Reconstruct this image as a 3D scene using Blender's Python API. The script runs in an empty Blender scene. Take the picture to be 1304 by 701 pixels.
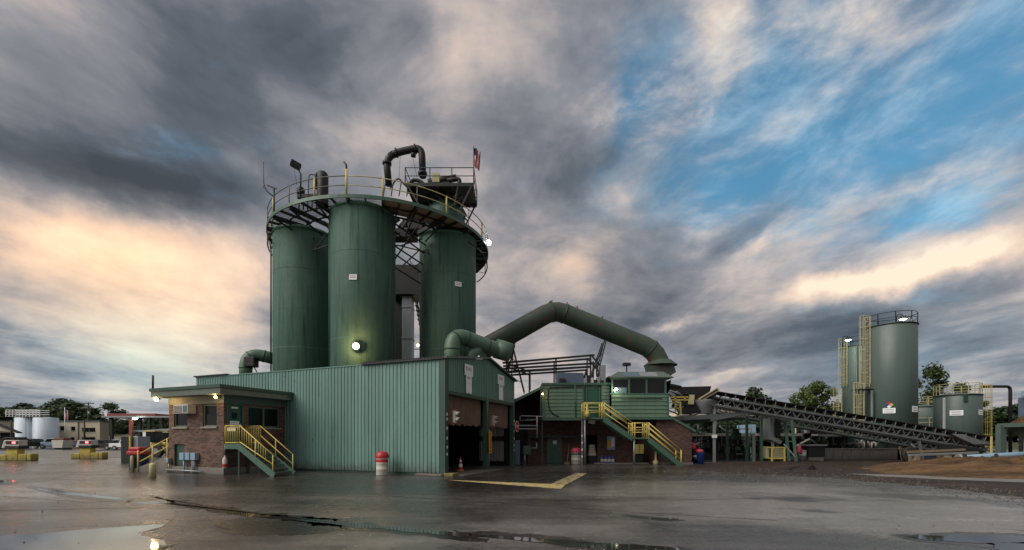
import bpy, math, random
from mathutils import Vector, Matrix, noise as mnoise
random.seed(7)
R = math.radians
sc = bpy.context.scene
col = sc.collection

# ------------------------------------------------------------------ camera
CAM_H = 1.8
FPX = 580.0            # focal length in photo pixels (1304 px wide)
HOR = 560.0            # horizon row
cd = bpy.data.cameras.new('camera')
cam = bpy.data.objects.new('camera', cd); col.objects.link(cam)
cam.location = (0, 0, CAM_H); cam.rotation_euler = (R(90), 0, 0)
cd.sensor_width = 36; cd.lens = 36 * FPX / 1304
cd.shift_y = (HOR - 350.5) / 1304
cd.clip_end = 6000; cd.clip_start = 0.1
sc.camera = cam
sc.view_settings.view_transform = 'Standard'
sc.view_settings.look = 'None'
sc.view_settings.exposure = EXPOSURE = 0.92
sc.view_settings.gamma = 1
sc.cycles.use_denoising = True
sc.cycles.sample_clamp_indirect = 3.0
sc.cycles.max_bounces = 6; sc.cycles.diffuse_bounces = 3; sc.cycles.glossy_bounces = 3

def at(px, py, Y):
    return Vector(((px - 652) / FPX * Y, Y, CAM_H + (HOR - py) / FPX * Y))
def gx(px, Y): return (px - 652) / FPX * Y
def gz(py, Y): return CAM_H + (HOR - py) / FPX * Y

# ------------------------------------------------------------------ node helpers
class NT:
    def __init__(s, nt): s.nt = nt
    def n(s, t, **kw):
        nd = s.nt.nodes.new(t)
        for k, v in kw.items(): setattr(nd, k, v)
        return nd
    def link(s, a, b): s.nt.links.new(a, b)
    def setin(s, sock, v):
        if isinstance(v, bpy.types.NodeSocket): s.link(v, sock)
        else: sock.default_value = v
    def m(s, op, a, b=None, c=None, clamp=False):
        nd = s.n('ShaderNodeMath', operation=op); nd.use_clamp = clamp
        for i, v in enumerate((a, b, c)):
            if v is not None: s.setin(nd.inputs[i], v)
        return nd.outputs[0]
    def add(s, a, b): return s.m('ADD', a, b)
    def mul(s, a, b): return s.m('MULTIPLY', a, b)
    def vm(s, op, a, b=None):
        nd = s.n('ShaderNodeVectorMath', operation=op)
        s.setin(nd.inputs[0], a)
        if b is not None: s.setin(nd.inputs[1], b)
        return nd.outputs[0]
    def sep(s, v):
        nd = s.n('ShaderNodeSeparateXYZ'); s.link(v, nd.inputs[0]); return nd.outputs
    def comb(s, x, y, z):
        nd = s.n('ShaderNodeCombineXYZ')
        for i, v in enumerate((x, y, z)): s.setin(nd.inputs[i], v)
        return nd.outputs[0]
    def noise(s, v, scale=1, detail=4, rough=.5, dist=0, dim='3D'):
        nd = s.n('ShaderNodeTexNoise'); nd.noise_dimensions = dim; s.link(v, nd.inputs['Vector'])
        nd.inputs['Scale'].default_value = scale; nd.inputs['Detail'].default_value = detail
        nd.inputs['Roughness'].default_value = rough; nd.inputs['Distortion'].default_value = dist
        return nd.outputs[0]
    def ramp(s, f, stops, interp='LINEAR'):
        nd = s.n('ShaderNodeValToRGB'); nd.color_ramp.interpolation = interp
        e = nd.color_ramp.elements
        while len(e) < len(stops): e.new(0.5)
        for i, (p, c) in enumerate(stops):
            e[i].position = p
            e[i].color = (c, c, c, 1) if not isinstance(c, (tuple, list)) else (*c[:3], 1)
        s.setin(nd.inputs[0], f); return nd.outputs[0]
    def mr(s, v, a, b, c=0., d=1., smooth=True):
        nd = s.n('ShaderNodeMapRange'); nd.interpolation_type = 'SMOOTHSTEP' if smooth else 'LINEAR'
        s.setin(nd.inputs[0], v)
        for i, x in enumerate((a, b, c, d)): s.setin(nd.inputs[i + 1], x)
        return nd.outputs[0]
    def mix(s, f, a, b, blend='MIX'):
        nd = s.n('ShaderNodeMix'); nd.data_type = 'RGBA'; nd.blend_type = blend
        s.setin(nd.inputs[0], f)
        for i, v in ((6, a), (7, b)):
            s.setin(nd.inputs[i], (*v[:3], 1) if isinstance(v, (tuple, list)) else v)
        return nd.outputs[2]

# ------------------------------------------------------------------ sun + sky
SUN_AZ, SUN_EL = -122.0, 40.0     # measured from +Y towards +X
sund = Vector((math.sin(R(SUN_AZ)) * math.cos(R(SUN_EL)), math.cos(R(SUN_AZ)) * math.cos(R(SUN_EL)), math.sin(R(SUN_EL))))
sl = bpy.data.lights.new('sun', 'SUN'); sl.energy = 1.5; sl.angle = R(50); sl.color = (1.0, .95, .88)
sun = bpy.data.objects.new('sun', sl); col.objects.link(sun)
sun.rotation_euler = sund.to_track_quat('Z', 'Y').to_euler()

def build_world():
    w = bpy.data.worlds.new('World'); sc.world = w; w.use_nodes = True
    w.cycles.sampling_method = 'MANUAL'; w.cycles.sample_map_resolution = 256
    nt = w.node_tree; nt.nodes.clear(); t = NT(nt)
    out = t.n('ShaderNodeOutputWorld'); bg = t.n('ShaderNodeBackground')
    bg.inputs[1].default_value = 0.1; t.link(bg.outputs[0], out.inputs[0])
    sky = t.n('ShaderNodeTexSky', sky_type='NISHITA'); sky.sun_disc = False
    sky.sun_elevation = R(SUN_EL); sky.sun_rotation = R(SUN_AZ)
    tc = t.n('ShaderNodeTexCoord')
    d = t.vm('NORMALIZE', tc.outputs['Generated'])
    x, y, z = t.sep(d)
    zc = t.add(t.m('MAXIMUM', z, 0.0), 0.10)
    P = t.comb(t.m('DIVIDE', x, zc), t.m('DIVIDE', y, zc), 0.0)
    az = t.m('ARCTAN2', x, y); el = t.m('ARCSINE', z)
    A = t.comb(az, el, 0.0)
    # edge wobble so that the big shapes are torn, not elliptical
    wob = t.noise(A, 4.2, 6, .62, dim='2D'); wob2 = t.noise(t.vm('ADD', A, (7.3, 2.1, 0)), 4.2, 6, .62, dim='2D')
    azw = t.add(az, t.mul(t.add(wob, -.5), .22)); elw = t.add(el, t.mul(t.add(wob2, -.5), .085))
    AW = t.comb(azw, elw, 0.0)
    def feat(px, py, px2, py2, w_px, k=1.0):
        """soft streak whose middle line runs between two photo points; angles, not pixels, go to the nodes"""
        def ang(a, b):
            v = Vector(((a - 652) / FPX, 1, (HOR - b) / FPX)).normalized()
            return math.atan2(v.x, v.y), math.asin(v.z)
        a0, e0 = ang(px, py); a1, e1 = ang(px2, py2)
        L = math.hypot(a1 - a0, e1 - e0) / 2 + 1e-3
        W = w_px / FPX * math.cos((e0 + e1) / 2) * math.cos((a0 + a1) / 2)
        mp = t.n('ShaderNodeMapping', vector_type='TEXTURE')
        mp.inputs['Location'].default_value = ((a0 + a1) / 2, (e0 + e1) / 2, 0)
        mp.inputs['Rotation'].default_value = (0, 0, math.atan2(e1 - e0, a1 - a0))
        mp.inputs['Scale'].default_value = (L * 1.3 + W, W * 2.3, 1)
        t.link(AW, mp.inputs[0])
        g = t.n('ShaderNodeTexGradient', gradient_type='QUADRATIC_SPHERE'); t.link(mp.outputs[0], g.inputs[0])
        return (g.outputs[1], k * 1.25)
    def total(lst):
        r = 0.0
        for f, k in lst: r = t.m('MULTIPLY_ADD', f, k, r)
        return r
    # streaked cloud noises on a plane overhead, drawn out along the wind (+Y)
    S = t.vm('MULTIPLY', P, (1.0, .60, 1.0))
    n1 = t.noise(t.vm('ADD', S, (3.1, 1.7, 0)), .95, 6, .55, .35, dim='2D')
    n2 = t.noise(t.vm('ADD', t.vm('MULTIPLY', P, (1., .72, 1.)), (11.4, 5.2, 0)), 2.6, 7, .62, .25, dim='2D')
    n3 = t.noise(t.vm('MULTIPLY', A, (1.0, 2.4, 1)), 2.6, 5, .55, .4, dim='2D')
    gap = total([feat(760, 60, 1330, 20, 110, .30), feat(800, 190, 1330, 150, 100, .28), feat(770, 190, 830, 60, 40, .22), feat(860, 260, 960, 215, 30, .16),
                 feat(1010, 260, 1304, 120, 35, .22), feat(1050, 330, 1304, 240, 22, .16), feat(1180, 60, 1340, 0, 60, .28), feat(1250, 0, 1420, 190, 70, .26), feat(1090, 120, 1330, 60, 40, .18), feat(1150, 280, 1360, 200, 40, .24), feat(700, 300, 800, 200, 30, .10), feat(880, 290, 1000, 240, 18, .12),
                 feat(960, 130, 1000, 60, 30, .10)])
    # thin veils drawn out towards the upper right, so the clear sky is never one flat patch
    mpv = t.n('ShaderNodeMapping'); mpv.inputs['Rotation'].default_value = (0, 0, R(-42)); mpv.inputs['Scale'].default_value = (1.7, 4.2, 1)
    t.link(A, mpv.inputs[0])
    n4 = t.noise(mpv.outputs[0], 3.0, 7, .60, .12, dim='2D')
    # ---- brightness of the cloud
    glow = total([feat(-160, 290, 400, 338, 54, .46), feat(-60, 275, 170, 310, 34, .22), feat(190, 318, 400, 335, 34, .26), feat(-40, 375, 345, 395, 38, .20),
                  feat(975, 387, 1345, 283, 12, .66), feat(1120, 352, 1345, 305, 18, .42),
                  feat(930, 345, 1060, 262, 15, .30), feat(880, 5, 950, 60, 32, .34), feat(890, 110, 915, 165, 18, .30),
                  feat(1050, 25, 1120, -5, 20, .26), feat(1130, 250, 1304, 190, 14, .30), feat(640, 345, 800, 325, 40, .24), feat(740, 262, 860, 248, 22, .24),
                  feat(800, 430, 890, 408, 8, .30), feat(860, 482, 960, 472, 6, .20), feat(600, 470, 800, 468, 44, .18),
                  feat(1070, 185, 1135, 152, 12, .30), feat(720, 190, 800, 110, 24, .18), feat(1185, 105, 1210, 92, 9, .32), feat(560, 60, 640, 90, 44, .12),
                  feat(-40, 496, 300, 506, 24, .36), feat(-60, 436, 345, 446, 34, .36), feat(0, 535, 230, 540, 12, .25), feat(1190, 490, 1330, 480, 22, .16), feat(520, 120, 720, 330, 110, .10), feat(800, 330, 960, 300, 40, .10), feat(1010, 110, 1304, 70, 40, .08), feat(900, 500, 1050, 492, 14, .12)])
    dark = total([feat(-150, 150, 345, 240, 62, .36), feat(100, 90, 420, 160, 70, .16), feat(310, 20, 420, 60, 70, .18),
                  feat(960, 440, 1304, 345, 20, .32), feat(620, 240, 760, 225, 38, .18), feat(740, 205, 800, 195, 18, .2),
                  feat(700, 380, 900, 440, 22, .14), feat(880, 300, 1010, 330, 18, .12), feat(480, 30, 560, 60, 55, .14), feat(1180, 440, 1330, 400, 28, .12),
                  feat(600, 150, 720, 100, 50, .06)])
    b = t.add(t.add(t.mul(t.add(n1, -.5), .46), t.mul(t.add(n2, -.5), .40)), t.add(t.mul(t.add(n3, -.5), .62), .43))
    b = t.add(b, t.mul(t.mul(t.add(n4, -.5), 1.5), t.m('MINIMUM', t.mul(gap, 2.5), 1.0)))
    b = t.add(b, t.add(glow, t.mul(dark, -.85)))
    b = t.add(b, t.mul(t.m('MINIMUM', t.mul(gap, 2.2), 1.0), .10))
    cc = t.ramp(b, [(0.0, (.050, .060, .075)), (.22, (.098, .112, .135)), (.42, (.215, .218, .24)), (.58, (.42, .365, .345)), (.76, (.66, .51, .41)), (1.0, (.86, .69, .52))])
    # warm tint on the left glow, cooler clouds low down and to the right
    warm = total([feat(-200, 300, 345, 345, 80, 1.0), feat(650, 340, 800, 320, 50, .5)])
    cc = t.mix(t.m('MINIMUM', t.mul(warm, .55), 1.0), cc, t.mix(1.0, cc, (1.22, .98, .74), 'MULTIPLY'))
    low = t.mr(el, .02, .24, 1., 0.)
    cool = t.m('MINIMUM', t.add(total([feat(-80, 455, 345, 470, 62, .9), feat(980, 470, 1330, 430, 55, .75)]), t.mul(low, .15)), 1.0)
    cc = t.mix(cool, cc, t.mix(1.0, cc, (.74, 1.02, 1.16), 'MULTIPLY'))
    # ---- where clear sky shows between the clouds
    cov = t.add(t.add(t.mul(n1, .22), t.mul(n4, .78)), t.add(t.mul(gap, -1.0), .20))
    cov = t.add(cov, t.mul(glow, .22))
    cov = t.mr(cov, .08, .66, .18, 1.0)
    bl = t.m('MINIMUM', t.mul(gap, 2.2), 1.0)
    cc = t.mix(t.mul(bl, .75), cc, t.mix(1.0, cc, (.80, 1.02, 1.22), 'MULTIPLY'))
    clear = t.mix(1.0, sky.outputs[0], (.56, 1.16, 1.16), 'MULTIPLY')
    clear = t.mix(1.0, clear, (SKYK,) * 3, 'MULTIPLY')
    pale = t.mr(n2, .40, .75, 0., .38)
    clear = t.mix(pale, clear, (4.4, 5.6, 6.3))
    cov = t.mul(cov, t.m('SUBTRACT', 1.0, t.mul(bl, .30)))
    cl10 = t.mix(1.0, cc, (10 * CLOUDK,) * 3, 'MULTIPLY')
    fin = t.mix(cov, clear, cl10)
    fin = t.mix(t.mr(z, -.02, .0), (1.6, 1.6, 1.6), fin)
    t.link(fin, bg.inputs[0])
SKYK, CLOUDK = .72, 0.68
build_world()

# ------------------------------------------------------------------ materials
def srgb(r, g, b):
    f = lambda c: (c / 255 / 12.92) if c <= 10 else ((c / 255 + .055) / 1.055) ** 2.4
    return (f(r), f(g), f(b))
MATS = {}
def mat(name, colr, rough=.5, metal=0., var=.25, vs=.8, fine=.12, streak=0., rust=0., rustc=(.09, .035, .015), rs=1.0, bump=0., bs=30., alpha=1., spec=.5, emit=None, es=1., dirt=0., panels=0.):
    """painted / weathered surface: broad tone changes, fine grain, runs down the wall, rust blooms, dust near the ground"""
    m = bpy.data.materials.new(name); m.use_nodes = True; MATS[name] = m
    t = NT(m.node_tree); b = m.node_tree.nodes['Principled BSDF']
    geo = t.n('ShaderNodeNewGeometry'); pos = geo.outputs['Position']
    v = t.add(1 - var * .5, t.mul(t.noise(pos, vs, 4, .55), var))
    if panels: v = t.mul(v, t.add(1 - panels * .5, t.mul(t.n('ShaderNodeObjectInfo').outputs['Random'], panels)))
    v = t.mul(v, t.add(1 - fine * .5, t.mul(t.noise(pos, vs * 17, 3, .6), fine)))
    c = t.mix(1.0, colr, t.comb(v, v, v), 'MULTIPLY')
    if streak:
        sp = t.vm('MULTIPLY', pos, (3.2, 3.2, .16))
        k = t.mr(t.noise(sp, 1.6, 4, .6), .48, .74)
        c = t.mix(t.mul(k, streak), c, tuple(x * .45 for x in colr))
        k2 = t.mr(t.noise(t.vm('ADD', sp, (9., 4., 1.)), 2.1, 3, .6), .56, .8)
        c = t.mix(t.mul(k2, streak * .6), c, tuple(min(1, x * 1.3 + .025) for x in colr))
    if rust:
        k = t.mr(t.noise(t.vm('MULTIPLY', pos, (1, 1, .55)), 2.3 * rs, 6, .68), .66 - rust * .3, .76 - rust * .2)
        rc = t.mix(t.noise(pos, 9, 3), rustc, tuple(x * 2.0 for x in rustc))
        c = t.mix(k, c, rc)
    if dirt:
        z = t.sep(pos)[2]
        k = t.mul(t.mr(t.add(z, t.mul(t.noise(pos, 3, 4), .9)), .35, 1.25, 1, 0), dirt)
        c = t.mix(k, c, (.05, .043, .035))
    t.link(c, b.inputs['Base Color'])
    r = t.add(rough - .1, t.mul(t.noise(pos, vs * 5, 4, .6), .22)); t.link(r, b.inputs['Roughness'])
    b.inputs['Metallic'].default_value = metal; b.inputs['Specular IOR Level'].default_value = spec
    if bump:
        bp = t.n('ShaderNodeBump'); bp.inputs['Strength'].default_value = bump; bp.inputs['Distance'].default_value = .02
        t.link(t.noise(pos, bs, 4, .6), bp.inputs['Height']); t.link(bp.outputs[0], b.inputs['Normal'])
    if emit:
        b.inputs['Emission Color'].default_value = (*emit, 1); b.inputs['Emission Strength'].default_value = es
    return m
def M(n): return MATS[n]

mat('teal', (.125, .235, .206), .5, var=.32, panels=.22, streak=.55, dirt=.75, rust=.04, vs=.5)
mat('teal_gable', (.105, .215, .17), .45, panels=.25, var=.25, streak=.5, rust=.05, vs=.6)
mat('silo', (.060, .124, .092), .66, spec=.3, var=.7, vs=.35, streak=.95, rust=.09, fine=.3)
mat('silo_seam', (.042, .14, .085), .45)
mat('duct', (.095, .165, .11), .45, var=.4, vs=.6, streak=.35, rust=.10)
mat('duct_rust', (.05, .078, .056), .55, var=.5, vs=.8, streak=.3, rust=.42)
mat('green', (.06, .125, .088), .42, var=.3, streak=.4, rust=.06, vs=.7)
mat('green_siding', (.105, .178, .118), .42, var=.3, streak=.4, rust=.05, vs=.7)
mat('green_dark', (.022, .06, .042), .5, var=.35, rust=.08)
mat('green_door', (.02, .085, .06), .35, var=.2)
mat('trim', (.10, .13, .105), .5, var=.35, streak=.4)
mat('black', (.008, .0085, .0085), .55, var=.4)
mat('dark_steel', (.022, .025, .025), .5, metal=.3, var=.5, rust=.18)
mat('truss', (.125, .14, .135), .5, metal=.2, var=.4, rust=.12)
mat('steel', (.25, .27, .28), .42, metal=.5, var=.35, rust=.05, streak=.3)
mat('galv', (.30, .32, .33), .45, metal=.4, var=.3, streak=.3, rust=.04)
mat('tank', (.088, .125, .112), .42, var=.22, vs=.3, streak=.25, rust=.01)
mat('yellow', (.58, .46, .12), .5, var=.3, rust=.10, vs=1.5)
mat('yellow_pale', (.50, .45, .24), .55, var=.3, rust=.10, vs=1.5)
mat('yellow_block', (.50, .40, .07), .75, var=.5, vs=2.5, dirt=.75, streak=.4, rust=.1, rustc=(.05,.045,.04))
mat('orange', (.75, .30, .02), .5, var=.1)
mat('white', (.82, .83, .82), .5, var=.12, dirt=.0)
mat('white_dirty', (.55, .52, .45), .6, var=.35, streak=.3, rust=.12, vs=2)
mat('cream', (.52, .46, .34), .75, var=.18, vs=.2, streak=.2)
mat('paleblue', (.58, .67, .74), .5, var=.15, vs=.2, streak=.3)
mat('red', (.42, .022, .03), .42, var=.2)
mat('pink', (.48, .05, .09), .5, var=.2)
mat('blue', (.015, .05, .24), .45, var=.2)
mat('navy', (.012, .02, .07), .45, var=.2)
mat('bluebox', (.10, .13, .19), .5, var=.3, streak=.3)
mat('skyblue', (.22, .33, .42), .5, var=.3)
mat('rubber', (.02, .019, .018), .7, var=.5, dirt=.3)
mat('concrete', (.24, .225, .20), .85, var=.4, vs=1.2, streak=.4, bump=.4, bs=25, dirt=.5)
mat('curtain', (.20, .125, .085), .75, var=.9, vs=.9, streak=.75, rust=.35, rustc=(.16, .05, .02))
mat('rust', (.16, .06, .03), .75, var=.5, rust=.3)
mat('roofing', (.05, .05, .048), .8, var=.5)
mat('wood', (.22, .16, .10), .8, var=.4)
mat('cloth', (.35, .05, .06), .8)
mat('terracotta', (.22, .06, .045), .7, var=.3)
mat('bark', (.06, .05, .04), .9, var=.5, bump=.6, bs=12)
mat('plate', (.30, .25, .20), .7, metal=.2, var=.5, rust=.25, vs=1.4)
mat('black_print', (.02, .02, .025), .6)
mat('red_print', (.32, .03, .05), .6)
mat('grey_print', (.22, .22, .24), .6)
mat('lamp_warm', (1, .8, .5), .5, emit=(1.0, .62, .24), es=9)
mat('lamp_flood', (1, .9, .75), .5, emit=(1.0, .66, .30), es=6)
mat('lamp_cool', (.9, 1, .85), .5, emit=(.86, 1.0, .80), es=14)
mat('lamp_red', (1, .1, .1), .4, emit=(1, .05, .06), es=6)
mat('lamp_amber', (1, .5, .1), .4, emit=(1, .45, .1), es=8)
mat('flag_red', (.40, .03, .04), .8); mat('flag_blue', (.015, .02, .09), .8); mat('flag_white', (.55, .5, .48), .8)

def glass_mat(name, c=(.012, .016, .018), rough=.06):
    m = bpy.data.materials.new(name); m.use_nodes = True; MATS[name] = m
    t = NT(m.node_tree); b = m.node_tree.nodes['Principled BSDF']
    geo = t.n('ShaderNodeNewGeometry')
    b.inputs['Base Color'].default_value = (*c, 1); t.link(t.add(rough, t.mul(t.noise(geo.outputs['Position'], 3, 3), .08)), b.inputs['Roughness'])
    b.inputs['Specular IOR Level'].default_value = .3
    return m
glass_mat('glass', (.006, .008, .009), .04); glass_mat('glass_pale', (.10, .16, .19), .12); glass_mat('lens', (.05, .05, .05))

def brick_mat(name, c1, c2, mort, ang):
    m = bpy.data.materials.new(name); m.use_nodes = True; MATS[name] = m
    t = NT(m.node_tree); b = m.node_tree.nodes['Principled BSDF']
    geo = t.n('ShaderNodeNewGeometry'); pos = geo.outputs['Position']; x, y, z = t.sep(pos)
    # run along whichever wall direction the face follows
    nx, ny, nz = t.sep(geo.outputs['Normal'])
    ca, sa = math.cos(ang), math.sin(ang)
    l1 = t.add(t.mul(x, ca), t.mul(y, sa)); l2 = t.add(t.mul(x, -sa), t.mul(y, ca))
    k = t.m('GREATER_THAN', t.m('ABSOLUTE', t.add(t.mul(nx, ca), t.mul(ny, sa))), .6)
    l = t.add(t.mul(l1, t.m('SUBTRACT', 1., k)), t.mul(l2, k))
    br = t.n('ShaderNodeTexBrick'); t.link(t.comb(l, z, 0.), br.inputs['Vector'])
    br.inputs['Scale'].default_value = 1.; br.inputs['Brick Width'].default_value = .24; br.inputs['Row Height'].default_value = .085
    br.inputs['Mortar Size'].default_value = .008; br.inputs['Mortar Smooth'].default_value = .2; br.inputs['Bias'].default_value = -.1
    br.inputs['Color1'].default_value = (*c1, 1); br.inputs['Color2'].default_value = (*c2, 1); br.inputs['Mortar'].default_value = (*mort, 1)
    nz_ = t.noise(pos, 1.1, 5, .6); v = t.add(.55, t.mul(nz_, .85))
    cl = t.mix(1.0, br.outputs['Color'], t.comb(v, v, v), 'MULTIPLY'); t.link(cl, b.inputs['Base Color'])
    b.inputs['Roughness'].default_value = .85
    bp = t.n('ShaderNodeBump'); bp.inputs['Strength'].default_value = .5; bp.inputs['Distance'].default_value = .01; bp.invert = True
    t.link(br.outputs['Fac'], bp.inputs['Height']); t.link(bp.outputs[0], b.inputs['Normal'])
brick_mat('brick', (.15, .078, .054), (.03, .017, .014), (.125, .108, .09), R(-22.06))
brick_mat('brick2', (.13, .056, .04), (.035, .018, .015), (.10, .085, .075), 0.)

def leaf_mat(name, c1, c2):
    m = bpy.data.materials.new(name); m.use_nodes = True; MATS[name] = m
    t = NT(m.node_tree); b = m.node_tree.nodes['Principled BSDF']
    geo = t.n('ShaderNodeNewGeometry')
    f = t.add(t.mul(geo.outputs['Random Per Island'], .6), t.mul(t.noise(geo.outputs['Position'], .5, 3), .5))
    t.link(t.mix(f, c1, c2), b.inputs['Base Color']); b.inputs['Roughness'].default_value = .6
    tr = t.n('ShaderNodeBsdfTranslucent'); t.link(t.mix(f, c1, c2), tr.inputs[0])
    mx = t.n('ShaderNodeMixShader'); mx.inputs[0].default_value = .3
    t.link(b.outputs[0], mx.inputs[1]); t.link(tr.outputs[0], mx.inputs[2])
    t.link(mx.outputs[0], m.node_tree.nodes['Material Output'].inputs[0])
leaf_mat('leaf', (.022, .045, .012), (.07, .115, .03)); leaf_mat('leaf_light', (.045, .08, .015), (.13, .17, .04)); leaf_mat('leaf_dark', (.012, .03, .012), (.04, .075, .025))

def grating_mat():
    m = bpy.data.materials.new('grating'); m.use_nodes = True; MATS['grating'] = m
    t = NT(m.node_tree); b = m.node_tree.nodes['Principled BSDF']
    geo = t.n('ShaderNodeNewGeometry'); x, y, z = t.sep(geo.outputs['Position'])
    gx_ = t.m('GREATER_THAN', t.m('FRACT', t.mul(x, 14.)), .38); gy_ = t.m('GREATER_THAN', t.m('FRACT', t.mul(y, 5.)), .14)
    hole = t.mul(t.mul(gx_, gy_), .9)
    b.inputs['Base Color'].default_value = (.16, .16, .155, 1); b.inputs['Metallic'].default_value = .3; b.inputs['Roughness'].default_value = .6
    tr = t.n('ShaderNodeBsdfTransparent'); mx = t.n('ShaderNodeMixShader')
    t.link(hole, mx.inputs[0]); t.link(b.outputs[0], mx.inputs[1]); t.link(tr.outputs[0], mx.inputs[2])
    t.link(mx.outputs[0], m.node_tree.nodes['Material Output'].inputs[0])
grating_mat()

# ------------------------------------------------------------------ mesh helpers
W = {}
def thing(name, label, cat, loc=(0, 0, 0), group=None):
    o = bpy.data.objects.new(name, None); col.objects.link(o); o.empty_display_size = .2
    o.location = loc; o['label'] = label; o['category'] = cat
    if group: o['group'] = group
    W[o.name] = Vector(loc); return o
def tag(o, label, cat, group=None):
    o['label'] = label; o['category'] = cat
    if group: o['group'] = group
    return o
def structure(o): o['kind'] = 'structure'; return o

class MB:
    def __init__(s): s.v = []; s.f = []; s.sm = []
    def add(s, vs, fs, smooth=False):
        n = len(s.v); s.v += [tuple(v) for v in vs]; s.f += [tuple(i + n for i in f) for f in fs]; s.sm += [smooth] * len(fs); return s
    def box(s, x0, x1, y0, y1, z0, z1, T=None):
        vs = [Vector((x, y, z)) for z in (z0, z1) for y in (y0, y1) for x in (x0, x1)]
        if T: vs = [T(v) for v in vs]
        return s.add(vs, [(0, 2, 3, 1), (4, 5, 7, 6), (0, 1, 5, 4), (1, 3, 7, 5), (3, 2, 6, 7), (2, 0, 4, 6)])
    def beam(s, p0, p1, w, h=None, up=(0, 0, 1)):
        h = h or w; p0 = Vector(p0); p1 = Vector(p1); d = (p1 - p0).normalized(); up = Vector(up)
        if abs(d.dot(up)) > .98: up = Vector((0, 1, 0))
        sx = d.cross(up).normalized() * (w / 2); sz = sx.cross(d).normalized() * (h / 2)
        vs = [p + a * sx + b * sz for p in (p0, p1) for a, b in ((-1, -1), (1, -1), (1, 1), (-1, 1))]
        return s.add(vs, [(0, 1, 2, 3), (7, 6, 5, 4), (0, 4, 5, 1), (1, 5, 6, 2), (2, 6, 7, 3), (3, 7, 4, 0)])
    def tube(s, pts, r, seg=10, caps=True, smooth=True):
        pts = [Vector(p) for p in pts]; n = len(pts); rs = r if isinstance(r, (list, tuple)) else [r] * n
        prev = None; vs = []
        for i, p in enumerate(pts):
            d = (pts[min(i + 1, n - 1)] - pts[max(i - 1, 0)]).normalized()
            if prev is None:
                a = Vector((0, 0, 1)) if abs(d.z) < .9 else Vector((1, 0, 0)); u = d.cross(a).normalized()
            else: u = (prev - d * prev.dot(d)).normalized()
            prev = u; w = d.cross(u)
            vs += [p + (u * math.cos(2 * math.pi * k / seg) + w * math.sin(2 * math.pi * k / seg)) * rs[i] for k in range(seg)]
        fs = [(i * seg + k, i * seg + (k + 1) % seg, (i + 1) * seg + (k + 1) % seg, (i + 1) * seg + k) for i in range(n - 1) for k in range(seg)]
        s.add(vs, fs, smooth)
        if caps:
            m = len(s.v) - n * seg
            s.f += [tuple(m + k for k in reversed(range(seg))), tuple(m + (n - 1) * seg + k for k in range(seg))]; s.sm += [False, False]
        return s
    def lathe(s, c, prof, seg=32, smooth=True, a0=0, a1=2 * math.pi):
        full = abs(a1 - a0 - 2 * math.pi) < 1e-4; k = seg if full else seg + 1
        vs = [(c[0] + r * math.cos(a0 + (a1 - a0) * j / seg), c[1] + r * math.sin(a0 + (a1 - a0) * j / seg), c[2] + z) for r, z in prof for j in range(k)]
        fs = [(i * k + j, i * k + (j + 1) % k, (i + 1) * k + (j + 1) % k, (i + 1) * k + j) for i in range(len(prof) - 1) for j in range(seg)]
        return s.add(vs, fs, smooth)
    def poly(s, vs): return s.add(vs, [tuple(range(len(vs)))])
    def prism(s, pts, vec):
        pts = [Vector(p) for p in pts]; vec = Vector(vec); n = len(pts)
        return s.add(pts + [p + vec for p in pts], [tuple(reversed(range(n))), tuple(range(n, 2 * n))] + [(i, (i + 1) % n, n + (i + 1) % n, n + i) for i in range(n)])
    def mesh(s, name, m):
        me = bpy.data.meshes.new(name); me.from_pydata(s.v, [], s.f); me.update()
        me.polygons.foreach_set('use_smooth', s.sm)
        me.materials.append(M(m) if isinstance(m, str) else m); return me
    def build(s, name, m, parent=None, bevel=0):
        o = bpy.data.objects.new(name, s.mesh(name, m)); col.objects.link(o)
        if parent: o.parent = parent; o.location = -W[parent.name]
        W[o.name] = Vector((0, 0, 0))
        if bevel:
            b = o.modifiers.new('bevel', 'BEVEL'); b.width = bevel; b.segments = 2; b.limit_method = 'ANGLE'
        return o
def place(me, name, parent, loc, rz=0, scale=None):
    o = bpy.data.objects.new(name, me); col.objects.link(o)
    o.location = Vector(loc) - (W[parent.name] if parent else Vector()); o.rotation_euler = (0, 0, rz)
    if scale: o.scale = scale
    if parent: o.parent = parent
    return o
def copy_tree(o, parent=None):
    c = o.copy(); col.objects.link(c); c.parent = parent; W[c.name] = W.get(o.name, Vector())
    for ch in list(o.children): copy_tree(ch, c)
    return c
def point_light(name, loc, power, colr, parent, size=.08):
    l = bpy.data.lights.new(name, 'POINT'); l.energy = power; l.color = colr; l.shadow_soft_size = size
    o = bpy.data.objects.new(name, l); col.objects.link(o); o.parent = parent; o.location = Vector(loc) - W[parent.name]
    return o
def arc(p0, p1, p2, n=8):
    """round a corner from p0 over p1 to p2"""
    p0, p1, p2 = Vector(p0), Vector(p1), Vector(p2)
    return [p0 * (1 - k) ** 2 + p1 * 2 * k * (1 - k) + p2 * k * k for k in [i / n for i in range(n + 1)]]
def pipe_path(pts, rad, n=8):
    pts = [Vector(p) for p in pts]; out = [pts[0]]
    for i in range(1, len(pts) - 1):
        a = pts[i] + (pts[i - 1] - pts[i]).normalized() * rad; b = pts[i] + (pts[i + 1] - pts[i]).normalized() * rad
        out += arc(a, pts[i], b, n)
    return out + [pts[-1]]
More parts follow.
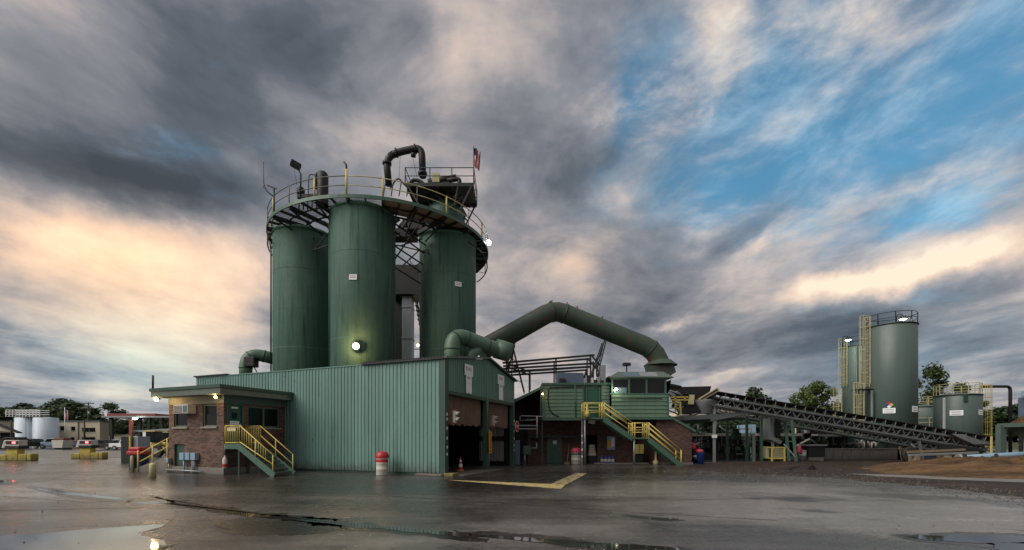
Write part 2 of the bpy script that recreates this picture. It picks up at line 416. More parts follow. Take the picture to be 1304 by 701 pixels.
def text_part(name, body, size, m, parent, loc, rz, align='CENTER', extrude=.002, sx=1.0):
    """flat lettering as mesh"""
    c = bpy.data.curves.new(name, 'FONT'); c.body = body; c.size = size; c.align_x = align; c.align_y = 'CENTER'; c.extrude = extrude; c.resolution_u = 2
    o = bpy.data.objects.new('tmp', c); col.objects.link(o)
    dg = bpy.context.evaluated_depsgraph_get(); me = bpy.data.meshes.new_from_object(o.evaluated_get(dg))
    bpy.data.objects.remove(o); bpy.data.curves.remove(c)
    T = Matrix.Rotation(rz, 4, 'Z') @ Matrix.Rotation(R(90), 4, 'X') @ Matrix.Diagonal((sx, 1, 1, 1))
    me.transform(T); me.materials.clear(); me.materials.append(M(m)); me.name = name
    return place(me, name, parent, loc)

# frame of the shed and its office: a runs left along the long wall, b away from us along the gable
TH = R(-22.06)
UB = Vector((.3755, .9268, 0)); VA = Vector((-.9268, .3755, 0)); SC = Vector((-3.405, 22.7, 0))
def S(a, b, z): return SC + VA * a + UB * b + Vector((0, 0, z))
def SV(v): return S(v.x, v.y, v.z)
RA = TH; RB = TH + R(90)

# ------------------------------------------------------------------ ground
def gp(px, py):
    Y = FPX * CAM_H / (py - HOR); return (gx(px, Y), Y)
def asphalt_mat():
    m = bpy.data.materials.new('asphalt'); m.use_nodes = True; MATS['asphalt'] = m
    t = NT(m.node_tree); b = m.node_tree.nodes['Principled BSDF']
    geo = t.n('ShaderNodeNewGeometry'); pos = geo.outputs['Position']
    drag = t.vm('MULTIPLY', pos, (.35, 1.0, 1))               # wheel-drawn damp streaks
    n1 = t.noise(drag, .16, 6, .62, .9); n2 = t.noise(drag, .9, 5, .62, .4); n3 = t.noise(pos, 60, 3, .7)
    tone = t.add(t.mul(n1, .6), t.mul(n2, .4))
    c = t.ramp(tone, [(.30, (.022, .019, .0165)), (.46, (.055, .049, .043)), (.60, (.105, .096, .086)), (.78, (.17, .158, .14))])
    n5 = t.noise(pos, 9, 5, .68); n6 = t.noise(t.vm('MULTIPLY', pos, (.22, 2.6, 1)), 1.0, 5, .65, .5)
    g = t.mul(t.add(.55, t.mul(n3, .9)), t.mul(t.add(.45, t.mul(n5, 1.1)), t.add(.55, t.mul(n6, .9)))); c = t.mix(1.0, c, t.comb(g, g, g), 'MULTIPLY')
    # painted in: pale sky sheen, dark building reflections and wet stains, with torn outlines
    wb = t.vm('SUBTRACT', t.comb(t.noise(pos, .35, 5, .65), t.noise(t.vm('ADD', pos, (31, 7, 0)), .35, 5, .65), 0.), (.5, .5, 0.))
    pw_ = t.vm('ADD', pos, t.vm('MULTIPLY', wb, (7., 4., 0.)))
    def zone(lst):
        r_ = 0.0
        for (p, q, w_, k) in lst:
            a = Vector(gp(*p)); c_ = Vector(gp(*q)); mp = t.n('ShaderNodeMapping', vector_type='TEXTURE')
            mp.inputs['Location'].default_value = (*((a + c_) / 2), 0); mp.inputs['Rotation'].default_value = (0, 0, math.atan2(c_.y - a.y, c_.x - a.x))
            mp.inputs['Scale'].default_value = ((c_ - a).length / 2 * 1.2 + w_, w_, 1e6); t.link(pw_, mp.inputs[0])
            gr = t.n('ShaderNodeTexGradient', gradient_type='SPHERICAL'); t.link(mp.outputs[0], gr.inputs[0]); r_ = t.m('MULTIPLY_ADD', gr.outputs[1], k, r_)
        return r_
    sky_sheen = zone([((840, 622), (1280, 645), 5.0, 1.9), ((900, 650), (1280, 672), 2.8, 1.5), ((-60, 625), (200, 622), 4.5, 1.5), ((430, 690), (760, 670), 1.6, .7), ((40, 658), (240, 655), 1.5, .7)])
    reflect_stain = zone([((180, 612), (560, 618), 4.0, 1.7), ((560, 620), (800, 600), 5.0, 1.7), ((40, 592), (170, 590), 5., 1.5), ((1120, 630), (1330, 645), 1.6, 1.2), ((985, 632), (1060, 636), 1.2, 1.2), ((280, 640), (560, 648), 1.6, .9), ((330, 668), (420, 670), .9, 1.5), ((690, 637), (720, 640), .8, .8)])
    nb = t.add(.35, t.mul(n2, 1.3)); sky_sheen = t.m('MINIMUM', t.mul(sky_sheen, nb), 1.0); reflect_stain = t.m('MINIMUM', t.mul(reflect_stain, nb), 1.0)
    c = t.mix(t.mul(sky_sheen, .85), c, t.mix(n5, (.16, .150, .136), (.42, .40, .365)))
    c = t.mix(t.mul(reflect_stain, .88), c, t.mix(n5, (.006, .0055, .005), (.032, .028, .025)))
    oil = t.mr(t.noise(t.vm('ADD', pos, (13, 5, 0)), .45, 4, .55), .60, .72)
    c = t.mix(t.mul(oil, .7), c, (.010, .009, .009))
    t.link(c, b.inputs['Base Color'])
    wet = t.add(t.mul(t.noise(t.vm('ADD', drag, (4, 8, 0)), .30, 5, .6, .8), .65), t.mul(t.noise(pos, 1.6, 4, .6), .35))
    r = t.ramp(wet, [(.30, .07), (.42, .15), (.55, .28), (.72, .48)])
    r = t.add(r, t.add(t.mul(t.add(n5, -.5), .30), t.add(t.mul(t.add(n6, -.5), .35), t.mul(t.add(n3, -.5), .15))))
    r = t.m('MAXIMUM', t.add(r, t.mul(sky_sheen, -.10)), .09); t.link(r, b.inputs['Roughness'])
    b.inputs['Specular IOR Level'].default_value = .75
    bp = t.n('ShaderNodeBump'); bp.inputs['Strength'].default_value = .55; bp.inputs['Distance'].default_value = .016
    t.link(t.add(t.mul(t.noise(pos, 45, 4, .7), .8), t.add(t.mul(n5, .7), t.mul(n2, .6))), bp.inputs['Height']); t.link(bp.outputs[0], b.inputs['Normal'])
asphalt_mat()
def soil_mat(name, c1, c2, c3, rough=.9, wet=0.):
    m = bpy.data.materials.new(name); m.use_nodes = True; MATS[name] = m
    t = NT(m.node_tree); b = m.node_tree.nodes['Principled BSDF']
    geo = t.n('ShaderNodeNewGeometry'); pos = geo.outputs['Position']
    d = t.vm('MULTIPLY', pos, (.4, 1.1, 1))
    f = t.add(t.mul(t.noise(d, .55, 5, .62, .5), .6), t.mul(t.noise(pos, 4, 5, .65), .4))
    c = t.ramp(f, [(.34, c1), (.5, c2), (.66, c3)])
    g = t.add(.7, t.mul(t.noise(pos, 38, 3, .7), .6)); t.link(t.mix(1.0, c, t.comb(g, g, g), 'MULTIPLY'), b.inputs['Base Color'])
    t.link(t.add(rough - wet, t.mul(f, wet)), b.inputs['Roughness']); b.inputs['Specular IOR Level'].default_value = .3
    bp = t.n('ShaderNodeBump'); bp.inputs['Strength'].default_value = .8; bp.inputs['Distance'].default_value = .05
    t.link(t.add(t.noise(pos, 9, 5, .7), t.mul(t.noise(pos, 45, 3, .7), .4)), bp.inputs['Height']); t.link(bp.outputs[0], b.inputs['Normal'])
soil_mat('mud', (.012, .007, .0045), (.032, .019, .012), (.085, .052, .03), .85, .3)
soil_mat('sand', (.025, .014, .007), (.10, .056, .024), (.22, .128, .055), .95)
soil_mat('earth', (.03, .04, .015), (.06, .07, .03), (.10, .10, .06), .95)
soil_mat('pavement', (.16, .15, .135), (.21, .20, .18), (.27, .255, .23), .85, .3)
soil_mat('bank', (.10, .10, .07), (.17, .16, .12), (.24, .22, .17), .95)
def water_mat():
    m = bpy.data.materials.new('water'); m.use_nodes = True; MATS['water'] = m
    t = NT(m.node_tree); b = m.node_tree.nodes['Principled BSDF']
    geo = t.n('ShaderNodeNewGeometry'); pos = geo.outputs['Position']
    b.inputs['Base Color'].default_value = (.03, .027, .024, 1); b.inputs['IOR'].default_value = 4.2
    t.link(t.add(.015, t.mul(t.noise(pos, 1.5, 4), .05)), b.inputs['Roughness'])
    bp = t.n('ShaderNodeBump'); bp.inputs['Strength'].default_value = .03; bp.inputs['Distance'].default_value = .01
    t.link(t.noise(pos, 6, 3), bp.inputs['Height']); t.link(bp.outputs[0], b.inputs['Normal'])
water_mat()

structure(MB().poly([(-2500, -600, -.02), (2500, -600, -.02), (2500, 4000, -.02), (-2500, 4000, -.02)]).build('ground', 'earth'))
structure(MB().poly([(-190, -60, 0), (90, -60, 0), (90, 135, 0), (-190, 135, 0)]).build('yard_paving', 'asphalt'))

def ragged(pts, n=10, amp=.12, z=.004, seed=0):
    """closed outline through ground points with a torn edge"""
    out = []; k = len(pts)
    for i in range(k):
        p, q = Vector(pts[i]), Vector(pts[(i + 1) % k]); nrm = Vector((q.y - p.y, p.x - q.x)).normalized() if (q - p).length > 0 else Vector((0, 0))
        m = max(2, int((q - p).length / .09)); m = min(m, 120)
        for j in range(m):
            f = j / m; c = p.lerp(q, f); a = amp * min(1, (q - p).length)
            w = (mnoise.noise(Vector((c.x * 1.7, c.y * 1.7, seed))) + .6 * mnoise.noise(Vector((c.x * 5, c.y * 5, seed + 3))) + .45 * mnoise.noise(Vector((c.x * 13, c.y * 13, seed + 9)))) * a
            out.append((c.x + nrm.x * w, c.y + nrm.y * w, z))
    return out
def sheet(name, pxs, m, z, amp=.12, seed=0):
    return MB().poly(ragged([gp(*p) for p in pxs], amp=amp, z=z, seed=seed)).build(name, m)

structure(sheet('muddy_ground', [(845, 597), (900, 590), (1000, 585.5), (1150, 583.5), (1400, 582), (1800, 600), (1600, 690), (1304, 634), (1180, 620), (1060, 609), (960, 604)], 'mud', .004, .55, 2))
def mound(name, pxs, m, h, seed):
    """thin spread of loose material with real height"""
    pts = [Vector(gp(*p)) for p in pxs]
    c = sum(pts, Vector((0, 0))) / len(pts); rings = 26; seg = 120; vs = []; fs = []
    ol = ragged([tuple(p) for p in pts], amp=.5, z=0, seed=seed); ol = [Vector(o[:2]) for o in ol]
    ol = [ol[int(i * len(ol) / seg)] for i in range(seg)]
    for r in range(rings + 1):
        k = r / rings
        for j in range(seg):
            p = c.lerp(ol[j], k)
            z = h * (1 - k * k) * (.45 + .75 * (mnoise.noise(Vector((p.x * .45, p.y * .45, seed))) + .5)) + .35 * h * mnoise.noise(Vector((p.x * 1.6, p.y * 1.6, seed))) * (1 - k) + .16 * h * mnoise.noise(Vector((p.x * 4, p.y * 4, seed))) * (1 - k)
            vs.append((p.x, p.y, max(.01 * (1 - k) + .006, z + .006)))
    for r in range(rings):
        for j in range(seg): fs.append((r * seg + j, r * seg + (j + 1) % seg, (r + 1) * seg + (j + 1) % seg, (r + 1) * seg + j))
    return MB().add(vs, fs, True).build(name, m)
structure(mound('sand_ground', [(1090, 596), (1160, 588), (1300, 586), (1420, 590), (1480, 606), (1330, 612), (1200, 608), (1130, 604)], 'sand', .62, 4))
structure(mound('sand_ground', [(940, 594), (1040, 591), (1100, 593), (1090, 598), (1000, 599)], 'mud', .22, 9))
structure(sheet('concrete_strip', [(1080, 603.5), (1180, 606), (1310, 611), (1310, 615), (1200, 611), (1120, 607)], 'pavement', .009, .1, 5))

# damp margins round the water
def dark_asphalt(name, c1, c2, r0_, r1_):
    m = bpy.data.materials.new(name); m.use_nodes = True; MATS[name] = m
    t = NT(m.node_tree); b = m.node_tree.nodes['Principled BSDF']
    geo = t.n('ShaderNodeNewGeometry'); pos = geo.outputs['Position']
    n = t.add(t.mul(t.noise(t.vm('MULTIPLY', pos, (.3, 1.5, 1)), .8, 5, .65, .4), .6), t.mul(t.noise(pos, 10, 4, .7), .4))
    t.link(t.mix(t.mr(n, .36, .64), c1, c2), b.inputs['Base Color']); t.link(t.mr(n, .36, .64, r0_, r1_), b.inputs['Roughness'])
    b.inputs['Specular IOR Level'].default_value = .6
    bp = t.n('ShaderNodeBump'); bp.inputs['Strength'].default_value = .35; bp.inputs['Distance'].default_value = .012
    t.link(t.noise(pos, 30, 4, .7), bp.inputs['Height']); t.link(bp.outputs[0], b.inputs['Normal'])
dark_asphalt('damp', (.012, .010, .008), (.035, .029, .024), .10, .34)

# standing water
for nm, pts, amp in (('puddle', [(-60, 688), (40, 681), (110, 675), (165, 671), (212, 668), (205, 672), (178, 679), (190, 684), (205, 689), (214, 697), (215, 712), (-80, 730)], .10),
                 ('puddle', [(48, 622), (100, 628.5), (158, 635), (150, 637), (90, 631.5), (46, 624)], .05),
                 ('puddle', [(172, 640), (214, 639), (216, 641.5), (176, 642.6)], .05),
                 ('puddle', [(-20, 612), (14, 612), (24, 614), (8, 616), (-20, 617)], .06),
                 ('puddle', [(214, 641), (262, 647), (330, 655), (430, 664), (520, 673), (560, 677), (600, 680), (598, 684), (556, 681), (500, 676), (420, 668), (318, 658), (258, 650)], .10),
                 ('puddle', [(596, 680), (652, 683.5), (745, 690), (800, 695), (862, 697), (868, 704), (800, 703), (730, 696), (655, 688), (600, 684)], .10),
                 ('puddle', [(290, 668), (350, 660), (420, 664), (430, 672), (360, 679), (300, 676)], .12),
                 ('puddle', [(800, 657), (850, 660), (865, 661.5), (845, 662), (805, 659)], .05),
                 ('puddle', [(1150, 684), (1230, 681), (1330, 684), (1330, 694), (1240, 692), (1180, 689)], .09),
                 ('puddle', [(1262, 692), (1330, 690), (1330, 712), (1280, 706)], .08)):
    if pts[0] != (290, 668): structure(sheet(nm, pts, 'water', .0075, amp * 1.3, len(pts)))
    cx_ = sum(p[0] for p in pts) / len(pts); cy_ = sum(p[1] for p in pts) / len(pts)
    big = [(p[0] + (p[0] - cx_) * .10 + (6 if p[0] > cx_ else -6), p[1] + (p[1] - cy_) * .35 + (1.2 if p[1] > cy_ else -1.0)) for p in pts]
    structure(sheet('damp_patch', big, 'damp', .0035, amp * 2.2, len(pts) + 40))

# yellow painted lines by the weigh lane
def paint_mat():
    m = mat('road_paint', (.42, .33, .13), .75, var=.5, vs=2.0, rust=.50, rustc=(.04, .035, .03), rs=1.6)
paint_mat(); mat('worn_paint', (.34, .27, .12), .75, var=.5, vs=2.0, rust=.78, rustc=(.025, .022, .02), rs=1.3)
structure(MB().poly([(*gp(570, 611.5), .0045), (*gp(720, 617.5), .0045), (*gp(714, 623), .0045), (*gp(580, 612.5), .0045)]).build('painted_line', 'road_paint'))
structure(MB().poly([(*gp(700, 617.2), .0055), (*gp(733, 603), .0055), (*gp(748, 603), .0055), (*gp(722, 617.2), .0055)]).build('painted_line', 'worn_paint'))

# tar seams across the paving
mat('tar', (.008, .008, .008), .35)
for a in ([(480, 631), (640, 641), (780, 651), (930, 660), (1010, 664)], [(-20, 651), (130, 648), (214, 646)], [(330, 627), (520, 629), (760, 640)], [(860, 637), (1010, 634), (1160, 640), (1304, 655)], [(0, 632), (110, 640), (250, 634)]):
    pts = []
    for p, q in zip(a, a[1:]):
        P_, Q_ = Vector(gp(*p)), Vector(gp(*q)); n = max(3, int((Q_ - P_).length / .3))
        pts += [P_.lerp(Q_, k / n) + Vector((.05 * mnoise.noise(Vector((p[0] + k * .7, 0, 0))), .07 * mnoise.noise(Vector((0, p[1] + k * .6, 3))))) for k in range(n)]
    wd = [.018 + .016 * mnoise.noise(Vector((i * .4, p[0], 1))) for i in range(len(pts))]
    b = MB(); b.add([(p.x, p.y + w * s_, .0042) for p, w in zip(pts, wd) for s_ in (-1, 1)], [(2 * i, 2 * i + 2, 2 * i + 3, 2 * i + 1) for i in range(len(pts) - 1)])
    structure(b.build('paving_seam', 'tar'))

# loose stones: along the mud edge, by the seams and strewn over the yard
b = MB(); rr = random.Random(12)
edge = [(845, 597), (960, 604), (1060, 609), (1180, 620), (1304, 634)]
for i in range(2600):
    u = rr.random()
    if u < .58:
        k = rr.randrange(4); f = rr.random(); px_ = edge[k][0] + (edge[k + 1][0] - edge[k][0]) * f; py_ = edge[k][1] + (edge[k + 1][1] - edge[k][1]) * f + rr.gauss(0, 5.0); y_ = None
        x, y = gp(px_, max(586, py_))
    elif u < .90: x, y = gp(rr.uniform(900, 1304), rr.uniform(587, 612))
    else: x, y = rr.uniform(-14, 16), 7 + 18 * rr.random() ** 1.5
    s_ = .010 + .022 * rr.random() ** 3 + (.02 if u < .9 else 0) * rr.random(); a = rr.random() * 6.28; k = len(b.v); z = .009
    vs = [(x + s_ * math.cos(a + j * 2.09) * rr.uniform(.7, 1.3), y + s_ * math.sin(a + j * 2.09) * rr.uniform(.7, 1.3), z - .004) for j in range(3)] + [(x + s_ * .2, y, z + s_ * rr.uniform(.6, 1.1))]
    b.v += vs; b.f += [(k, k + 1, k + 3), (k + 1, k + 2, k + 3), (k + 2, k, k + 3)]; b.sm += [False] * 3
mat('stone', (.11, .10, .085), .9, var=.8, vs=4)
o = b.build('loose_gravel', 'stone'); o['kind'] = 'stuff'; o['label'] = 'loose gravel strewn over the wet yard'

# ------------------------------------------------------------------ shed with the weigh lanes
def panel_mesh(w, hl, hr, m, z0=0., pitch=.23, d=.032, mid=None):
    """upright profiled sheet: local x right, outward -y; the top may slope"""
    b = MB(); xs = []; x = 0.
    n = max(1, round(w / pitch)); p = w / n
    for i in range(n):
        x = i * p
        xs += [(x, 0), (x + p * .60, 0), (x + p * .70, -d), (x + p * .90, -d)]
    xs.append((w, 0))
    vs = []
    for (x, y) in xs: vs += [(x, y, z0), (x, y, hl + (hr - hl) * x / w)]
    b.add(vs, [(2 * i, 2 * i + 2, 2 * i + 3, 2 * i + 1) for i in range(len(xs) - 1)])
    return b.mesh('cladding_panel', m)
EAVE, RIDGE, RB_, GW, SL, LINT = 5.83, 6.62, 5.0, 9.4, 18.5, 4.27
shed = thing('weigh_shed', 'long teal corrugated metal shed with two open truck bays below the green silos', 'shed', S(0, 0, 0))
pm = panel_mesh(.925, EAVE, EAVE, 'teal', .12)
for i in range(20): place(pm, 'cladding_panel', shed, S((i + 1) * .925, -.003 * (i % 2), 0), RA)
b = MB(); b.box(0, SL, .05, .12, .0, .16, SV); b.build('base_channel', 'green_dark', shed)
b = MB(); b.box(-.05, 5.0, -.16, .10, EAVE - .02, EAVE + .07, SV); b.build('eave_trim', 'black', shed)
b = MB()
for i in range(24): b.box(.05 + i * .205, .16 + i * .205, -.17, -.06, EAVE + .071, EAVE + .115, SV)
b.build('roof_sheet_ends', 'roofing', shed)
MB().box(5.0, SL + .02, -.05, .09, EAVE - .03, EAVE + .025, SV).build('parapet_cap', 'teal', shed)
MB().box(15.5, SL + .10, -.13, .12, EAVE + .026, EAVE + .09, SV).build('eave_trim', 'black', shed)
# gable
def gh(b_): return EAVE + (RIDGE - EAVE) * (b_ / RB_) if b_ <= RB_ else RIDGE + (EAVE - .05 - RIDGE) * (b_ - RB_) / (GW - RB_)
cuts = [.28, 1.22, 2.17, 3.11, 4.06, 5.0, 5.88, 6.76, 7.64, 8.52, 9.4]
for b0, b1 in zip(cuts, cuts[1:]):
    place(panel_mesh(b1 - b0, gh(b0), gh(b1), 'teal_gable', LINT + .02), 'cladding_panel', shed, S(-.02, b0, 0), RB)
b = MB(); b.beam(S(-.10, -.12, EAVE + .05), S(-.10, RB_, RIDGE + .07), .28, .10); b.build('verge_trim', 'trim', shed)
b = MB(); b.beam(S(-.10, RB_, RIDGE + .07), S(-.10, GW + .12, EAVE + .0), .28, .10); b.build('verge_trim', 'green_dark', shed)
MB().box(-.03, .16, .27, GW + .02, LINT - .16, LINT + .018, SV).build('lintel', 'green_dark', shed)
# roof and closed sides
b = MB(); b.poly([S(.0, -.1, EAVE), S(5, -.1, EAVE), S(5, RB_, RIDGE), S(0, RB_, RIDGE)]); b.poly([S(0, RB_, RIDGE), S(5, RB_, RIDGE), S(5, GW, EAVE), S(0, GW, EAVE)])
b.poly([S(5, .1, EAVE - .06), S(SL, .1, EAVE - .06), S(SL, GW, EAVE - .06), S(5, GW, EAVE - .06)]); b.build('roof', 'roofing', shed)
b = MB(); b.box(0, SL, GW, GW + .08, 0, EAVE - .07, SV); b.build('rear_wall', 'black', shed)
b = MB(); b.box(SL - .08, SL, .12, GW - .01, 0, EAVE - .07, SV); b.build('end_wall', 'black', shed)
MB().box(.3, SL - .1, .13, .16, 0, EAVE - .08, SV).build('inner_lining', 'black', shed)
# posts
for nm, bb, m_ in (('corner_post', .10, 'green_dark'), ('centre_post', 5.03, 'green'), ('corner_post', 9.28, 'green')):
    wdt = .34 if bb < 1 else .26
    p = MB().box(-.12 if bb < 1 else -.06, .2, bb - wdt / 2, bb + wdt / 2, 0, LINT - .02 if bb > 1 else EAVE - .05, SV).build(nm, m_, shed)
    if bb != 5.03:
        for zz in (1.0, 1.35, 1.8, 2.3, 2.75, 3.0):
            MB().box(-.132 if bb < 1 else -.072, -.12 if bb < 1 else -.06, bb - .03, bb + .06, zz, zz + .14, SV).build('reflector', 'white', p)
# hanging bay curtains
for b0, b1 in ((.36, 4.82), (5.24, 9.1)):
    b = MB(); n = 40; vs = []
    for i in range(n + 1):
        x = b0 + (b1 - b0) * i / n; o = .10 * (i % 2) + .03 * random.random()
        zb = 2.55 + .10 * random.random() + .05 * math.sin(i)
        vs += [S(.30 + o, x, LINT - .05), S(.30 + o + .03 * random.random(), x, zb)]
    b.add(vs, [(2 * i, 2 * i + 2, 2 * i + 3, 2 * i + 1) for i in range(n)]); b.build('bay_curtain', 'curtain', shed)
# inside the bays
MB().box(4.2, 4.35, 2.4, 2.55, 0, 4.8, SV).build('inner_column', 'steel', shed)
MB().box(2.2, 2.3, 1.9, 2.02, 0, 4.4, SV).build('inner_column', 'dark_steel', shed)
MB().box(6.2, 6.3, 5.2, 5.4, 0, 4.8, SV).build('inner_column', 'dark_steel', shed)
me = panel_mesh(1.9, 1.75, 1.75, 'galv', .3, .2); place(me, 'splash_panel', shed, S(2.6, 9.3, 0), RA)
me = panel_mesh(1.9, 3.7, 3.7, 'galv', 2.0, .2); place(me, 'splash_panel', shed, S(2.6, 9.3, 0), RA)
MB().box(.6, 2.8, 9.16, 9.26, 1.72, 2.02, SV).build('guard_beam', 'black', shed)
MB().box(-.9, .45, .35, 5.6, -.05, .012, SV).build('concrete_sill', 'concrete', shed)
# paint-marked kerb block at the near post
kb = MB().box(-.62, -.12, -.2, .35, 0, .13, SV).build('kerb_block', 'yellow_block', None, .02); tag(kb, 'short yellow painted kerb block at the foot of the teal shed corner', 'kerb block')
kb = MB().box(-.10, 1.4, -.42, -.12, 0, .10, SV).build('kerb_block', 'concrete', None, .02); tag(kb, 'mossy grey kerb block along the foot of the teal shed wall', 'kerb block')

# lane signs: SCALE / SILO boards over the bays
def lane_sign(b0, txts, lab, printm, w):
    r = thing('lane_sign', lab, 'sign', S(-.09, b0, 4.35))
    bz = gh(b0) - .32; zt = bz; zm = bz - .62
    MB().box(-.098, -.075, b0 - w / 2, b0 + w / 2, zm, zt, SV).build('head_board', 'white', r)
    MB().box(-.094, -.075, b0 - w * .34, b0 + w * .34, LINT + .06, zm - .005, SV).build('strip_board', 'white', r)
    text_part('lettering', 'SCALE', .27, printm, r, S(-.102, b0 - .04, zt - .24), RB, sx=.9)
    text_part('lettering', 'SILO', .17, 'black_print', r, S(-.098, b0, zm - .12), RB)
    zz = zm - .42
    for tx in txts:
        text_part('lettering', tx, .17, 'grey_print', r, S(-.098, b0, zz), RB); zz -= .26
    return r
lane_sign(2.55, ['4', '', '6'], 'white vertical scale sign over the nearer bay of the teal shed', 'red_print', .98)
lane_sign(6.98, ['1', '2', '3'], 'white vertical scale sign over the farther bay of the teal shed', 'red_print', 1.0)

# traffic signals on the posts
def signal(bb, z, lab):
    base = S(-.14, bb, z); r = thing('traffic_signal', lab, 'traffic signal', base, 'two-lamp signals on the bay posts')
    def L(v): return S(-.30 - .66 * v.x, bb + .16 + .66 * v.y, z + .66 * v.z)
    h = MB().box(-.10, .12, -.16, .16, -.46, .46, L).build('housing', 'white_dirty', r, .02)
    for zz, lm in ((.22, 'lens'), (-.22, 'lens')):
        c = L(Vector((.13, 0, zz)))
        ln = MB().tube([c, c - VA * .02], .09, 14).build('lens', lm, r)
        b = MB(); n = 10
        vs = []
        for k in range(n + 1):
            an = R(-20) + R(220) * k / n
            o = UB * (math.cos(an) * .11) + Vector((0, 0, math.sin(an) * .11))
            vs += [c + o, c + o - VA * (.22 if 2 < k < 8 else .14)]
        b.add(vs, [(2 * i, 2 * i + 1, 2 * i + 3, 2 * i + 2) for i in range(n)]); b.build('visor', 'white_dirty', r)
    for zz in (.36, -.36):
        MB().beam(S(-.1, bb - .12, z + zz), S(-.42, bb + .26, z + zz), .05).build('bracket', 'rust', r)
signal(.42, 2.95, 'two lamp cream traffic signal on the near corner post of the teal shed')
signal(5.2, 2.95, 'two lamp cream traffic signal on the post between the two bays')
# yellow lane board
r = thing('warning_sign', 'narrow yellow warning boards one above the other on the post between the bays', 'sign', S(-.2, 5.0, 0))
for z0, z1 in ((1.62, 2.28), (.98, 1.60)):
    o = MB().box(-.232, -.205, 4.88, 5.22, z0, z1, SV).build('board', 'orange', r)
    for k in range(3): MB().box(-.236, -.232, 4.98, 5.12, z0 + .08 + k * .19, z0 + .19 + k * .19, SV).build('lettering', 'black_print', o)
MB().tube([S(-.17, 5.0, 0), S(-.17, 5.0, 2.4)], .035, 8).build('pole', 'galv', r)
# stop sign
r = thing('stop_sign', 'small red octagonal stop sign on the far corner post of the teal shed', 'sign', S(-.2, 9.35, 0))
c = S(-.22, 9.5, 2.7); nrm = -VA
vs = [c + UB * (.40 * math.cos(R(22.5 + 45 * k))) + Vector((0, 0, .40 * math.sin(R(22.5 + 45 * k)))) for k in range(8)]
MB().prism(vs, VA * .02).build('board', 'white', r)
vs = [c - VA * .004 + UB * (.37 * math.cos(R(22.5 + 45 * k))) + Vector((0, 0, .37 * math.sin(R(22.5 + 45 * k)))) for k in range(8)]
MB().prism(vs, VA * .003).build('face', 'red', r)
text_part('lettering', 'STOP', .24, 'white', r, c - VA * .008, RB, sx=.9)
MB().beam(S(-.16, 9.3, 2.7), S(-.18, 9.5, 2.7), .05).build('bracket', 'galv', r)
r = thing('exit_arm', 'pale horizontal barrier arms reaching right from the far corner post', 'barrier', S(-.3, 9.5, 0))
for zz in (2.55, 2.78): MB().beam(S(-.12, 9.6, zz), S(-1.2, 10.6, zz), .09, .06).build('arm', 'galv', r)
# traffic cone
def cone(loc, lab):
    r = thing('traffic_cone', lab, 'cone', loc); x, y, z = loc
    MB().box(x - .19, x + .19, y - .19, y + .19, z, z + .04).build('base', 'orange', r, .01)
    MB().lathe(loc, [(.14, .04), (.115, .22)], 18).build('cone_body', 'red', r)
    MB().lathe(loc, [(.115, .22), (.09, .40)], 18).build('reflective_band', 'white', r)
    MB().lathe(loc, [(.09, .40), (.075, .50)], 18).build('cone_body', 'red', r)
    MB().lathe(loc, [(.075, .50), (.058, .62)], 18).build('reflective_band', 'white', r)
    MB().lathe(loc, [(.058, .62), (.03, .78), (.0, .785)], 18).build('tip', 'red', r)
cone(tuple(S(.9, 3.4, .012)), 'orange traffic cone with white bands standing inside the near bay')
# trash drum
def drum(loc, lab, m1, m2, s=1.0, lidm='red'):
    r = thing('waste_drum', lab, 'waste drum', loc); q = s
    MB().lathe(loc, [(.0, 0), (.29 * q, 0), (.30 * q, .02), (.30 * q, .28), (.315 * q, .30), (.30 * q, .32), (.30 * q, .58), (.315 * q, .60), (.30 * q, .62), (.30 * q, .88)], 24).build('drum', m1, r)
    MB().lathe(loc, [(.33 * q, .86), (.34 * q, .90), (.33 * q, 1.02), (.25 * q, 1.16), (.12 * q, 1.2), (0, 1.2)], 24).build('lid', lidm, r)
    MB().lathe(loc, [(.302 * q, .64), (.302 * q, .80)], 24).build('band', m2, r)
    return r
drum(tuple(S(3.15, -.75, 0)), 'white rusty waste drum with red domed lid against the teal shed wall', 'white_dirty', 'red')

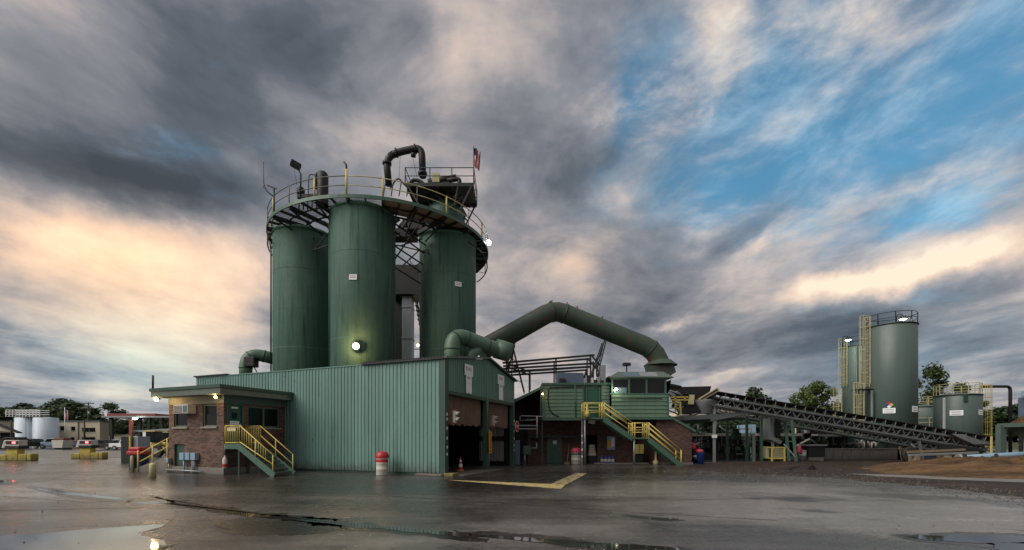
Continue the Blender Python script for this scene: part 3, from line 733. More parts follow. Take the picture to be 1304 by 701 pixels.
# ------------------------------------------------------------------ silos and the ring platform
r0 = 1.9
RC = Vector((-4.87 * r0, 17.36 * r0, 0)); RR = 3.95 * r0; DECK = 15.5; RIN = RR - 1.9
SILOS = [Vector((-7.28 * r0, 15.98 * r0, 0)), Vector((-4.756 * r0, 14.58 * r0, 0)), Vector((-2.295 * r0, 16.31 * r0, 0))]
TOPS = [15.25, 15.35, 15.25]
names = ['tall green storage silo at the left of the cluster, partly behind the middle one', 'tall green storage silo in the middle of the cluster, floodlight at its foot', 'tall green storage silo at the right of the cluster under the flag']
for c, top, lab in zip(SILOS, TOPS, names):
    r = thing('storage_silo', lab, 'silo', (c.x, c.y, 0), 'green asphalt silos')
    MB().lathe(c, [(r0 * .55, 3.9), (r0, 5.2), (r0, top), (r0 * .98, top + .06), (0, top + .35)], 64).build('shell', 'silo', r)
    for zz in (7.6, 10.1, 12.6):
        MB().lathe(c, [(r0 + .002, zz - .05), (r0 + .005, zz - .03), (r0 + .005, zz + .03), (r0 + .002, zz + .05)], 64).build('weld_band', 'silo', r)
    MB().lathe(c, [(r0 + .003, top - .16), (r0 + .05, top - .14), (r0 + .05, top - .02), (r0 + .003, top)], 64).build('top_ring', 'silo_seam', r)
    if c is SILOS[0]:
        p = c + Vector((-math.sin(R(33)), -math.cos(R(33)), 0)) * 0
        d = Vector((-.93, -.36, 0)).normalized(); q = c + d * (r0 + .09)
        MB().tube([q + Vector((0, 0, 5)), q + Vector((0, 0, 14.2)), q + Vector((-.05, .3, 14.5))], .05, 8).build('conduit', 'dark_steel', r)
    if c is SILOS[1]:
        d = Vector((-.86, -.5, 0)).normalized(); q = c + d * (r0 + .05)
        MB().tube([q + Vector((0, 0, 5)), q + Vector((0, 0, 15))], .03, 6).build('conduit', 'silo_seam', r)
    # small white notice on the shell
    if c is not SILOS[0]:
        ang, zz = ((R(-89), 11.0) if c is SILOS[1] else (R(-62), 11.2))
        if c is SILOS[2]: zz = 11.8
        d = Vector((math.cos(ang), math.sin(ang), 0)); tn = Vector((-d.y, d.x, 0)); q = c + d * (r0 + .015)
        MB().prism([q - tn * .22 + Vector((0, 0, zz - .15)), q + tn * .22 + Vector((0, 0, zz - .15)), q + tn * .22 + Vector((0, 0, zz + .15)), q - tn * .22 + Vector((0, 0, zz + .15))], d * .02).build('notice', 'white', r)
        for k in range(2):
            MB().prism([q + d * .022 + tn * (.16 * a) + Vector((0, 0, zz - .05 + k * .09 + e)) for a, e in ((-1, 0), (1, 0), (1, .035), (-1, .035))], d * .002).build('lettering', 'grey_print', r)

def ringp(a, rad, z): return Vector((RC.x + rad * math.cos(a), RC.y + rad * math.sin(a), z))
plat = thing('ring_platform', 'round steel walkway with railings crowning the green silos', 'platform', (RC.x, RC.y, DECK))
NS = 24
for i in range(NS):
    a0, a1 = 2 * math.pi * i / NS, 2 * math.pi * (i + 1) / NS
    n = 4; vs = []
    for k in range(n + 1):
        a = a0 + (a1 - a0) * k / n; vs += [ringp(a, RIN, DECK), ringp(a, RR - .02, DECK)]
    opaque = (R(275) < (a0 % (2 * math.pi)) or (a0 % (2 * math.pi)) < R(20))
    MB().add(vs, [(2 * k, 2 * k + 1, 2 * k + 3, 2 * k + 2) for k in range(n)]).build('deck_panel', 'plate' if opaque else 'grating', plat)
    am = a0
    MB().beam(ringp(am, RIN - 1.2, DECK - .14), ringp(am, RR - .03, DECK - .16), .13, .24).build('joist', 'dark_steel', plat)
    MB().beam(ringp(am, RIN - .4, DECK - .95), ringp(am, RR - .15, DECK - .25), .07, .09).build('brace', 'dark_steel', plat)
    b = MB(); vs = []
    for k in range(n + 1):
        a = a0 + (a1 - a0) * k / n
        vs += [ringp(a, RR - .03, DECK - .17), ringp(a, RR + .03, DECK - .17), ringp(a, RR + .03, DECK + .03), ringp(a, RR - .03, DECK + .03)]
    b.add(vs, [(4 * k + e, 4 * (k + 1) + e, 4 * (k + 1) + (e + 1) % 4, 4 * k + (e + 1) % 4) for k in range(n) for e in range(4)]); b.build('edge_channel', 'green', plat)
    am = (a0 + a1) / 2; MB().beam(ringp(am, RIN - .1, DECK - .10), ringp(am, RR - .03, DECK - .10), .07, .14).build('joist', 'dark_steel', plat)
    MB().tube([ringp(a0 + (a1 - a0) * k / n, RR - .95, DECK - .10) for k in range(n + 1)], .05, 6).build('stringer_beam', 'dark_steel', plat)
    b = MB(); b.tube([ringp(a0 + (a1 - a0) * k / n, RIN, DECK - .12) for k in range(n + 1)], .06, 6); b.build('inner_ring_beam', 'dark_steel', plat)
    for zz, rr_ in ((1.08, .028), (.55, .024)):
        MB().tube([ringp(a0 + (a1 - a0) * k / n, RR - .05, DECK + zz) for k in range(n + 1)], rr_, 6).build('rail', 'yellow_pale' if R(262) < a0 < R(330) else 'truss', plat)
    thick = .05 if i % 2 else .03
    MB().tube([ringp(a0, RR - .05, DECK), ringp(a0, RR - .05, DECK + 1.1)], thick, 6).build('railing_post', 'yellow' if i % 2 else 'truss', plat)
    if i in (11, 12, 13, 14, 22, 23, 0, 1):   # hanging frames at the two ends of the visible arc
        MB().beam(ringp(a0, RR - .06, DECK - .1), ringp(a0, RR - .06, DECK - 1.0), .06).build('hanger', 'dark_steel', plat)
        MB().tube([ringp(a0 + (a1 - a0) * k / n, RR - .06, DECK - 1.0) for k in range(n + 1)], .045, 6).build('lower_ring_beam', 'dark_steel', plat)
        MB().beam(ringp(a0, RR - .06, DECK - .95), ringp(a1, RR - .06, DECK - .15), .04).build('lattice_brace', 'dark_steel', plat)
# lattice between the silos under the deck
for k in range(10):
    a = R(200) + R(16) * k
    MB().beam(ringp(a, 2.6, DECK - 1.9), ringp(a + R(12), RIN - .2, DECK - .2), .07).build('lattice_brace', 'dark_steel', plat)
    MB().beam(ringp(a, RIN - .3, DECK - 1.7), ringp(a + R(16), RIN - .3, DECK - .9), .06).build('lattice_brace', 'dark_steel', plat)
    MB().beam(ringp(a, RIN - .3, DECK - 1.7), ringp(a + R(16), RIN - .3, DECK - 1.7), .06).build('lattice_brace', 'dark_steel', plat)
for k in range(5):
    zz = 15.1 - k * .55; a = R(288) + R(4) * (k % 2)
    MB().beam(ringp(a, RIN + .2 - .3 * k, zz), ringp(a + R(34), RIN - .6 - .2 * k, zz - .8), .07).build('lattice_brace', 'dark_steel', plat)

# inner drag conveyor tower between the silos
tw = thing('drag_conveyor_tower', 'grey upright conveyor casing seen in the gap between the middle and right silos', 'conveyor', (gx(518, 35.5), 35.5, 0))
MB().box(gx(513, 35.5), gx(525, 35.5), 35.2, 36.2, 4, 12.9).build('casing', 'steel', tw)
for zz in (7.2, 9.6, 12.0): MB().box(gx(512.4, 35.5), gx(525.6, 35.5), 35.15, 36.25, zz, zz + .08).build('flange', 'steel', tw)
MB().box(gx(498, 36), gx(514.5, 36), 36.25, 37.4, 3, 15.3).build('fill_shaft', 'black', tw)  # black box added to fill the gap between the silos with dark
MB().box(gx(496, 35), gx(537, 35), 34.9, 37.0, 12.95, 15.2).build('fill_head_box', 'black', tw)  # black box added to darken the top of the gap
st = thing('access_stair', 'steep dark steel stair climbing between the middle and right silos', 'stair', (gx(530, 38), 38, 0))
pA, pB = at(522, 345, 38), at(537, 428, 38)
for dy in (0, .7):
    o = Vector((0, dy, 0))
    MB().beam(pA + o, pB + o, .06, .2).build('stringer', 'dark_steel', st)
    MB().beam(pA + o + Vector((0, 0, 1)), pB + o + Vector((0, 0, 1)), .05).build('handrail', 'dark_steel', st)
for k in range(14):
    p = pA.lerp(pB, (k + .5) / 14); MB().box(p.x - .12, p.x + .12, 38, 38.7, p.z, p.z + .04).build('tread', 'dark_steel', st)
for dx in (522, 535):
    MB().beam(at(dx, 440, 38), Vector((gx(dx, 38), 38, 0)), .09).build('leg', 'dark_steel', st)
for k in range(5): MB().beam(at(522, 445 + k * 12, 38), at(535, 445 + k * 12, 38), .05).build('rung', 'dark_steel', st)

# ---- what stands on the ring
def on_ring(px, inset=.05):
    """angle on the ring's near edge seen at that column"""
    best = min((abs((652 + FPX * ringp(R(k * .25), RR - inset, 0).x / ringp(R(k * .25), RR - inset, 0).y) - px), k) for k in range(720, 1440))
    return ringp(R(best[1] * .25), RR - inset, DECK)
ant = thing('whip_antenna', 'thin whip antenna on a bent bracket at the left edge of the ring platform', 'antenna', tuple(on_ring(349)))
p = on_ring(349); Y = p.y
MB().tube([p, p + Vector((0, 0, 1.5))], .05, 8).build('mount_post', 'dark_steel', ant)
MB().tube(pipe_path([p + Vector((0, 0, 1.0)), at(339, 243, Y), at(336, 234, Y)], .12, 5), .035, 8).build('bracket', 'dark_steel', ant)
MB().tube([at(336, 240, Y), at(335.6, 206, Y)], .018, 6).build('whip', 'dark_steel', ant)
MB().beam(p + Vector((-.4, 0, 1.72)), p + Vector((.12, 0, 1.5)), .07).build('stub', 'dark_steel', ant)
fl = thing('mast_floodlight', 'dark tilted floodlight on a short mast over the left silo', 'floodlight', tuple(on_ring(383)))
p = on_ring(383); Y = p.y
MB().tube([p, at(383, 222, Y), at(379, 214, Y)], .045, 8).build('mast', 'dark_steel', fl)
h = at(376.5, 210.5, Y)
TL = Matrix.Rotation(R(22), 3, 'Y') @ Matrix.Rotation(R(25), 3, 'Z')
MB().box(-.27, .27, -.2, .2, -.16, .16, lambda v: h + TL @ v).build('housing', 'black', fl, .03)
MB().tube([h + Vector((-.1, 0, -.1)), at(378, 236, Y)], .008, 5).build('cable', 'black', fl)
vs_ = thing('air_vessel', 'dark upright pressure vessel with fittings behind the platform railing', 'vessel', tuple(on_ring(411, .9)))
p = on_ring(411, .9)
MB().lathe(p, [(0, 0), (.30, 0), (.32, .1), (.32, 1.75), (.24, 1.9), (0, 1.95)], 18).build('vessel', 'black', vs_)
MB().tube(pipe_path([p + Vector((-.35, -.1, .9)), p + Vector((-.35, -.1, 1.8)), p + Vector((-.05, -.1, 1.9))], .15), .06, 8).build('pipe', 'dark_steel', vs_)
MB().tube(pipe_path([p + Vector((-.3, -.1, 1.7)), p + Vector((-.75, -.1, 1.75)), p + Vector((-.8, -.1, .3))], .15), .025, 6).build('hose', 'dark_steel', vs_)
vm_ = thing('valve_manifold', 'cluster of dark valves and actuators left of the upright vessel on the platform', 'valves', tuple(on_ring(391, .5)))
p = on_ring(391, .5)
MB().box(p.x - .6, p.x + .6, p.y, p.y + .4, p.z + .35, p.z + .62).build('body', 'black', vm_, .04)
MB().lathe(p + Vector((-.45, .2, .6)), [(.0, 0), (.22, 0), (.22, .4), (.1, .5), (0, .5)], 14).build('actuator', 'black', vm_)
for k in range(5): MB().tube([p + Vector((-.5 + .25 * k, .1, .36)), p + Vector((-.52 + .26 * k, .1, -.3))], .035, 6).build('pipe', 'dark_steel', vm_)
po = thing('vent_pole', 'yellow pole with a bent dark tip on the platform edge above the middle silo', 'pole', tuple(on_ring(441)))
p = on_ring(441)
MB().tube([p + Vector((0, 0, .05)), p + Vector((0, 0, 1.45))], .06, 8).build('pole', 'yellow', po)
MB().tube([p + Vector((0, 0, 1.45)), p + Vector((0, 0, 1.7)), p + Vector((-.14, 0, 1.86))], .05, 8).build('tip', 'dark_steel', po)

Yt = 31.5
up = thing('transfer_pipe', 'thick dark pipe bent into an arch over the silo tops', 'pipe', (gx(494, Yt), Yt, DECK))
MB().tube(pipe_path([at(495, 236, Yt), at(492, 202, Yt), at(505, 194.5, Yt), at(537, 188, Yt), at(538.5, 226, Yt)], .55, 6), .235, 14).build('pipe', 'dark_steel', up)
for q, q2 in ((at(493, 207, Yt), at(492.7, 210, Yt)), (at(538, 220, Yt), at(538.2, 223, Yt)), (at(504, 195.2, Yt), at(506, 194.8, Yt)), (at(528, 190.2, Yt), at(530, 189.8, Yt))):
    MB().tube([q, q2], .31, 14).build('flange', 'dark_steel', up)
MB().tube([at(524, 197, Yt), at(529, 198, Yt)], .17, 10).build('valve', 'black', up)
for a, b_ in (((510, 194), (508, 230)), ((524, 193), (531, 226))): MB().tube([at(*a, Yt), at(*b_, Yt)], .012, 5).build('guy_wire', 'dark_steel', up)
# drive clutter on the tops
dm = thing('drive_machinery', 'jumble of dark pipes and drives at the foot of the arched pipe', 'machinery', (gx(505, 30.5), 30.5, DECK))
rr = random.Random(3)
for k in range(9):
    x = gx(486 + 7 * k, 30.5); z = DECK + .2 + rr.random() * .7
    MB().tube([Vector((x, 30 + rr.random(), z)), Vector((x + .5 * rr.random() + .1, 30.4 + rr.random(), z + .5 * rr.random()))], .08 + .07 * rr.random(), 8).build('motor', 'dark_steel' if k % 2 else 'black', dm)
MB().tube(pipe_path([at(497, 240, 30.4), at(507, 225, 30.4), at(518, 240, 30.4), at(526, 236, 30.4)], .4), .05, 8).build('hose', 'black', dm)
MB().box(gx(488, 31), gx(530, 31), 30.6, 31.6, DECK - .05, DECK + .5).build('base_frame', 'black', dm)
for k in range(4): MB().beam(at(488 + 10 * k, 250, 30.3), at(491 + 10 * k, 232, 30.3), .06).build('strut', 'dark_steel', dm)
# hopper and upper platform above the right silo
c = SILOS[2]; yb = c.y - .6
hp = thing('batch_hopper', 'dark drum hopper with upper railed landing above the right silo', 'hopper', (c.x, c.y, DECK))
hc = Vector((gx(566, c.y), c.y, 0))
MB().lathe(hc, [(1.15, 14.9), (1.4, 15.4), (1.4, 17.0), (.9, 17.75), (0, 17.9)], 32).build('drum', 'green_dark', hp)
zd = 18.2
xa, xb = gx(521, yb), gx(605, yb); y0, y1 = yb - 1.1, yb + 1.5
MB().box(xa, xb, y0, y1, zd, zd + .08).build('deck', 'dark_steel', hp)
for yy in (y0, y1): MB().beam((xa, yy, zd - .02), (xb, yy, zd - .02), .1, .22).build('edge_beam', 'dark_steel', hp)
for k, x in enumerate([xa, xa + (xb - xa) * .36, xa + (xb - xa) * .68, xb]):
    for yy in (y0, y1): MB().tube([(x, yy, zd), (x, yy, zd + 1.1)], .035, 6).build('railing_post', 'dark_steel', hp)
for zz in (.55, 1.08):
    for yy in (y0, y1): MB().tube([(xa, yy, zd + zz), (xb, yy, zd + zz)], .026, 6).build('rail', 'dark_steel', hp)
    for x in (xa, xb): MB().tube([(x, y0, zd + zz), (x, y1, zd + zz)], .026, 6).build('rail', 'dark_steel', hp)
for yy in (y0, y1):
    MB().beam((xb - .1, yy, zd), (hc.x + 1.1, yy, 16.3), .09).build('bracket', 'dark_steel', hp)
    MB().beam((xb - 1.0, yy, zd), (hc.x + .9, yy, 16.9), .08).build('bracket', 'dark_steel', hp)
    MB().beam((xa + .1, yy, zd), (hc.x - 1.2, yy, 16.6), .09).build('bracket', 'dark_steel', hp)
MB().box(hc.x - .9, hc.x + .5, yb - .5, yb + .5, zd + .08, zd + .55).build('gearbox', 'black', hp, .05)
MB().tube([(hc.x - 1.0, yb, zd + .75), (hc.x + .9, yb, zd + 1.05)], .22, 12).build('drive_tube', 'dark_steel', hp)
MB().tube(pipe_path([(hc.x + .3, yb - .3, zd + .7), (hc.x + 1.2, yb - .3, zd + .85), (hc.x + 1.0, yb - .3, zd + .1)], .35), .14, 10).build('chute_pipe', 'black', hp)
MB().box(hc.x - .6, hc.x - .15, yb - .7, yb - .5, zd + .4, zd + 1.0).build('control_cabinet', 'yellow_pale', hp)
rr = random.Random(31)
for k in range(12):
    p = Vector((hc.x - 1.9 + 3.6 * rr.random(), yb + rr.uniform(-1.2, .6), 15.8 + 2.2 * rr.random()))
    MB().tube([p, p + Vector((rr.uniform(-.9, .9), rr.uniform(-.3, .3), rr.uniform(-.8, .8)))], .05 + .07 * rr.random(), 8).build('pipe', 'black' if k % 2 else 'dark_steel', hp)
for k in range(5): MB().beam((xa + .3 + .9 * k, y0, zd - .1), (xa + .3 + .9 * k, y1, zd - .1), .09, .2).build('joist', 'dark_steel', hp)
MB().tube(pipe_path([at(520, 246, Yt), at(521, 232, Yt), at(531, 228, Yt), at(541, 236, Yt)], .4), .12, 10).build('feed_pipe', 'dark_steel', hp)
MB().box(hc.x - 2.3, hc.x - 1.3, yb - .3, yb + .9, 15.7, 17.3).build('gear_casing', 'black', hp, .05)
# flag
fp = Vector((xb, y0 - .06, zd)); zt = gz(186, fp.y)
fg = thing('roof_flag', 'limp striped flag on a thin pole above the right silo', 'flag', tuple(fp))
MB().tube([fp, Vector((fp.x, fp.y, zt))], .025, 6).build('pole', 'dark_steel', fg)
def flagcloth(root, top, h, w, seed):
    """hanging cloth: folded, with a blue canton and stripes as separate bands"""
    rw = random.Random(seed); cols = 7
    def P(i, j): return Vector((top.x + w * i / cols * (1 - .15 * j / 10), top.y + .09 * math.sin(i * 1.9 + j * .3), top.z - h * j / 10 - .22 * h * (i / cols) ** 1.3))
    for i in range(cols):
        b = MB(); vs = []
        for j in range(11): vs += [P(i, j), P(i + 1, j)]
        if i < 3:
            b.add(vs[:10], [(2 * j, 2 * j + 1, 2 * j + 3, 2 * j + 2) for j in range(4)]); b.build('canton', 'flag_blue', root)
            b = MB(); b.add(vs[8:], [(2 * j, 2 * j + 1, 2 * j + 3, 2 * j + 2) for j in range(6)])
        else: b.add(vs, [(2 * j, 2 * j + 1, 2 * j + 3, 2 * j + 2) for j in range(10)])
        b.build('stripe', 'flag_white' if i % 2 else 'flag_red', root)
flagcloth(fg, Vector((fp.x + .02, fp.y, zt - .1)), 1.25, .42, 2)

# ---- lit lamps
def wall_lamp(name, loc, lab, face, m='lamp_flood', power=120, colr=(1, .78, .5), s=1.0, group=None):
    r = thing(name, lab, 'lamp', loc, group); loc = Vector(loc); f = Vector(face).normalized()
    side = f.cross(Vector((0, 0, 1))).normalized()
    MB().tube([loc - f * .22 * s, loc - f * .02 * s], [.10 * s, .17 * s], 14).build('housing', 'dark_steel', r)
    b = MB(); n = 8
    prof = [loc + f * (.13 * s * math.sin(R(90) * k / n) - .02 * s) for k in range(n + 1)]
    b.tube(prof, [max(.005, .16 * s * math.cos(R(90) * k / n)) for k in range(n + 1)], 14); b.build('bulb', m, r)
    MB().beam(loc - f * .2 * s, loc - f * .45 * s - Vector((0, 0, .06)), .05 * s).build('bracket', 'dark_steel', r)
    point_light('lamp_light', loc + f * .28 * s, power, colr, r)
    return r
c = SILOS[1]
d = Vector((.14, -1, 0)).normalized(); q = c + d * (r0 + .42)
wall_lamp('silo_floodlight', (q.x, q.y, gz(441, q.y)), 'blazing warm floodlight at the foot of the middle green silo', (-.05, -1, -.1), 'lamp_flood', 70, (1, .62, .28), s=1.2)
p = on_ring(621) + Vector((0.12, 0, .55))
wall_lamp('platform_lamp', tuple(p), 'bright white lamp at the right end of the ring platform', (.6, -.8, -.1), 'lamp_cool', 15, (.9, 1, .8), s=1.1)
p = at(532, 440, 39)
wall_lamp('yard_lamp', tuple(p), 'small bright lamp glowing in the gap between the silos', (0, -1, 0), 'lamp_warm', 25, (1, .8, .45), s=.7)

# ------------------------------------------------------------------ scale office
def fa(px, b):
    k = (px - 652) / FPX; return (k * (SC.y + UB.y * b) - SC.x - UB.x * b) / (VA.x - k * VA.y)
def fb(px, a):
    k = (px - 652) / FPX; return (k * (SC.y + VA.y * a) - SC.x - VA.x * a) / (UB.x - k * UB.y)
OA0, OA1, OB0 = 10.64, 14.98, -3.77
off = thing('scale_office', 'small brick scale house with flat green roof and side stairs', 'office building', S(OA0, OB0, 0))
def wall_with_holes(L0, L1, z0, z1, holes, T, m, name, parent, th=.22):
    """wall in (l, depth, z) with rectangular openings"""
    ls = sorted({L0, L1, *[h[0] for h in holes], *[h[1] for h in holes]}); zs = sorted({z0, z1, *[h[2] for h in holes], *[h[3] for h in holes]})
    b = MB()
    for la, lb in zip(ls, ls[1:]):
        for za, zb in zip(zs, zs[1:]):
            if any(h[0] - 1e-6 <= la and lb <= h[1] + 1e-6 and h[2] - 1e-6 <= za and zb <= h[3] + 1e-6 for h in holes): continue
            b.poly([T(la, 0, za), T(lb, 0, za), T(lb, 0, zb), T(la, 0, zb)])
    for (a, c, d, e) in holes:
        b.poly([T(a, 0, d), T(a, th, d), T(a, th, e), T(a, 0, e)]); b.poly([T(c, th, d), T(c, 0, d), T(c, 0, e), T(c, th, e)])
        b.poly([T(a, 0, e), T(a, th, e), T(c, th, e), T(c, 0, e)]); b.poly([T(a, th, d), T(a, 0, d), T(c, 0, d), T(c, th, d)])
    return b.build(name, m, parent)
FL = lambda l, d, z: S(l, OB0 + d, z)              # front-left face
FR = lambda l, d, z: S(OA0 + d, l, z)              # right face with the door
zb = .35
w1 = (fa(238.5, OB0), fa(221.5, OB0), 2.48, 3.62); w2 = (fa(276, OB0), fa(258, OB0), 2.48, 3.62); dk = (fa(234.5, OB0), fa(222, OB0), .36, 1.55)
wall_with_holes(OA0, OA1, zb, 3.66, [w1, w2, dk], FL, 'brick', 'brick_wall', off)
dr = (-3.62, -2.70, 1.58, 3.68); wn = (-2.42, -.42, 2.48, 3.60)
wall_with_holes(OB0, -.05, zb, 3.70, [dr, wn], FR, 'brick', 'brick_wall', off)
MB().poly([S(OA1, OB0, zb), S(OA1, -.05, zb), S(OA1, -.05, 4.1), S(OA1, OB0, 4.1)]).build('side_wall', 'brick', off)
MB().box(OA0 - .03, OA1 + .03, OB0 - .03, -.06, 0, zb, SV).build('concrete_plinth', 'concrete', off, .02)
MB().box(OA0 - .02, OA1 + .02, OB0 - .02, OB0 + .2, 3.665, 4.06, SV).build('header_band', 'trim', off)
MB().box(OA0 - .02, OA0 + .2, OB0 + .205, -.06, 3.705, 4.06, SV).build('header_band', 'trim', off)
MB().box(OA0 - .6, OA1 + .47, OB0 - .62, -.10, 4.065, 4.36, SV).build('roof_slab', 'trim', off)
MB().box(OA0 - .66, OA1 + .53, OB0 - .68, -.06, 4.365, 4.53, SV).build('roof_edge', 'green_dark', off)
MB().tube([S(OA1 + .42, OB0 - .55, 4.5), S(OA1 + .42, OB0 - .55, 5.25)], .05, 8).build('vent_pipe', 'dark_steel', off)
def window(h, T, panes, name='window'):
    l0, l1, z0, z1 = h
    f = MB(); t_ = .07
    def bx(a, c, d, e, o0=.06, o1=.16):
        f.add([T(l, d_, z) for z in (d, e) for d_ in (o0, o1) for l in (a, c)], [(0, 2, 3, 1), (4, 5, 7, 6), (0, 1, 5, 4), (1, 3, 7, 5), (3, 2, 6, 7), (2, 0, 4, 6)])
    bx(l0, l1, z0, z0 + t_); bx(l0, l1, z1 - t_, z1); bx(l0, l0 + t_, z0 + t_, z1 - t_); bx(l1 - t_, l1, z0 + t_, z1 - t_)
    for k in range(1, panes):
        x = l0 + (l1 - l0) * k / panes; bx(x - .05, x + .05, z0 + t_, z1 - t_)
    w = f.build(name, 'trim', off)
    for k in range(panes):
        a = l0 + (l1 - l0) * k / panes + .05; c = l0 + (l1 - l0) * (k + 1) / panes - .05
        MB().poly([T(a, .11, z0 + .05), T(c, .11, z0 + .05), T(c, .11, z1 - .05), T(a, .11, z1 - .05)]).build('pane', 'glass', w)
    s = MB(); s.add([T(l, d_, z) for z in (z0 - .10, z0 - .004) for d_ in (-.07, .12) for l in (l0 - .08, l1 + .08)], [(0, 2, 3, 1), (4, 5, 7, 6), (0, 1, 5, 4), (1, 3, 7, 5), (3, 2, 6, 7), (2, 0, 4, 6)]); s.build('sill', 'concrete', w)
window(w1, FL, 1); window(w2, FL, 1); window(wn, FR, 2)
d = MB().poly([FR(dr[0] + .06, .06, dr[2]), FR(dr[1] - .06, .06, dr[2]), FR(dr[1] - .06, .06, dr[3] - .06), FR(dr[0] + .06, .06, dr[3] - .06)]).build('door', 'green_door', off)
MB().box(0, .05, dr[0] + .35, dr[1] - .35, dr[2] + 1.30, dr[2] + 1.62, lambda v: S(OA0 + v.x, v.y, v.z)).build('vision_pane', 'glass', d)
MB().box(.02, .055, dr[0] + .28, dr[1] - .28, dr[2] + 1.84, dr[2] + 1.92, lambda v: S(OA0 + v.x, v.y, v.z)).build('notice', 'white', d)
MB().box(.02, .055, dr[0] + .20, dr[1] - .22, dr[2] + .82, dr[2] + 1.18, lambda v: S(OA0 + v.x, v.y, v.z)).build('notice', 'white', d)
for k in range(3): MB().box(.015, .019, dr[0] + .26, dr[1] - .3, dr[2] + .90 + k * .09, dr[2] + .93 + k * .09, lambda v: S(OA0 + v.x, v.y, v.z)).build('lettering', 'grey_print', d)
MB().box(0, .055, dr[1] - .20, dr[1] - .12, dr[2] + .95, dr[2] + 1.05, lambda v: S(OA0 + v.x - .05, v.y, v.z)).build('handle', 'steel', d)
for l0, l1, z0, z1 in ((dr[0], dr[0] + .06, dr[2], dr[3]), (dr[1] - .06, dr[1], dr[2], dr[3]), (dr[0], dr[1], dr[3] - .06, dr[3])):
    MB().box(.0, .1, l0, l1, z0, z1, lambda v: S(OA0 + v.x - .02, v.y, v.z)).build('door_frame', 'green', off)
MB().box(.12, .14, w1[0], w1[1], 0, 0, lambda v: v)
MB().poly([FL(dk[0], .1, dk[2]), FL(dk[1], .1, dk[2]), FL(dk[1], .1, dk[3]), FL(dk[0], .1, dk[3])]).build('crawl_door', 'green_dark', off)
# window air conditioner
a0, a1 = fa(250, OB0), fa(232, OB0)
ac = thing('air_conditioner', 'white window air conditioner sticking out of the brick scale house', 'air conditioner', S((a0 + a1) / 2, OB0 - .2, 3.2))
MB().box(a0, a1, OB0 - .45, OB0 - .005, 3.16, 3.62, SV).build('casing', 'white_dirty', ac, .02)
for k in range(6): MB().box(a0 + .42, a1 - .05, OB0 - .462, OB0 - .451, 3.21 + k * .065, 3.24 + k * .065, SV).build('louvre', 'dark_steel', ac)
MB().box(a0 + .05, a0 + .36, OB0 - .46, OB0 - .451, 3.21, 3.57, SV).build('side_panel', 'glass_pale', ac)
# meter boxes
mb_ = thing('meter_boxes', 'row of three blue grey meter boxes on the brick scale house', 'meter boxes', S(fa(244, OB0 - .2), OB0 - .15, .3))
for p0, p1 in ((239.5, 234), (246.5, 241), (254, 248)):
    MB().box(fa(p0, OB0), fa(p1, OB0), OB0 - .24, OB0 - .01, .72, 1.10, SV).build('box', 'skyblue', mb_, .02)
for p_ in (238, 249): MB().tube([S(fa(p_, OB0), OB0 - .15, 0), S(fa(p_, OB0), OB0 - .15, .72)], .045, 8).build('conduit', 'skyblue', mb_)
MB().tube([S(fa(251, OB0), OB0 - .15, 0), S(fa(251, OB0), OB0 - .15, .72)], .03, 8).build('conduit', 'steel', mb_)
gm = thing('gas_meter', 'small grey meter with pipe at the left foot of the scale house', 'meter', S(fa(218, OB0), OB0 - .12, 0))
MB().tube([S(fa(218, OB0), OB0 - .12, .02), S(fa(218, OB0), OB0 - .12, .55)], .04, 8).build('pipe', 'galv', gm)
MB().box(fa(219.4, OB0), fa(216, OB0), OB0 - .22, OB0 - .02, .55, .8, SV).build('meter', 'galv', gm, .02)
MB().tube([S(fa(216, OB0), OB0 - .18, .18), S(fa(262, OB0), OB0 - .18, .14)], .04, 8).build('ground_pipe', 'galv', gm)
# stairs and landing
ST = thing('office_stairs', 'green steel stairs with yellow railings up to the scale house door', 'stairs', S(8.5, -3.2, 0))
LZ = 1.56; la0, la1 = 9.55, 10.6; lb0, lb1 = -3.72, -2.55; ft = 7.15
MB().box(la0, la1, lb0, lb1, LZ - .06, LZ, SV).build('landing', 'green', ST)
MB().box(la0, la1, lb0 - .04, lb0 - .002, LZ - .24, LZ + .02, SV).build('edge_channel', 'green', ST)
for bb in (lb0, lb1):
    MB().beam(S(la0 + .05, bb - .02, LZ - .1), S(ft, bb - .02, .05), .06, .30).build('stringer', 'green', ST)
    for a_ in ((la0 + .1,) if bb == lb0 else (la0 + .1, la1 - .1)): MB().beam(S(a_ + .02, bb + .06, 0), S(a_ + .02, bb + .06, LZ - .06), .08).build('leg', 'green_dark', ST)
n = 8
for k in range(n):
    f = (k + 1) / (n + 1); a_ = la0 + (ft - la0) * f; z_ = LZ * (1 - f)
    MB().box(a_ - .12, a_ + .14, lb0 + .03, lb1 - .05, z_, z_ + .04, SV).build('tread', 'green', ST)
def rail_line(p, q, name='rail', m='yellow', r=.026): MB().tube([p, q], r, 6).build(name, m, ST)
H = .95
for bb, mids in ((lb0, True), (lb1, False)):
    top = S(la0, bb, LZ); bot = S(ft + .12, bb, .1); up_ = Vector((0, 0, H))
    rail_line(top + up_, bot + up_); rail_line(top + Vector((0, 0, .45 if not mids else .12)), bot + Vector((0, 0, .45 if not mids else .5)))
    for f in (0, .48, 1):
        p = top.lerp(bot, f); rail_line(p - Vector((0, 0, .05)), p + up_, 'railing_post')
    if mids:
        for k in range(1, 12):
            if k == 6: continue
            f = k / 14; p = top.lerp(bot, f); rail_line(p + Vector((0, 0, .12 + .38 * f)), p + up_, 'baluster', 'yellow', .014)
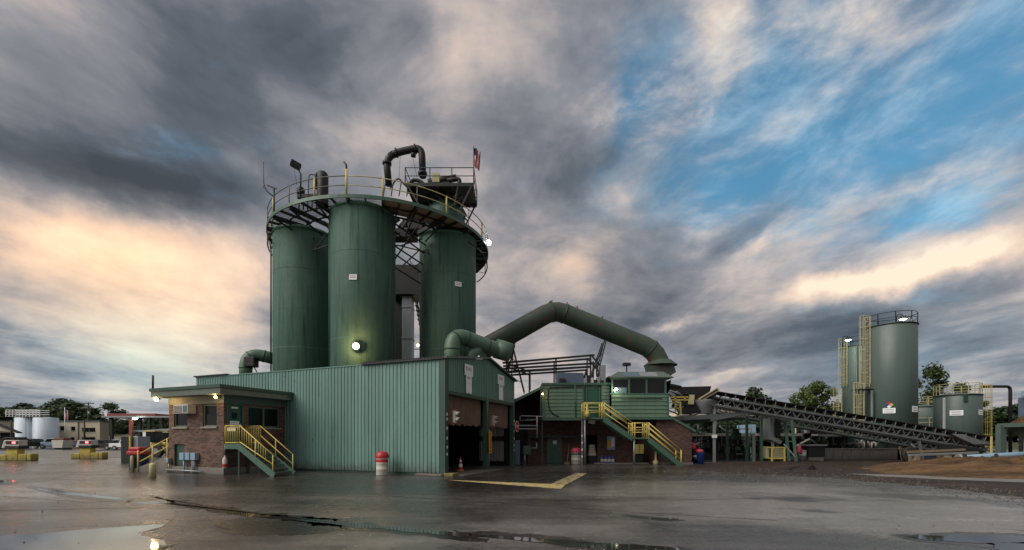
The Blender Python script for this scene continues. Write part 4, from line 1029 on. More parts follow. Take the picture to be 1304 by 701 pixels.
for p, q in ((S(la1, lb0, LZ), S(la0, lb0, LZ)), (S(la0, lb1, LZ), S(la1, lb1, LZ))):
    rail_line(p + Vector((0, 0, H)), q + Vector((0, 0, H))); rail_line(p + Vector((0, 0, .08)), q + Vector((0, 0, .08)))
    for k in range(9): rail_line(p.lerp(q, k / 8), p.lerp(q, k / 8) + Vector((0, 0, H)), 'baluster' if k % 8 else 'railing_post', 'yellow', .014 if k % 8 else .026)
nt_ = MB().box(la0 + .25, la1 - .2, lb0 - .035, lb0 - .028, LZ + .66, LZ + .84, SV).build('notice', 'yellow_pale', ST)
# fire extinguisher cylinder by the landing leg
ex = thing('gas_cylinder', 'slim white and red cylinder hanging beside the scale house stairs', 'cylinder', S(10.5, -3.95, .3))
p = S(10.35, -3.92, .35)
MB().lathe(p, [(0, 0), (.10, 0), (.11, .03), (.11, .45), (.06, .54), (.03, .58), (.03, .64), (0, .64)], 14).build('bottle', 'white_dirty', ex)
MB().lathe(p, [(.113, .05), (.113, .22)], 14).build('band', 'red', ex)
MB().tube([p + Vector((0, 0, .64)), p + Vector((0, 0, 1.2))], .02, 6).build('hanger', 'steel', ex)
# lamps on the office
q = S(OA1 + .30, OB0 - .45, 3.96)
wall_lamp('eave_lamp', tuple(q), 'glowing warm lamp under the left end of the scale house roof', (-.1, -1, -.35), 'lamp_warm', 22, (1, .6, .25), s=.7)
q = S(OA0 + .18, OB0 - .30, 3.94)
wall_lamp('eave_lamp', tuple(q), 'glowing warm lamp under the roof corner above the scale house door', (-.3, -1, -.35), 'lamp_warm', 8, (1, .6, .25), s=.5)
# yellow bollard, ramp with railing, bins, cabinet
bo = thing('bollard', 'squat pale yellow bollard in front of the scale house ramp', 'bollard', (gx(194.5, 21.8), 21.8, 0))
MB().lathe((gx(194.5, 21.8), 21.8, 0), [(0, 0), (.14, 0), (.14, .58), (.12, .64), (.05, .68), (0, .69)], 20).build('post', 'yellow_pale', bo)
rp = thing('entry_ramp', 'sloping ramp with yellow pipe railing at the left of the scale house', 'ramp', (gx(195, 25.5), 25.5, 0))
A0, A1 = Vector((gx(163, 25.5), 25.5, .02)), Vector((gx(216, 25.2), 25.2, .95))
MB().prism([A0, A1, A1 + Vector((0, 0, -.95)), A0 + Vector((0, 0, -.02))], (.4, 1.3, 0)).build('ramp_slab', 'concrete', rp)
for hh in (.5, .95): MB().tube([A0 + Vector((.6, -.02, hh)), A1 + Vector((0, -.02, hh))], .035, 8).build('rail', 'yellow', rp)
for f in (.25, .6, .95):
    p = A0.lerp(A1, f); MB().tube([Vector((p.x, p.y - .02, 0)), p + Vector((0, -.02, .95))], .035, 8).build('railing_post', 'yellow', rp)
b_ = thing('waste_bin', 'navy waste bin with red lid near the yellow bollard', 'waste bin', (gx(176, 25.8), 25.8, 0))
x, y = gx(177, 25.8), 25.8
MB().prism([(x - .34, y - .3, 0), (x + .34, y - .3, 0), (x + .34, y + .3, 0), (x - .34, y + .3, 0)], (0, 0, .95)).build('body', 'navy', b_, .04)
MB().box(x - .42, x + .42, y - .38, y + .38, .95, 1.15).build('lid', 'red', b_, .05)
MB().box(x - .36, x + .30, y - .34, y + .3, 1.15, 1.38).build('lid_dome', 'red', b_, .08)
bp_ = thing('bollard', 'thin cream post beside the navy and red waste bin', 'bollard', (gx(168, 25.4), 25.4, 0))
MB().lathe((gx(168, 25.4), 25.4, 0), [(0, 0), (.07, 0), (.07, .85), (.04, .9), (0, .9)], 14).build('post', 'yellow_pale', bp_)
cb = thing('equipment_cabinet', 'tall grey equipment cabinet with a yellow edge left of the scale house', 'cabinet', (gx(168, 36), 36, 0))
MB().box(gx(158, 36), gx(170, 36), 35.7, 37, .0, 2.05).build('body', 'dark_steel', cb, .02)
MB().box(gx(171.5, 36), gx(178.5, 36), 35.8, 37, .0, 2.05).build('door_leaf', 'galv', cb, .02)
MB().box(gx(169.6, 36), gx(171.4, 36), 35.6, 35.75, 0, 2.08).build('edge_post', 'yellow', cb)

# ------------------------------------------------------------------ ducts
def duct(name, lab, path, r, m, flanges=(), cat='duct', seg=28):
    rt = thing(name, lab, cat, tuple(path[0])); MB().tube(path, r, seg).build('pipe', m, rt)
    for i in flanges:
        p = path[i]; q = path[min(i + 1, len(path) - 1)]; d_ = (q - path[max(i - 1, 0)]).normalized()
        MB().tube([p - d_ * .04, p + d_ * .04], r * 1.06, seg).build('flange', 'green_dark', rt)
    return rt
Yd = 27.2
path = pipe_path([at(576, 470, Yd), at(575.5, 424, Yd), at(620, 441, 28.6), at(641, 448, 29.4)], 1.0, 8)
d1 = duct('roof_duct', 'green elbow duct rising from the shed roof before the right silo', path, .46, 'duct', (1, 5, 9, 14))
MB().tube([at(612, 442, 28.4), at(600, 452, 28.0), at(598, 466, 28)], .34, 20).build('branch_pipe', 'duct', d1)
p = at(641, 447, 29.4); MB().tube([p + Vector((-.5, -.2, .12)), p + Vector((.42, .1, -.1))], .62, 24).build('end_drum', 'duct', d1)
Yl = 30.5
path = pipe_path([at(313, 486, Yl), at(313, 448, Yl), at(352, 458, 31.3)], 1.1, 8)
d2 = duct('roof_duct', 'green elbow duct at the left foot of the left silo', path, .40, 'duct', (1, 5, 9))
p = at(320, 462, Yl - .3); MB().box(p.x - .35, p.x + .35, p.y - .3, p.y + .3, p.z - .3, p.z + .35).build('actuator_box', 'black', d2, .05)
MB().beam(p + Vector((.2, 0, -.3)), p + Vector((.5, 0, -.9)), .05).build('strut', 'dark_steel', d2)
Yg = 38.
path = pipe_path([at(612, 447, 35.5), at(706, 394.5, Yg), at(834, 446, 38.5), at(841, 466, 38.5)], .95, 3)
d3 = duct('exhaust_duct', 'huge dark green duct bent like a roof ridge above the control building', path, .80, 'duct_rust', (2, 4, 6))
for f in (.3, .62): pass
for px_, py_, wpx in ((722, 386, 2), (735, 391, 2), (767, 404, 2), (807, 425, 2), (830, 433, 2)):
    p = at(px_, py_ + 3, Yg); MB().tube([p, p + Vector((0, 0, .25))], .06, 6).build('lug', 'rust', d3)
hc_ = at(841, 470, 38.5)
MB().lathe((hc_.x, hc_.y, 0), [(.85, gz(459, 38.5)), (1.25, gz(464, 38.5)), (1.42, gz(466, 38.5))], 10, False).build('hood_collar', 'duct_rust', d3)
MB().add([at(820, 466, 37.6), at(858, 464, 37.6), at(861, 474, 37.6), at(852, 480, 37.6), at(822, 474, 37.6),
          at(820, 466, 39.6), at(858, 464, 39.6), at(861, 474, 39.6), at(852, 480, 39.6), at(822, 474, 39.6)],
         [(0, 1, 2, 3, 4), (9, 8, 7, 6, 5), (0, 5, 6, 1), (1, 6, 7, 2), (2, 7, 8, 3), (3, 8, 9, 4), (4, 9, 5, 0)]).build('hood', 'duct_rust', d3)
# bird on the ridge
bd = MB().add(*(lambda c: ([c + Vector(v) for v in ((-.18, 0, 0), (-.06, .05, .1), (.10, 0, .12), (.2, 0, .22), (.12, -.05, .04), (0, 0, -.05))], [(0, 1, 5), (1, 2, 5), (2, 3, 4), (2, 4, 5), (0, 5, 1)]))(at(702, 384.6, Yg))).build('perched_bird', 'black')
tag(bd, 'tiny dark bird perched on the ridge of the huge duct', 'bird')
# duct trestles
for nm, top, feet in (('duct_trestle', (652, 437), ((668, 500), (650, 500), (640, 500))), ('duct_trestle', (770, 434), ((757, 470), (763, 470)))):
    p = at(*top, 37.4)
    rt = thing(nm, 'slanting lattice legs under the left limb of the huge duct' if top[0] < 700 else 'slanting lattice legs under the right limb of the huge duct', 'support', (p.x, 37.4, 0))
    for k, f in enumerate(feet):
        for dy in (0, 1.0): MB().beam(p + Vector((.12 * k, dy, 0)), at(*f, 37.4) + Vector((0, dy, 0)), .09).build('leg', 'dark_steel', rt)
    a_, b_ = feet[0], feet[1]
    for k in range(4):
        f = (k + 1) / 5; MB().beam(p.lerp(at(*a_, 37.4), f), p.lerp(at(*b_, 37.4), f - .1), .05).build('lacing', 'dark_steel', rt)
# pipe rack
rk = thing('pipe_rack', 'long dark steel rack of beams over the low roof left of the control room', 'pipe rack', (gx(700, 36), 36, 0))
for dy in (0, 1.6):
    o = Vector((0, dy, 0))
    for a, c in (((640, 462.5), (757, 452.5)), ((640, 470), (757, 463)), ((640, 475), (752, 467.5))):
        MB().beam(at(*a, 36) + o, at(*c, 36) + o, .11, .15).build('beam', 'dark_steel', rk)
    for px_, t_, b2 in ((645, 461, 500), (675, 473, 497), (708, 456, 492), (752, 453, 490), (760, 456, 480)):
        MB().beam(at(px_, t_, 36) + o, at(px_, b2, 36) + o, .11).build('post', 'dark_steel', rk)
    MB().beam(at(645, 463, 36) + o, at(675, 474, 36) + o, .12).build('brace', 'dark_steel', rk)
    MB().beam(at(754, 454, 36) + o, at(768, 470, 36) + o, .12).build('brace', 'dark_steel', rk)

# ------------------------------------------------------------------ control building (faces us squarely)
CY = 33.0
def X(px): return gx(px, CY)
def Z(py): return gz(py, CY)
cbld = thing('control_building', 'two level plant control building, green siding over dark brick base', 'control building', (X(770), CY, 0))
zf = Z(533)      # upper floor level
# brick base, recessed under the upper floor
YB = CY + 1.9
wall_with_holes(gx(672, YB), gx(826, YB), 0, zf - .12, [(gx(698, YB), gx(714, YB), 0, 2.15), (gx(747, YB), gx(761, YB), 0, 2.15), (gx(805, YB), gx(812, YB), 1.1, 1.9)], lambda l, d, z: Vector((l, YB + d, z)), 'brick2', 'brick_wall', cbld)
wall_with_holes(X(826), X(881), 0, zf - .12, [], lambda l, d, z: Vector((l, CY + d, z)), 'brick2', 'brick_wall', None) if False else None
bx0, bx1, bx2 = X(836), X(856), X(881)
MB().prism([(bx0, CY + .02, 0), (bx2, CY + .02, 0), (bx2, CY + .02, Z(549)), (bx1, CY + .02, zf - .02), (bx0, CY + .02, zf - .02)], (0, 5, 0)).build('brick_wing', 'brick2', cbld)
MB().prism([(bx1 - .2, CY - .12, zf + .02), (bx2 + .25, CY - .12, Z(549) - .12), (bx2 + .25, CY - .12, Z(549) + .06), (bx1 - .2, CY - .12, zf + .2)], (0, 5.3, 0)).build('wing_roof', 'green', cbld)
MB().box(bx0 - .01, bx2 + .06, CY - .06, CY + .015, 0, .14).build('wing_plinth', 'concrete', cbld)
MB().box(X(672), X(836), CY + .05, YB + 3, zf - .12, zf).build('floor_slab', 'dark_steel', cbld)
MB().box(X(675), X(738), CY + 1.2, YB - .01, Z(558), Z(555)).build('door_hood', 'black', cbld)
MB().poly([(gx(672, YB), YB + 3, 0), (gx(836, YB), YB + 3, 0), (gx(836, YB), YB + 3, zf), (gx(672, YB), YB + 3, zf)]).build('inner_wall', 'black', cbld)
d_ = MB().box(gx(698.5, YB), gx(713.5, YB), YB + .06, YB + .1, 0, 2.12).build('door', 'green_door', cbld)
MB().box(gx(704, YB), gx(709, YB), YB + .048, YB + .059, 1.45, 1.72).build('notice', 'white', d_)
MB().box(gx(711.5, YB), gx(712.4, YB), YB + .0, YB + .059, .98, 1.06).build('handle', 'steel', d_)
for z0, z1 in ((.0, 2.15),): MB().box(gx(697, YB), gx(698.4, YB), YB - .02, YB + .1, 0, 2.2).build('door_frame', 'green', cbld)
MB().box(gx(713.6, YB), gx(715, YB), YB - .02, YB + .1, 0, 2.2).build('door_frame', 'green', cbld)
# upper block: horizontal boards
def siding(x0, x1, z0, z1, y, n, m='green_siding', parent=cbld):
    h = (z1 - z0) / n
    for k in range(n):
        z = z0 + k * h
        MB().add([(x0, y - .055, z + .012), (x1, y - .055, z + .012), (x1, y - .008, z + h), (x0, y - .008, z + h), (x0, y, z + .012), (x1, y, z + .012)], [(0, 1, 2, 3), (4, 5, 1, 0)]).build('siding_board', m, parent)
    MB().box(x0 + .002, x1 - .002, y + .001, y + .12, z0, z1).build('wall_backing', m, parent)
zt = Z(490.5)
siding(X(694), X(742), zf + .06, zt, CY, 9)
siding(X(766), X(776), zf + .06, zt, CY, 9)
MB().box(X(742), X(766), CY + .10, CY + .14, zf, zt).build('wall_panel', 'green', cbld)
siding(X(778), X(848), zf + .06, Z(502), CY - .25, 6)
MB().box(X(690), X(778), CY - .22, CY + .3, zf - .16, zf + .05).build('floor_beam', 'green', cbld)
MB().box(X(776), X(853), CY - .34, CY + .3, zf - .10, zf + .05).build('floor_beam', 'green', cbld)
MB().box(X(690), X(778), CY - .12, CY + 5, zt, zt + .14).build('roof_edge', 'green', cbld)
MB().box(X(742), X(744), CY - .03, CY + .1, zf, zt).build('corner_board', 'green', cbld)
MB().box(X(690.5), X(694), CY - .04, CY + 4.9, zf - .02, zt - .01).build('corner_board', 'green', cbld)
dr_ = MB().box(X(747), X(763), CY + .05, CY + .095, zf + .05, Z(495)).build('door', 'green_door', cbld)
MB().box(X(746), X(747), CY - .02, CY + .099, zf + .05, Z(494)).build('door_frame', 'green', cbld); MB().box(X(763), X(764), CY - .02, CY + .099, zf + .05, Z(494)).build('door_frame', 'green', cbld)
MB().tube(pipe_path([(X(698), CY - .10, Z(495)), (X(697), CY - .12, Z(512)), (X(701), CY - .12, Z(527)), (X(712), CY - .10, Z(531))], .5), .035, 6).build('cable', 'black', cbld)
MB().tube([(X(700), CY - .1, Z(494)), (X(742), CY - .1, Z(492.5))], .03, 6).build('cable', 'black', cbld)
MB().tube([(X(732), CY - .1, zt), (X(733), CY - .1, zf + .1)], .04, 6).build('conduit', 'green', cbld)
MB().tube([(X(790), CY - .36, Z(508.5)), (X(841), CY - .36, Z(508))], .03, 6).build('grab_bar', 'dark_steel', cbld)
# glazed control room
cy = CY - .25; zs0, zs1 = Z(501.5), Z(484)
MB().box(X(776), X(850), cy - .04, cy + .1, zs0 - .09, zs0).build('window_sill', 'green', cbld)
MB().box(X(776), X(850), cy - .04, cy + .1, zs1, zs1 + .12).build('window_head', 'green', cbld)
cuts_ = [778.5, 800, 822, 846]
for k, px_ in enumerate(cuts_): MB().box(X(px_ - 1.1), X(px_ + 1.1), cy - .03, cy + .1, zs0, zs1).build('mullion', 'green', cbld)
for k in range(3):
    w_ = MB().poly([(X(cuts_[k]), cy + .05, zs0), (X(cuts_[k + 1]), cy + .05, zs0), (X(cuts_[k + 1]), cy + .05, zs1), (X(cuts_[k]), cy + .05, zs1)]).build('window', 'glass', cbld)
    if k == 0: MB().box(X(781), X(797), cy + .034, cy + .044, zs0 + .03, zs0 + .42).build('blind', 'glass_pale', w_)
MB().box(X(846), X(850.5), cy - .03, cy + .12, zf, zs0 - .1).build('corner_board', 'green', cbld)
# right side of the control room
rx = X(850)
for k in range(7):
    h = (zs0 - zf) / 7; MB().box(rx, rx + .05, cy + .13, cy + 4, zf + k * h + .01, zf + (k + 1) * h).build('siding_board', 'green_siding', cbld)
MB().poly([(rx, cy + .15, zs0), (rx, cy + 4, zs0), (rx + .25, cy + 4, zs1), (rx + .25, cy + .15, zs1)]).build('window', 'glass', cbld)
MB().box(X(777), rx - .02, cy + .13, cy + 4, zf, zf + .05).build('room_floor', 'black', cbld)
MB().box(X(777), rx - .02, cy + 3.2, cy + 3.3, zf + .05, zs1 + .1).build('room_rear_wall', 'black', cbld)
# chamfered roof cap
zr = Z(473); r_ = MB()
o0 = [(X(774), cy - .2, zs1 + .125), (rx + .35, cy - .2, zs1 + .125), (rx + .35, cy + 4.2, zs1 + .125), (X(774), cy + 4.2, zs1 + .125)]
o1 = [(X(788), cy + .5, zr), (X(846), cy + .5, zr), (X(846), cy + 3.6, zr), (X(788), cy + 3.6, zr)]
r_.add(o0 + o1, [(0, 1, 5, 4), (1, 2, 6, 5), (2, 3, 7, 6), (3, 0, 4, 7), (4, 5, 6, 7), (3, 2, 1, 0)]); r_.build('roof_cap', 'trim', cbld)
def oncap(px_, f): # point on the sloping front of the cap, 1 cm proud
    z = zs1 + .125 + (zr - zs1 - .125) * f; y = cy - .2 + .7 * f; return Vector((X(px_), y - .012, z + .012))
MB().poly([oncap(792, .18), oncap(812, .18), oncap(812, .86), oncap(793, .86)]).build('skylight', 'glass_pale', cbld)
MB().poly([oncap(814, .18), oncap(836, .18), oncap(836, .86), oncap(814, .86)]).build('skylight', 'galv', cbld)
cm = thing('roof_camera', 'small dark lamp head on a stalk on the control room roof', 'lamp', tuple(at(798, 473, CY + 1)))
MB().tube([at(798, 476, CY + 1), at(798, 466, CY + 1)], .05, 8).build('stalk', 'dark_steel', cm)
p = at(798, 464.5, CY + 1); MB().box(p.x - .28, p.x + .28, p.y - .2, p.y + .2, p.z - .1, p.z + .12).build('head', 'dark_steel', cm, .03)
# roof equipment left of the control room
ru = thing('rooftop_unit', 'blue grey box unit on the roof left of the control room', 'rooftop unit', tuple(at(728, 490, CY + 1.5)))
MB().box(gx(709, CY + 1.5), gx(742, CY + 1.5), CY + 1, CY + 2.6, zt + .142, gz(476, CY + 1.5)).build('casing', 'bluebox', ru, .03)
MB().box(gx(711, CY + 1.5), gx(719, CY + 1.5), CY + .6, CY + .98, zt + .142, gz(484, CY + 1.5)).build('side_box', 'black', ru, .03)
rm = thing('rooftop_machinery', 'clutter of small motors and pipes on the roof beside the blue grey unit', 'machinery', tuple(at(755, 490, CY + 1.2)))
rr = random.Random(11)
for k in range(8):
    x = gx(743 + 4.2 * k, CY + 1); h = .25 + .45 * rr.random()
    MB().box(x, x + .22, CY + .5 + .3 * rr.random(), CY + 1.3, zt + .142, zt + .142 + h).build('motor', ['galv', 'dark_steel', 'white_dirty', 'black'][k % 4], rm, .03)
MB().box(gx(764, CY + 1), gx(770, CY + 1), CY + .6, CY + 1.1, zt + .142, gz(466, CY + 1)).build('cabinet', 'galv', rm, .02)
for k in range(3): MB().tube([at(742 + 9 * k, 488, CY + 1.6), at(747 + 9 * k, 472 - 3 * k, CY + 1.6)], .09, 8).build('pipe', 'dark_steel', rm)
# sloping green awning left, dark void below
aw = thing('side_canopy', 'low sloping canopy with green edge left of the control building', 'canopy', (gx(675, CY), CY, 0))
MB().prism([at(656, 512, CY - .1), at(692, 494, CY - .1), at(692, 491, CY - .1), at(656, 508.5, CY - .1)], (0, .12, 0)).build('edge_board', 'green', aw)
MB().poly([at(640, 516, CY), at(692, 491.2, CY), Vector((X(692), CY + 5, Z(489))), Vector((gx(640, CY), CY + 5, Z(505)))]).build('roof_sheet', 'rust', aw)
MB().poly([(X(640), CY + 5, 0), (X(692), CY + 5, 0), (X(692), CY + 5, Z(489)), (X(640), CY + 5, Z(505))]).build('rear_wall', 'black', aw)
MB().box(X(688), X(690), CY - .02, CY + .1, zf, Z(494)).build('post', 'green_dark', aw)
# railing and pipes under the canopy
pr = thing('pipe_railing', 'grey pipe railing beside the dark opening left of the control building', 'railing', (X(675), CY, 0))
MB().tube(pipe_path([Vector((X(662), CY - .3, zf - .25)), Vector((X(662), CY - .3, Z(530))), Vector((X(692), CY - .3, Z(531)))], .15), .04, 8).build('rail', 'galv', pr)
MB().tube([Vector((X(662), CY - .3, Z(536))), Vector((X(684), CY - .3, Z(535)))], .035, 8).build('rail', 'galv', pr)
MB().tube(pipe_path([Vector((X(683.5), CY - .3, Z(530))), Vector((X(683.5), CY - .3, Z(558)))], .1), .06, 8).build('post', 'galv', pr)
eb = thing('electric_box', 'green electrical box on pipes near the dark green ground door', 'electric box', (X(672), CY + .6, 0))
MB().box(gx(666.5, CY + .6), gx(676, CY + .6), CY + .45, CY + .8, gz(579, CY + .6), gz(568, CY + .6)).build('box', 'green', eb, .02)
MB().tube(pipe_path([at(676, 571, CY + .6), at(683.5, 571, CY + .6), at(683.5, 564, CY + .6)], .12), .05, 8).build('conduit', 'galv', eb)
MB().tube([at(668.5, 579, CY + .6), Vector((gx(668.5, CY + .6), CY + .6, 0))], .06, 8).build('conduit', 'galv', eb)
bs = thing('leaning_panel', 'tall faded blue panel standing beside the shed corner', 'panel', (X(659), CY - 1, 0))
MB().box(gx(656, CY - 1), gx(662, CY - 1), CY - 1.1, CY - .95, .05, 1.75).build('sheet', 'bluebox', bs)
# two flights of stairs
cs = thing('control_room_stairs', 'green steel stairs in two flights with yellow railings to the control room', 'stairs', (X(800), CY - 1, 0))
YS0, YS1 = CY - 1.35, CY - .30
sx = lambda px_: gx(px_, YS0); sz = lambda py_: gz(py_, YS0)
L1z = zf; L2z = sz(557.5)
MB().box(sx(744), sx(769), YS0, YS1, L1z - .12, L1z - .005).build('landing', 'green', cs)
MB().box(sx(806), sx(826), YS0, YS1, L2z - .10, L2z).build('landing', 'green', cs)
fl = [((sx(769), L1z), (sx(806), L2z)), ((sx(826), L2z), (sx(868), .03))]
for (x0, z0), (x1, z1) in fl:
    for y in (YS0, YS1): MB().beam((x0, y, z0 - .12), (x1, y, z1 - .08), .06, .34).build('stringer', 'green', cs)
    n = 8
    for k in range(n):
        f = (k + .6) / n; x = x0 + (x1 - x0) * f; z = z0 + (z1 - z0) * f
        MB().box(x - .14, x + .14, YS0 + .04, YS1 - .04, z - .02, z + .02).build('tread', 'dark_steel', cs)
def yr(p, q, nm='rail', r=.035): MB().tube([p, q], r, 6).build(nm, 'yellow', cs)
segs = [((sx(744), L1z), (sx(769), L1z)), fl[0], ((sx(806), L2z), (sx(826), L2z)), fl[1]]
for y in (YS0 + .02, YS1 - .02):
    for (x0, z0), (x1, z1) in segs:
        for hh in ((.36, .70, 1.02) if y < YS0 + .1 else (.55, 1.02)): yr(Vector((x0, y, z0 + hh)), Vector((x1, y, z1 + hh)))
    for x, z in ((sx(744), L1z), (sx(767), L1z), (sx(769.5), L1z), (sx(805.5), L2z), (sx(808.5), L2z), (sx(824), L2z), (sx(826.5), L2z), (sx(867.5), .03)):
        yr(Vector((x, y, z - .1)), Vector((x, y, z + 1.05)), 'railing_post', .045)
for px_, z in ((745, L1z), (808, L2z)):
    MB().tube([(sx(px_), YS0 + .1, 0), (sx(px_), YS0 + .1, z - .12)], .07, 8).build('leg', 'steel', cs)
yc = thing('fire_bucket', 'yellow bucket hanging on the upper stair landing railing', 'bucket', (sx(746), YS0 - .15, L1z))
MB().lathe((sx(747), YS0 - .18, L1z), [(0, .0), (.14, .0), (.17, .34), (.15, .36), (.08, .42), (.06, .95), (0, .95)], 14).build('bucket', 'yellow', yc)
wl = at(787, 496, CY - .5)
wall_lamp('door_lamp', tuple(at(785, 496, CY - .35)), 'glowing white lamp by the upper control building door', (-.2, -1, -.1), 'lamp_cool', 14, (1, .9, .6), s=.55)
wall_lamp('canopy_lamp', tuple(at(691, 502, CY - .3)), 'tiny orange lamp on the control building corner by the canopy', (0, -1, 0), 'lamp_warm', 4, (1, .5, .2), s=.35)
# things at the foot of the building
YF = CY + .6
drum((gx(733.5, YF), YF, 0), 'white and green drum topped with a pink lid near the dark green ground door', 'white_dirty', 'green', 1.15, 'pink')
ply = thing('push_broom', 'weathered wooden pole leaning on the brick wall beside the pink topped drum', 'pole', (gx(722, YF), YF, 0))
MB().tube([(gx(722, YF), YF, .02), (gx(727, YF), YF + .9, 1.5)], .03, 6).build('handle', 'wood', ply)
MB().box(gx(722, YF) - .2, gx(722, YF) + .2, YF - .05, YF + .05, .0, .1).build('head', 'wood', ply)
fp2 = thing('flat_fixture', 'small pale flat fixture hanging under the upper floor', 'light fixture', tuple(at(754, 537, CY - .6)))
MB().prism([at(749, 539, CY - .6), at(757, 540.5, CY - .6), at(758.5, 535.5, CY - .6), at(750, 534.5, CY - .6)], (0, .12, 0)).build('panel', 'white_dirty', fp2)
MB().beam(at(754, 535, CY - .55), Vector((gx(754, CY - .55), CY - .55, zf - .1)), .03).build('hanger', 'dark_steel', fp2)
bd2 = thing('notice_board', 'pale notice board with orange patch on the brick wall', 'notice board', tuple(at(777, 565, YB - .05)))
MB().box(gx(773, YB), gx(783, YB), YB - .10, YB - .03, gz(573, YB), gz(556, YB)).build('board', 'skyblue', bd2)
MB().box(gx(773.6, YB), gx(777, YB), YB - .11, YB - .101, gz(570, YB), gz(561, YB)).build('poster', 'orange', bd2)
MB().box(gx(778, YB), gx(782, YB), YB - .11, YB - .101, gz(569, YB), gz(558, YB)).build('poster', 'white', bd2)
cr = thing('parts_crate', 'stack of white boxes inside the dark lower doorway', 'boxes', tuple(at(754, 585, YB + .5)))
for k in range(4): MB().box(gx(749 + k * .4, YB + .5), gx(759 - k * .6, YB + .5), YB + .4, YB + .9, .55 + .22 * k, .74 + .22 * k).build('box', 'white_dirty', cr, .02)
MB().box(gx(749, YB + .5), gx(760, YB + .5), YB + .3, YB + 1, 0, .54).build('stand', 'dark_steel', cr)
for k, px_ in enumerate((767, 771.5, 776, 780.5)):
    o = thing('blue_jug', ['leftmost', 'second from left', 'third from left', 'rightmost'][k] + ' of the four small blue jugs at the foot of the brick wall', 'jug', (gx(px_, YF + .6), YF + .6, 0), 'blue jugs by the wall')
    MB().lathe((gx(px_, YF + .6), YF + .6, 0), [(0, 0), (.11, 0), (.12, .05), (.12, .42), (.05, .52), (.04, .6), (0, .6)], 12).build('jug', 'blue', o)
    MB().lathe((gx(px_, YF + .6), YF + .6, 0), [(.123, .15), (.123, .33)], 12).build('label_band', 'white_dirty', o)
yp = thing('fire_cabinet', 'yellow square cabinet on the dark wall below the stairs', 'cabinet', tuple(at(814, 571, CY + 1)))
MB().box(gx(808.5, CY + 1), gx(819.5, CY + 1), CY + .9, CY + 1.3, gz(578, CY + 1), gz(566, CY + 1)).build('body', 'yellow', yp, .02)
MB().box(gx(813.8, CY + 1), gx(814.3, CY + 1), CY + .885, CY + .899, gz(577, CY + 1), gz(567, CY + 1)).build('door_gap', 'black', yp)
MB().box(gx(808.5, CY + 1), gx(819.5, CY + 1), CY + 1.1, CY + 1.3, 0, gz(578.2, CY + 1)).build('stand', 'dark_steel', yp)
yb_ = thing('hydrant_post', 'yellow post on a square foot below the lower stair flight', 'post', (gx(835, CY - .2), CY - .2, 0))
MB().lathe((gx(835, CY - .2), CY - .2, 0), [(0, 0), (.20, 0), (.20, .22), (.10, .32), (.07, .36), (.07, .95), (0, .97)], 12).build('post', 'yellow_pale', yb_)
# dark interior things left visible below: plinth kerb
kb2 = MB().box(gx(757, CY + .3), gx(826, CY + .3), CY + .2, CY + .5, 0, .10).build('kerb_block', 'concrete', None, .02); tag(kb2, 'low concrete kerb along the open lower level of the control building', 'kerb')
MB().box(gx(740, CY), gx(741.4, CY), CY - .2, CY - .06, 0, zf - .16).build('column', 'galv', cbld)
MB().box(gx(690, CY), gx(691.4, CY), CY + .1, CY + .3, 0, zf - .16).build('column', 'green_dark', cbld)
for k in range(4): MB().box(gx(740, CY) - .01, gx(741.4, CY) + .01, CY - .212, CY - .2, .5 + k * .5, .65 + k * .5).build('reflector', 'white', cbld)

# ------------------------------------------------------------------ inclined conveyors
def conveyor(name, lab, P0, P1, width, depth, pitch):
    r = thing(name, lab, 'conveyor', (P1.x, P1.y, 0)); d = (P1 - P0); L = d.length; d.normalize()
    dn = Vector((0, 0, -1)) - d * d.dot(Vector((0, 0, -1))); dn.normalize()
    n = int(L / pitch)
    for y in (0, width):
        o = Vector((0, y, 0))
        MB().beam(P0 + o, P1 + o, .10, .13).build('top_chord', 'truss', r); MB().beam(P0 + o + dn * depth, P1 + o + dn * depth, .10, .13).build('bottom_chord', 'truss', r)
        for k in range(n):
            a = P0 + d * (k * pitch) + o; b = P0 + d * ((k + .5) * pitch) + o + dn * depth; c = P0 + d * ((k + 1) * pitch) + o
            MB().beam(a, b, .055).build('lacing', 'truss', r); MB().beam(b, c, .055).build('lacing', 'truss', r)
    b = MB(); w = width
    for sgn, zz, m in ((1, .34, 'top_belt'), (1, -.08, 'return_belt')):
        up = -dn * zz
        b = MB(); prof = [(-.05, .16 if zz > 0 else .02), (w * .28, 0), (w * .72, 0), (w + .05, .16 if zz > 0 else .02)]
        vs = [q + Vector((0, y, 0)) - dn * (zz + h) for q in (P0, P1) for y, h in prof] + [q + Vector((0, y, 0)) - dn * (zz + h - .05) for q in (P0, P1) for y, h in prof]
        fs = [(i, i + 1, i + 5, i + 4) for i in range(3)] + [(8 + i + 4, 8 + i + 5, 8 + i + 1, 8 + i) for i in range(3)] + [(0, 4, 12, 8), (3, 11, 15, 7)]
        b.add(vs, fs); b.build(m, 'rubber', r)
    for k in range(0, n * 2, 2):
        q = P0 + d * ((k + .5) * pitch * .5 * 1.0)
        if (q - P0).length > L - .2: break
        for y in (0, width): MB().beam(q + Vector((0, y, 0)), q + Vector((0, y + (-.08 if y == 0 else .08), 0)) - dn * .40, .05).build('idler_bracket', 'truss', r)
        MB().tube([q + Vector((0, 0, 0)) - dn * .28, q + Vector((0, width, 0)) - dn * .28], .06, 8).build('idler', 'dark_steel', r)
    for q in (P0, P1): MB().tube([q + Vector((0, -.1, 0)) - dn * .18, q + Vector((0, width + .1, 0)) - dn * .18], .26, 16).build('pulley', 'dark_steel', r)
    return r, d, dn
cA, dA, nA = conveyor('inclined_conveyor', 'front long lattice belt conveyor falling from the hopper to the ground at right', at(907, 505.5, 36), at(1272, 566, 36), .9, .62, .80)
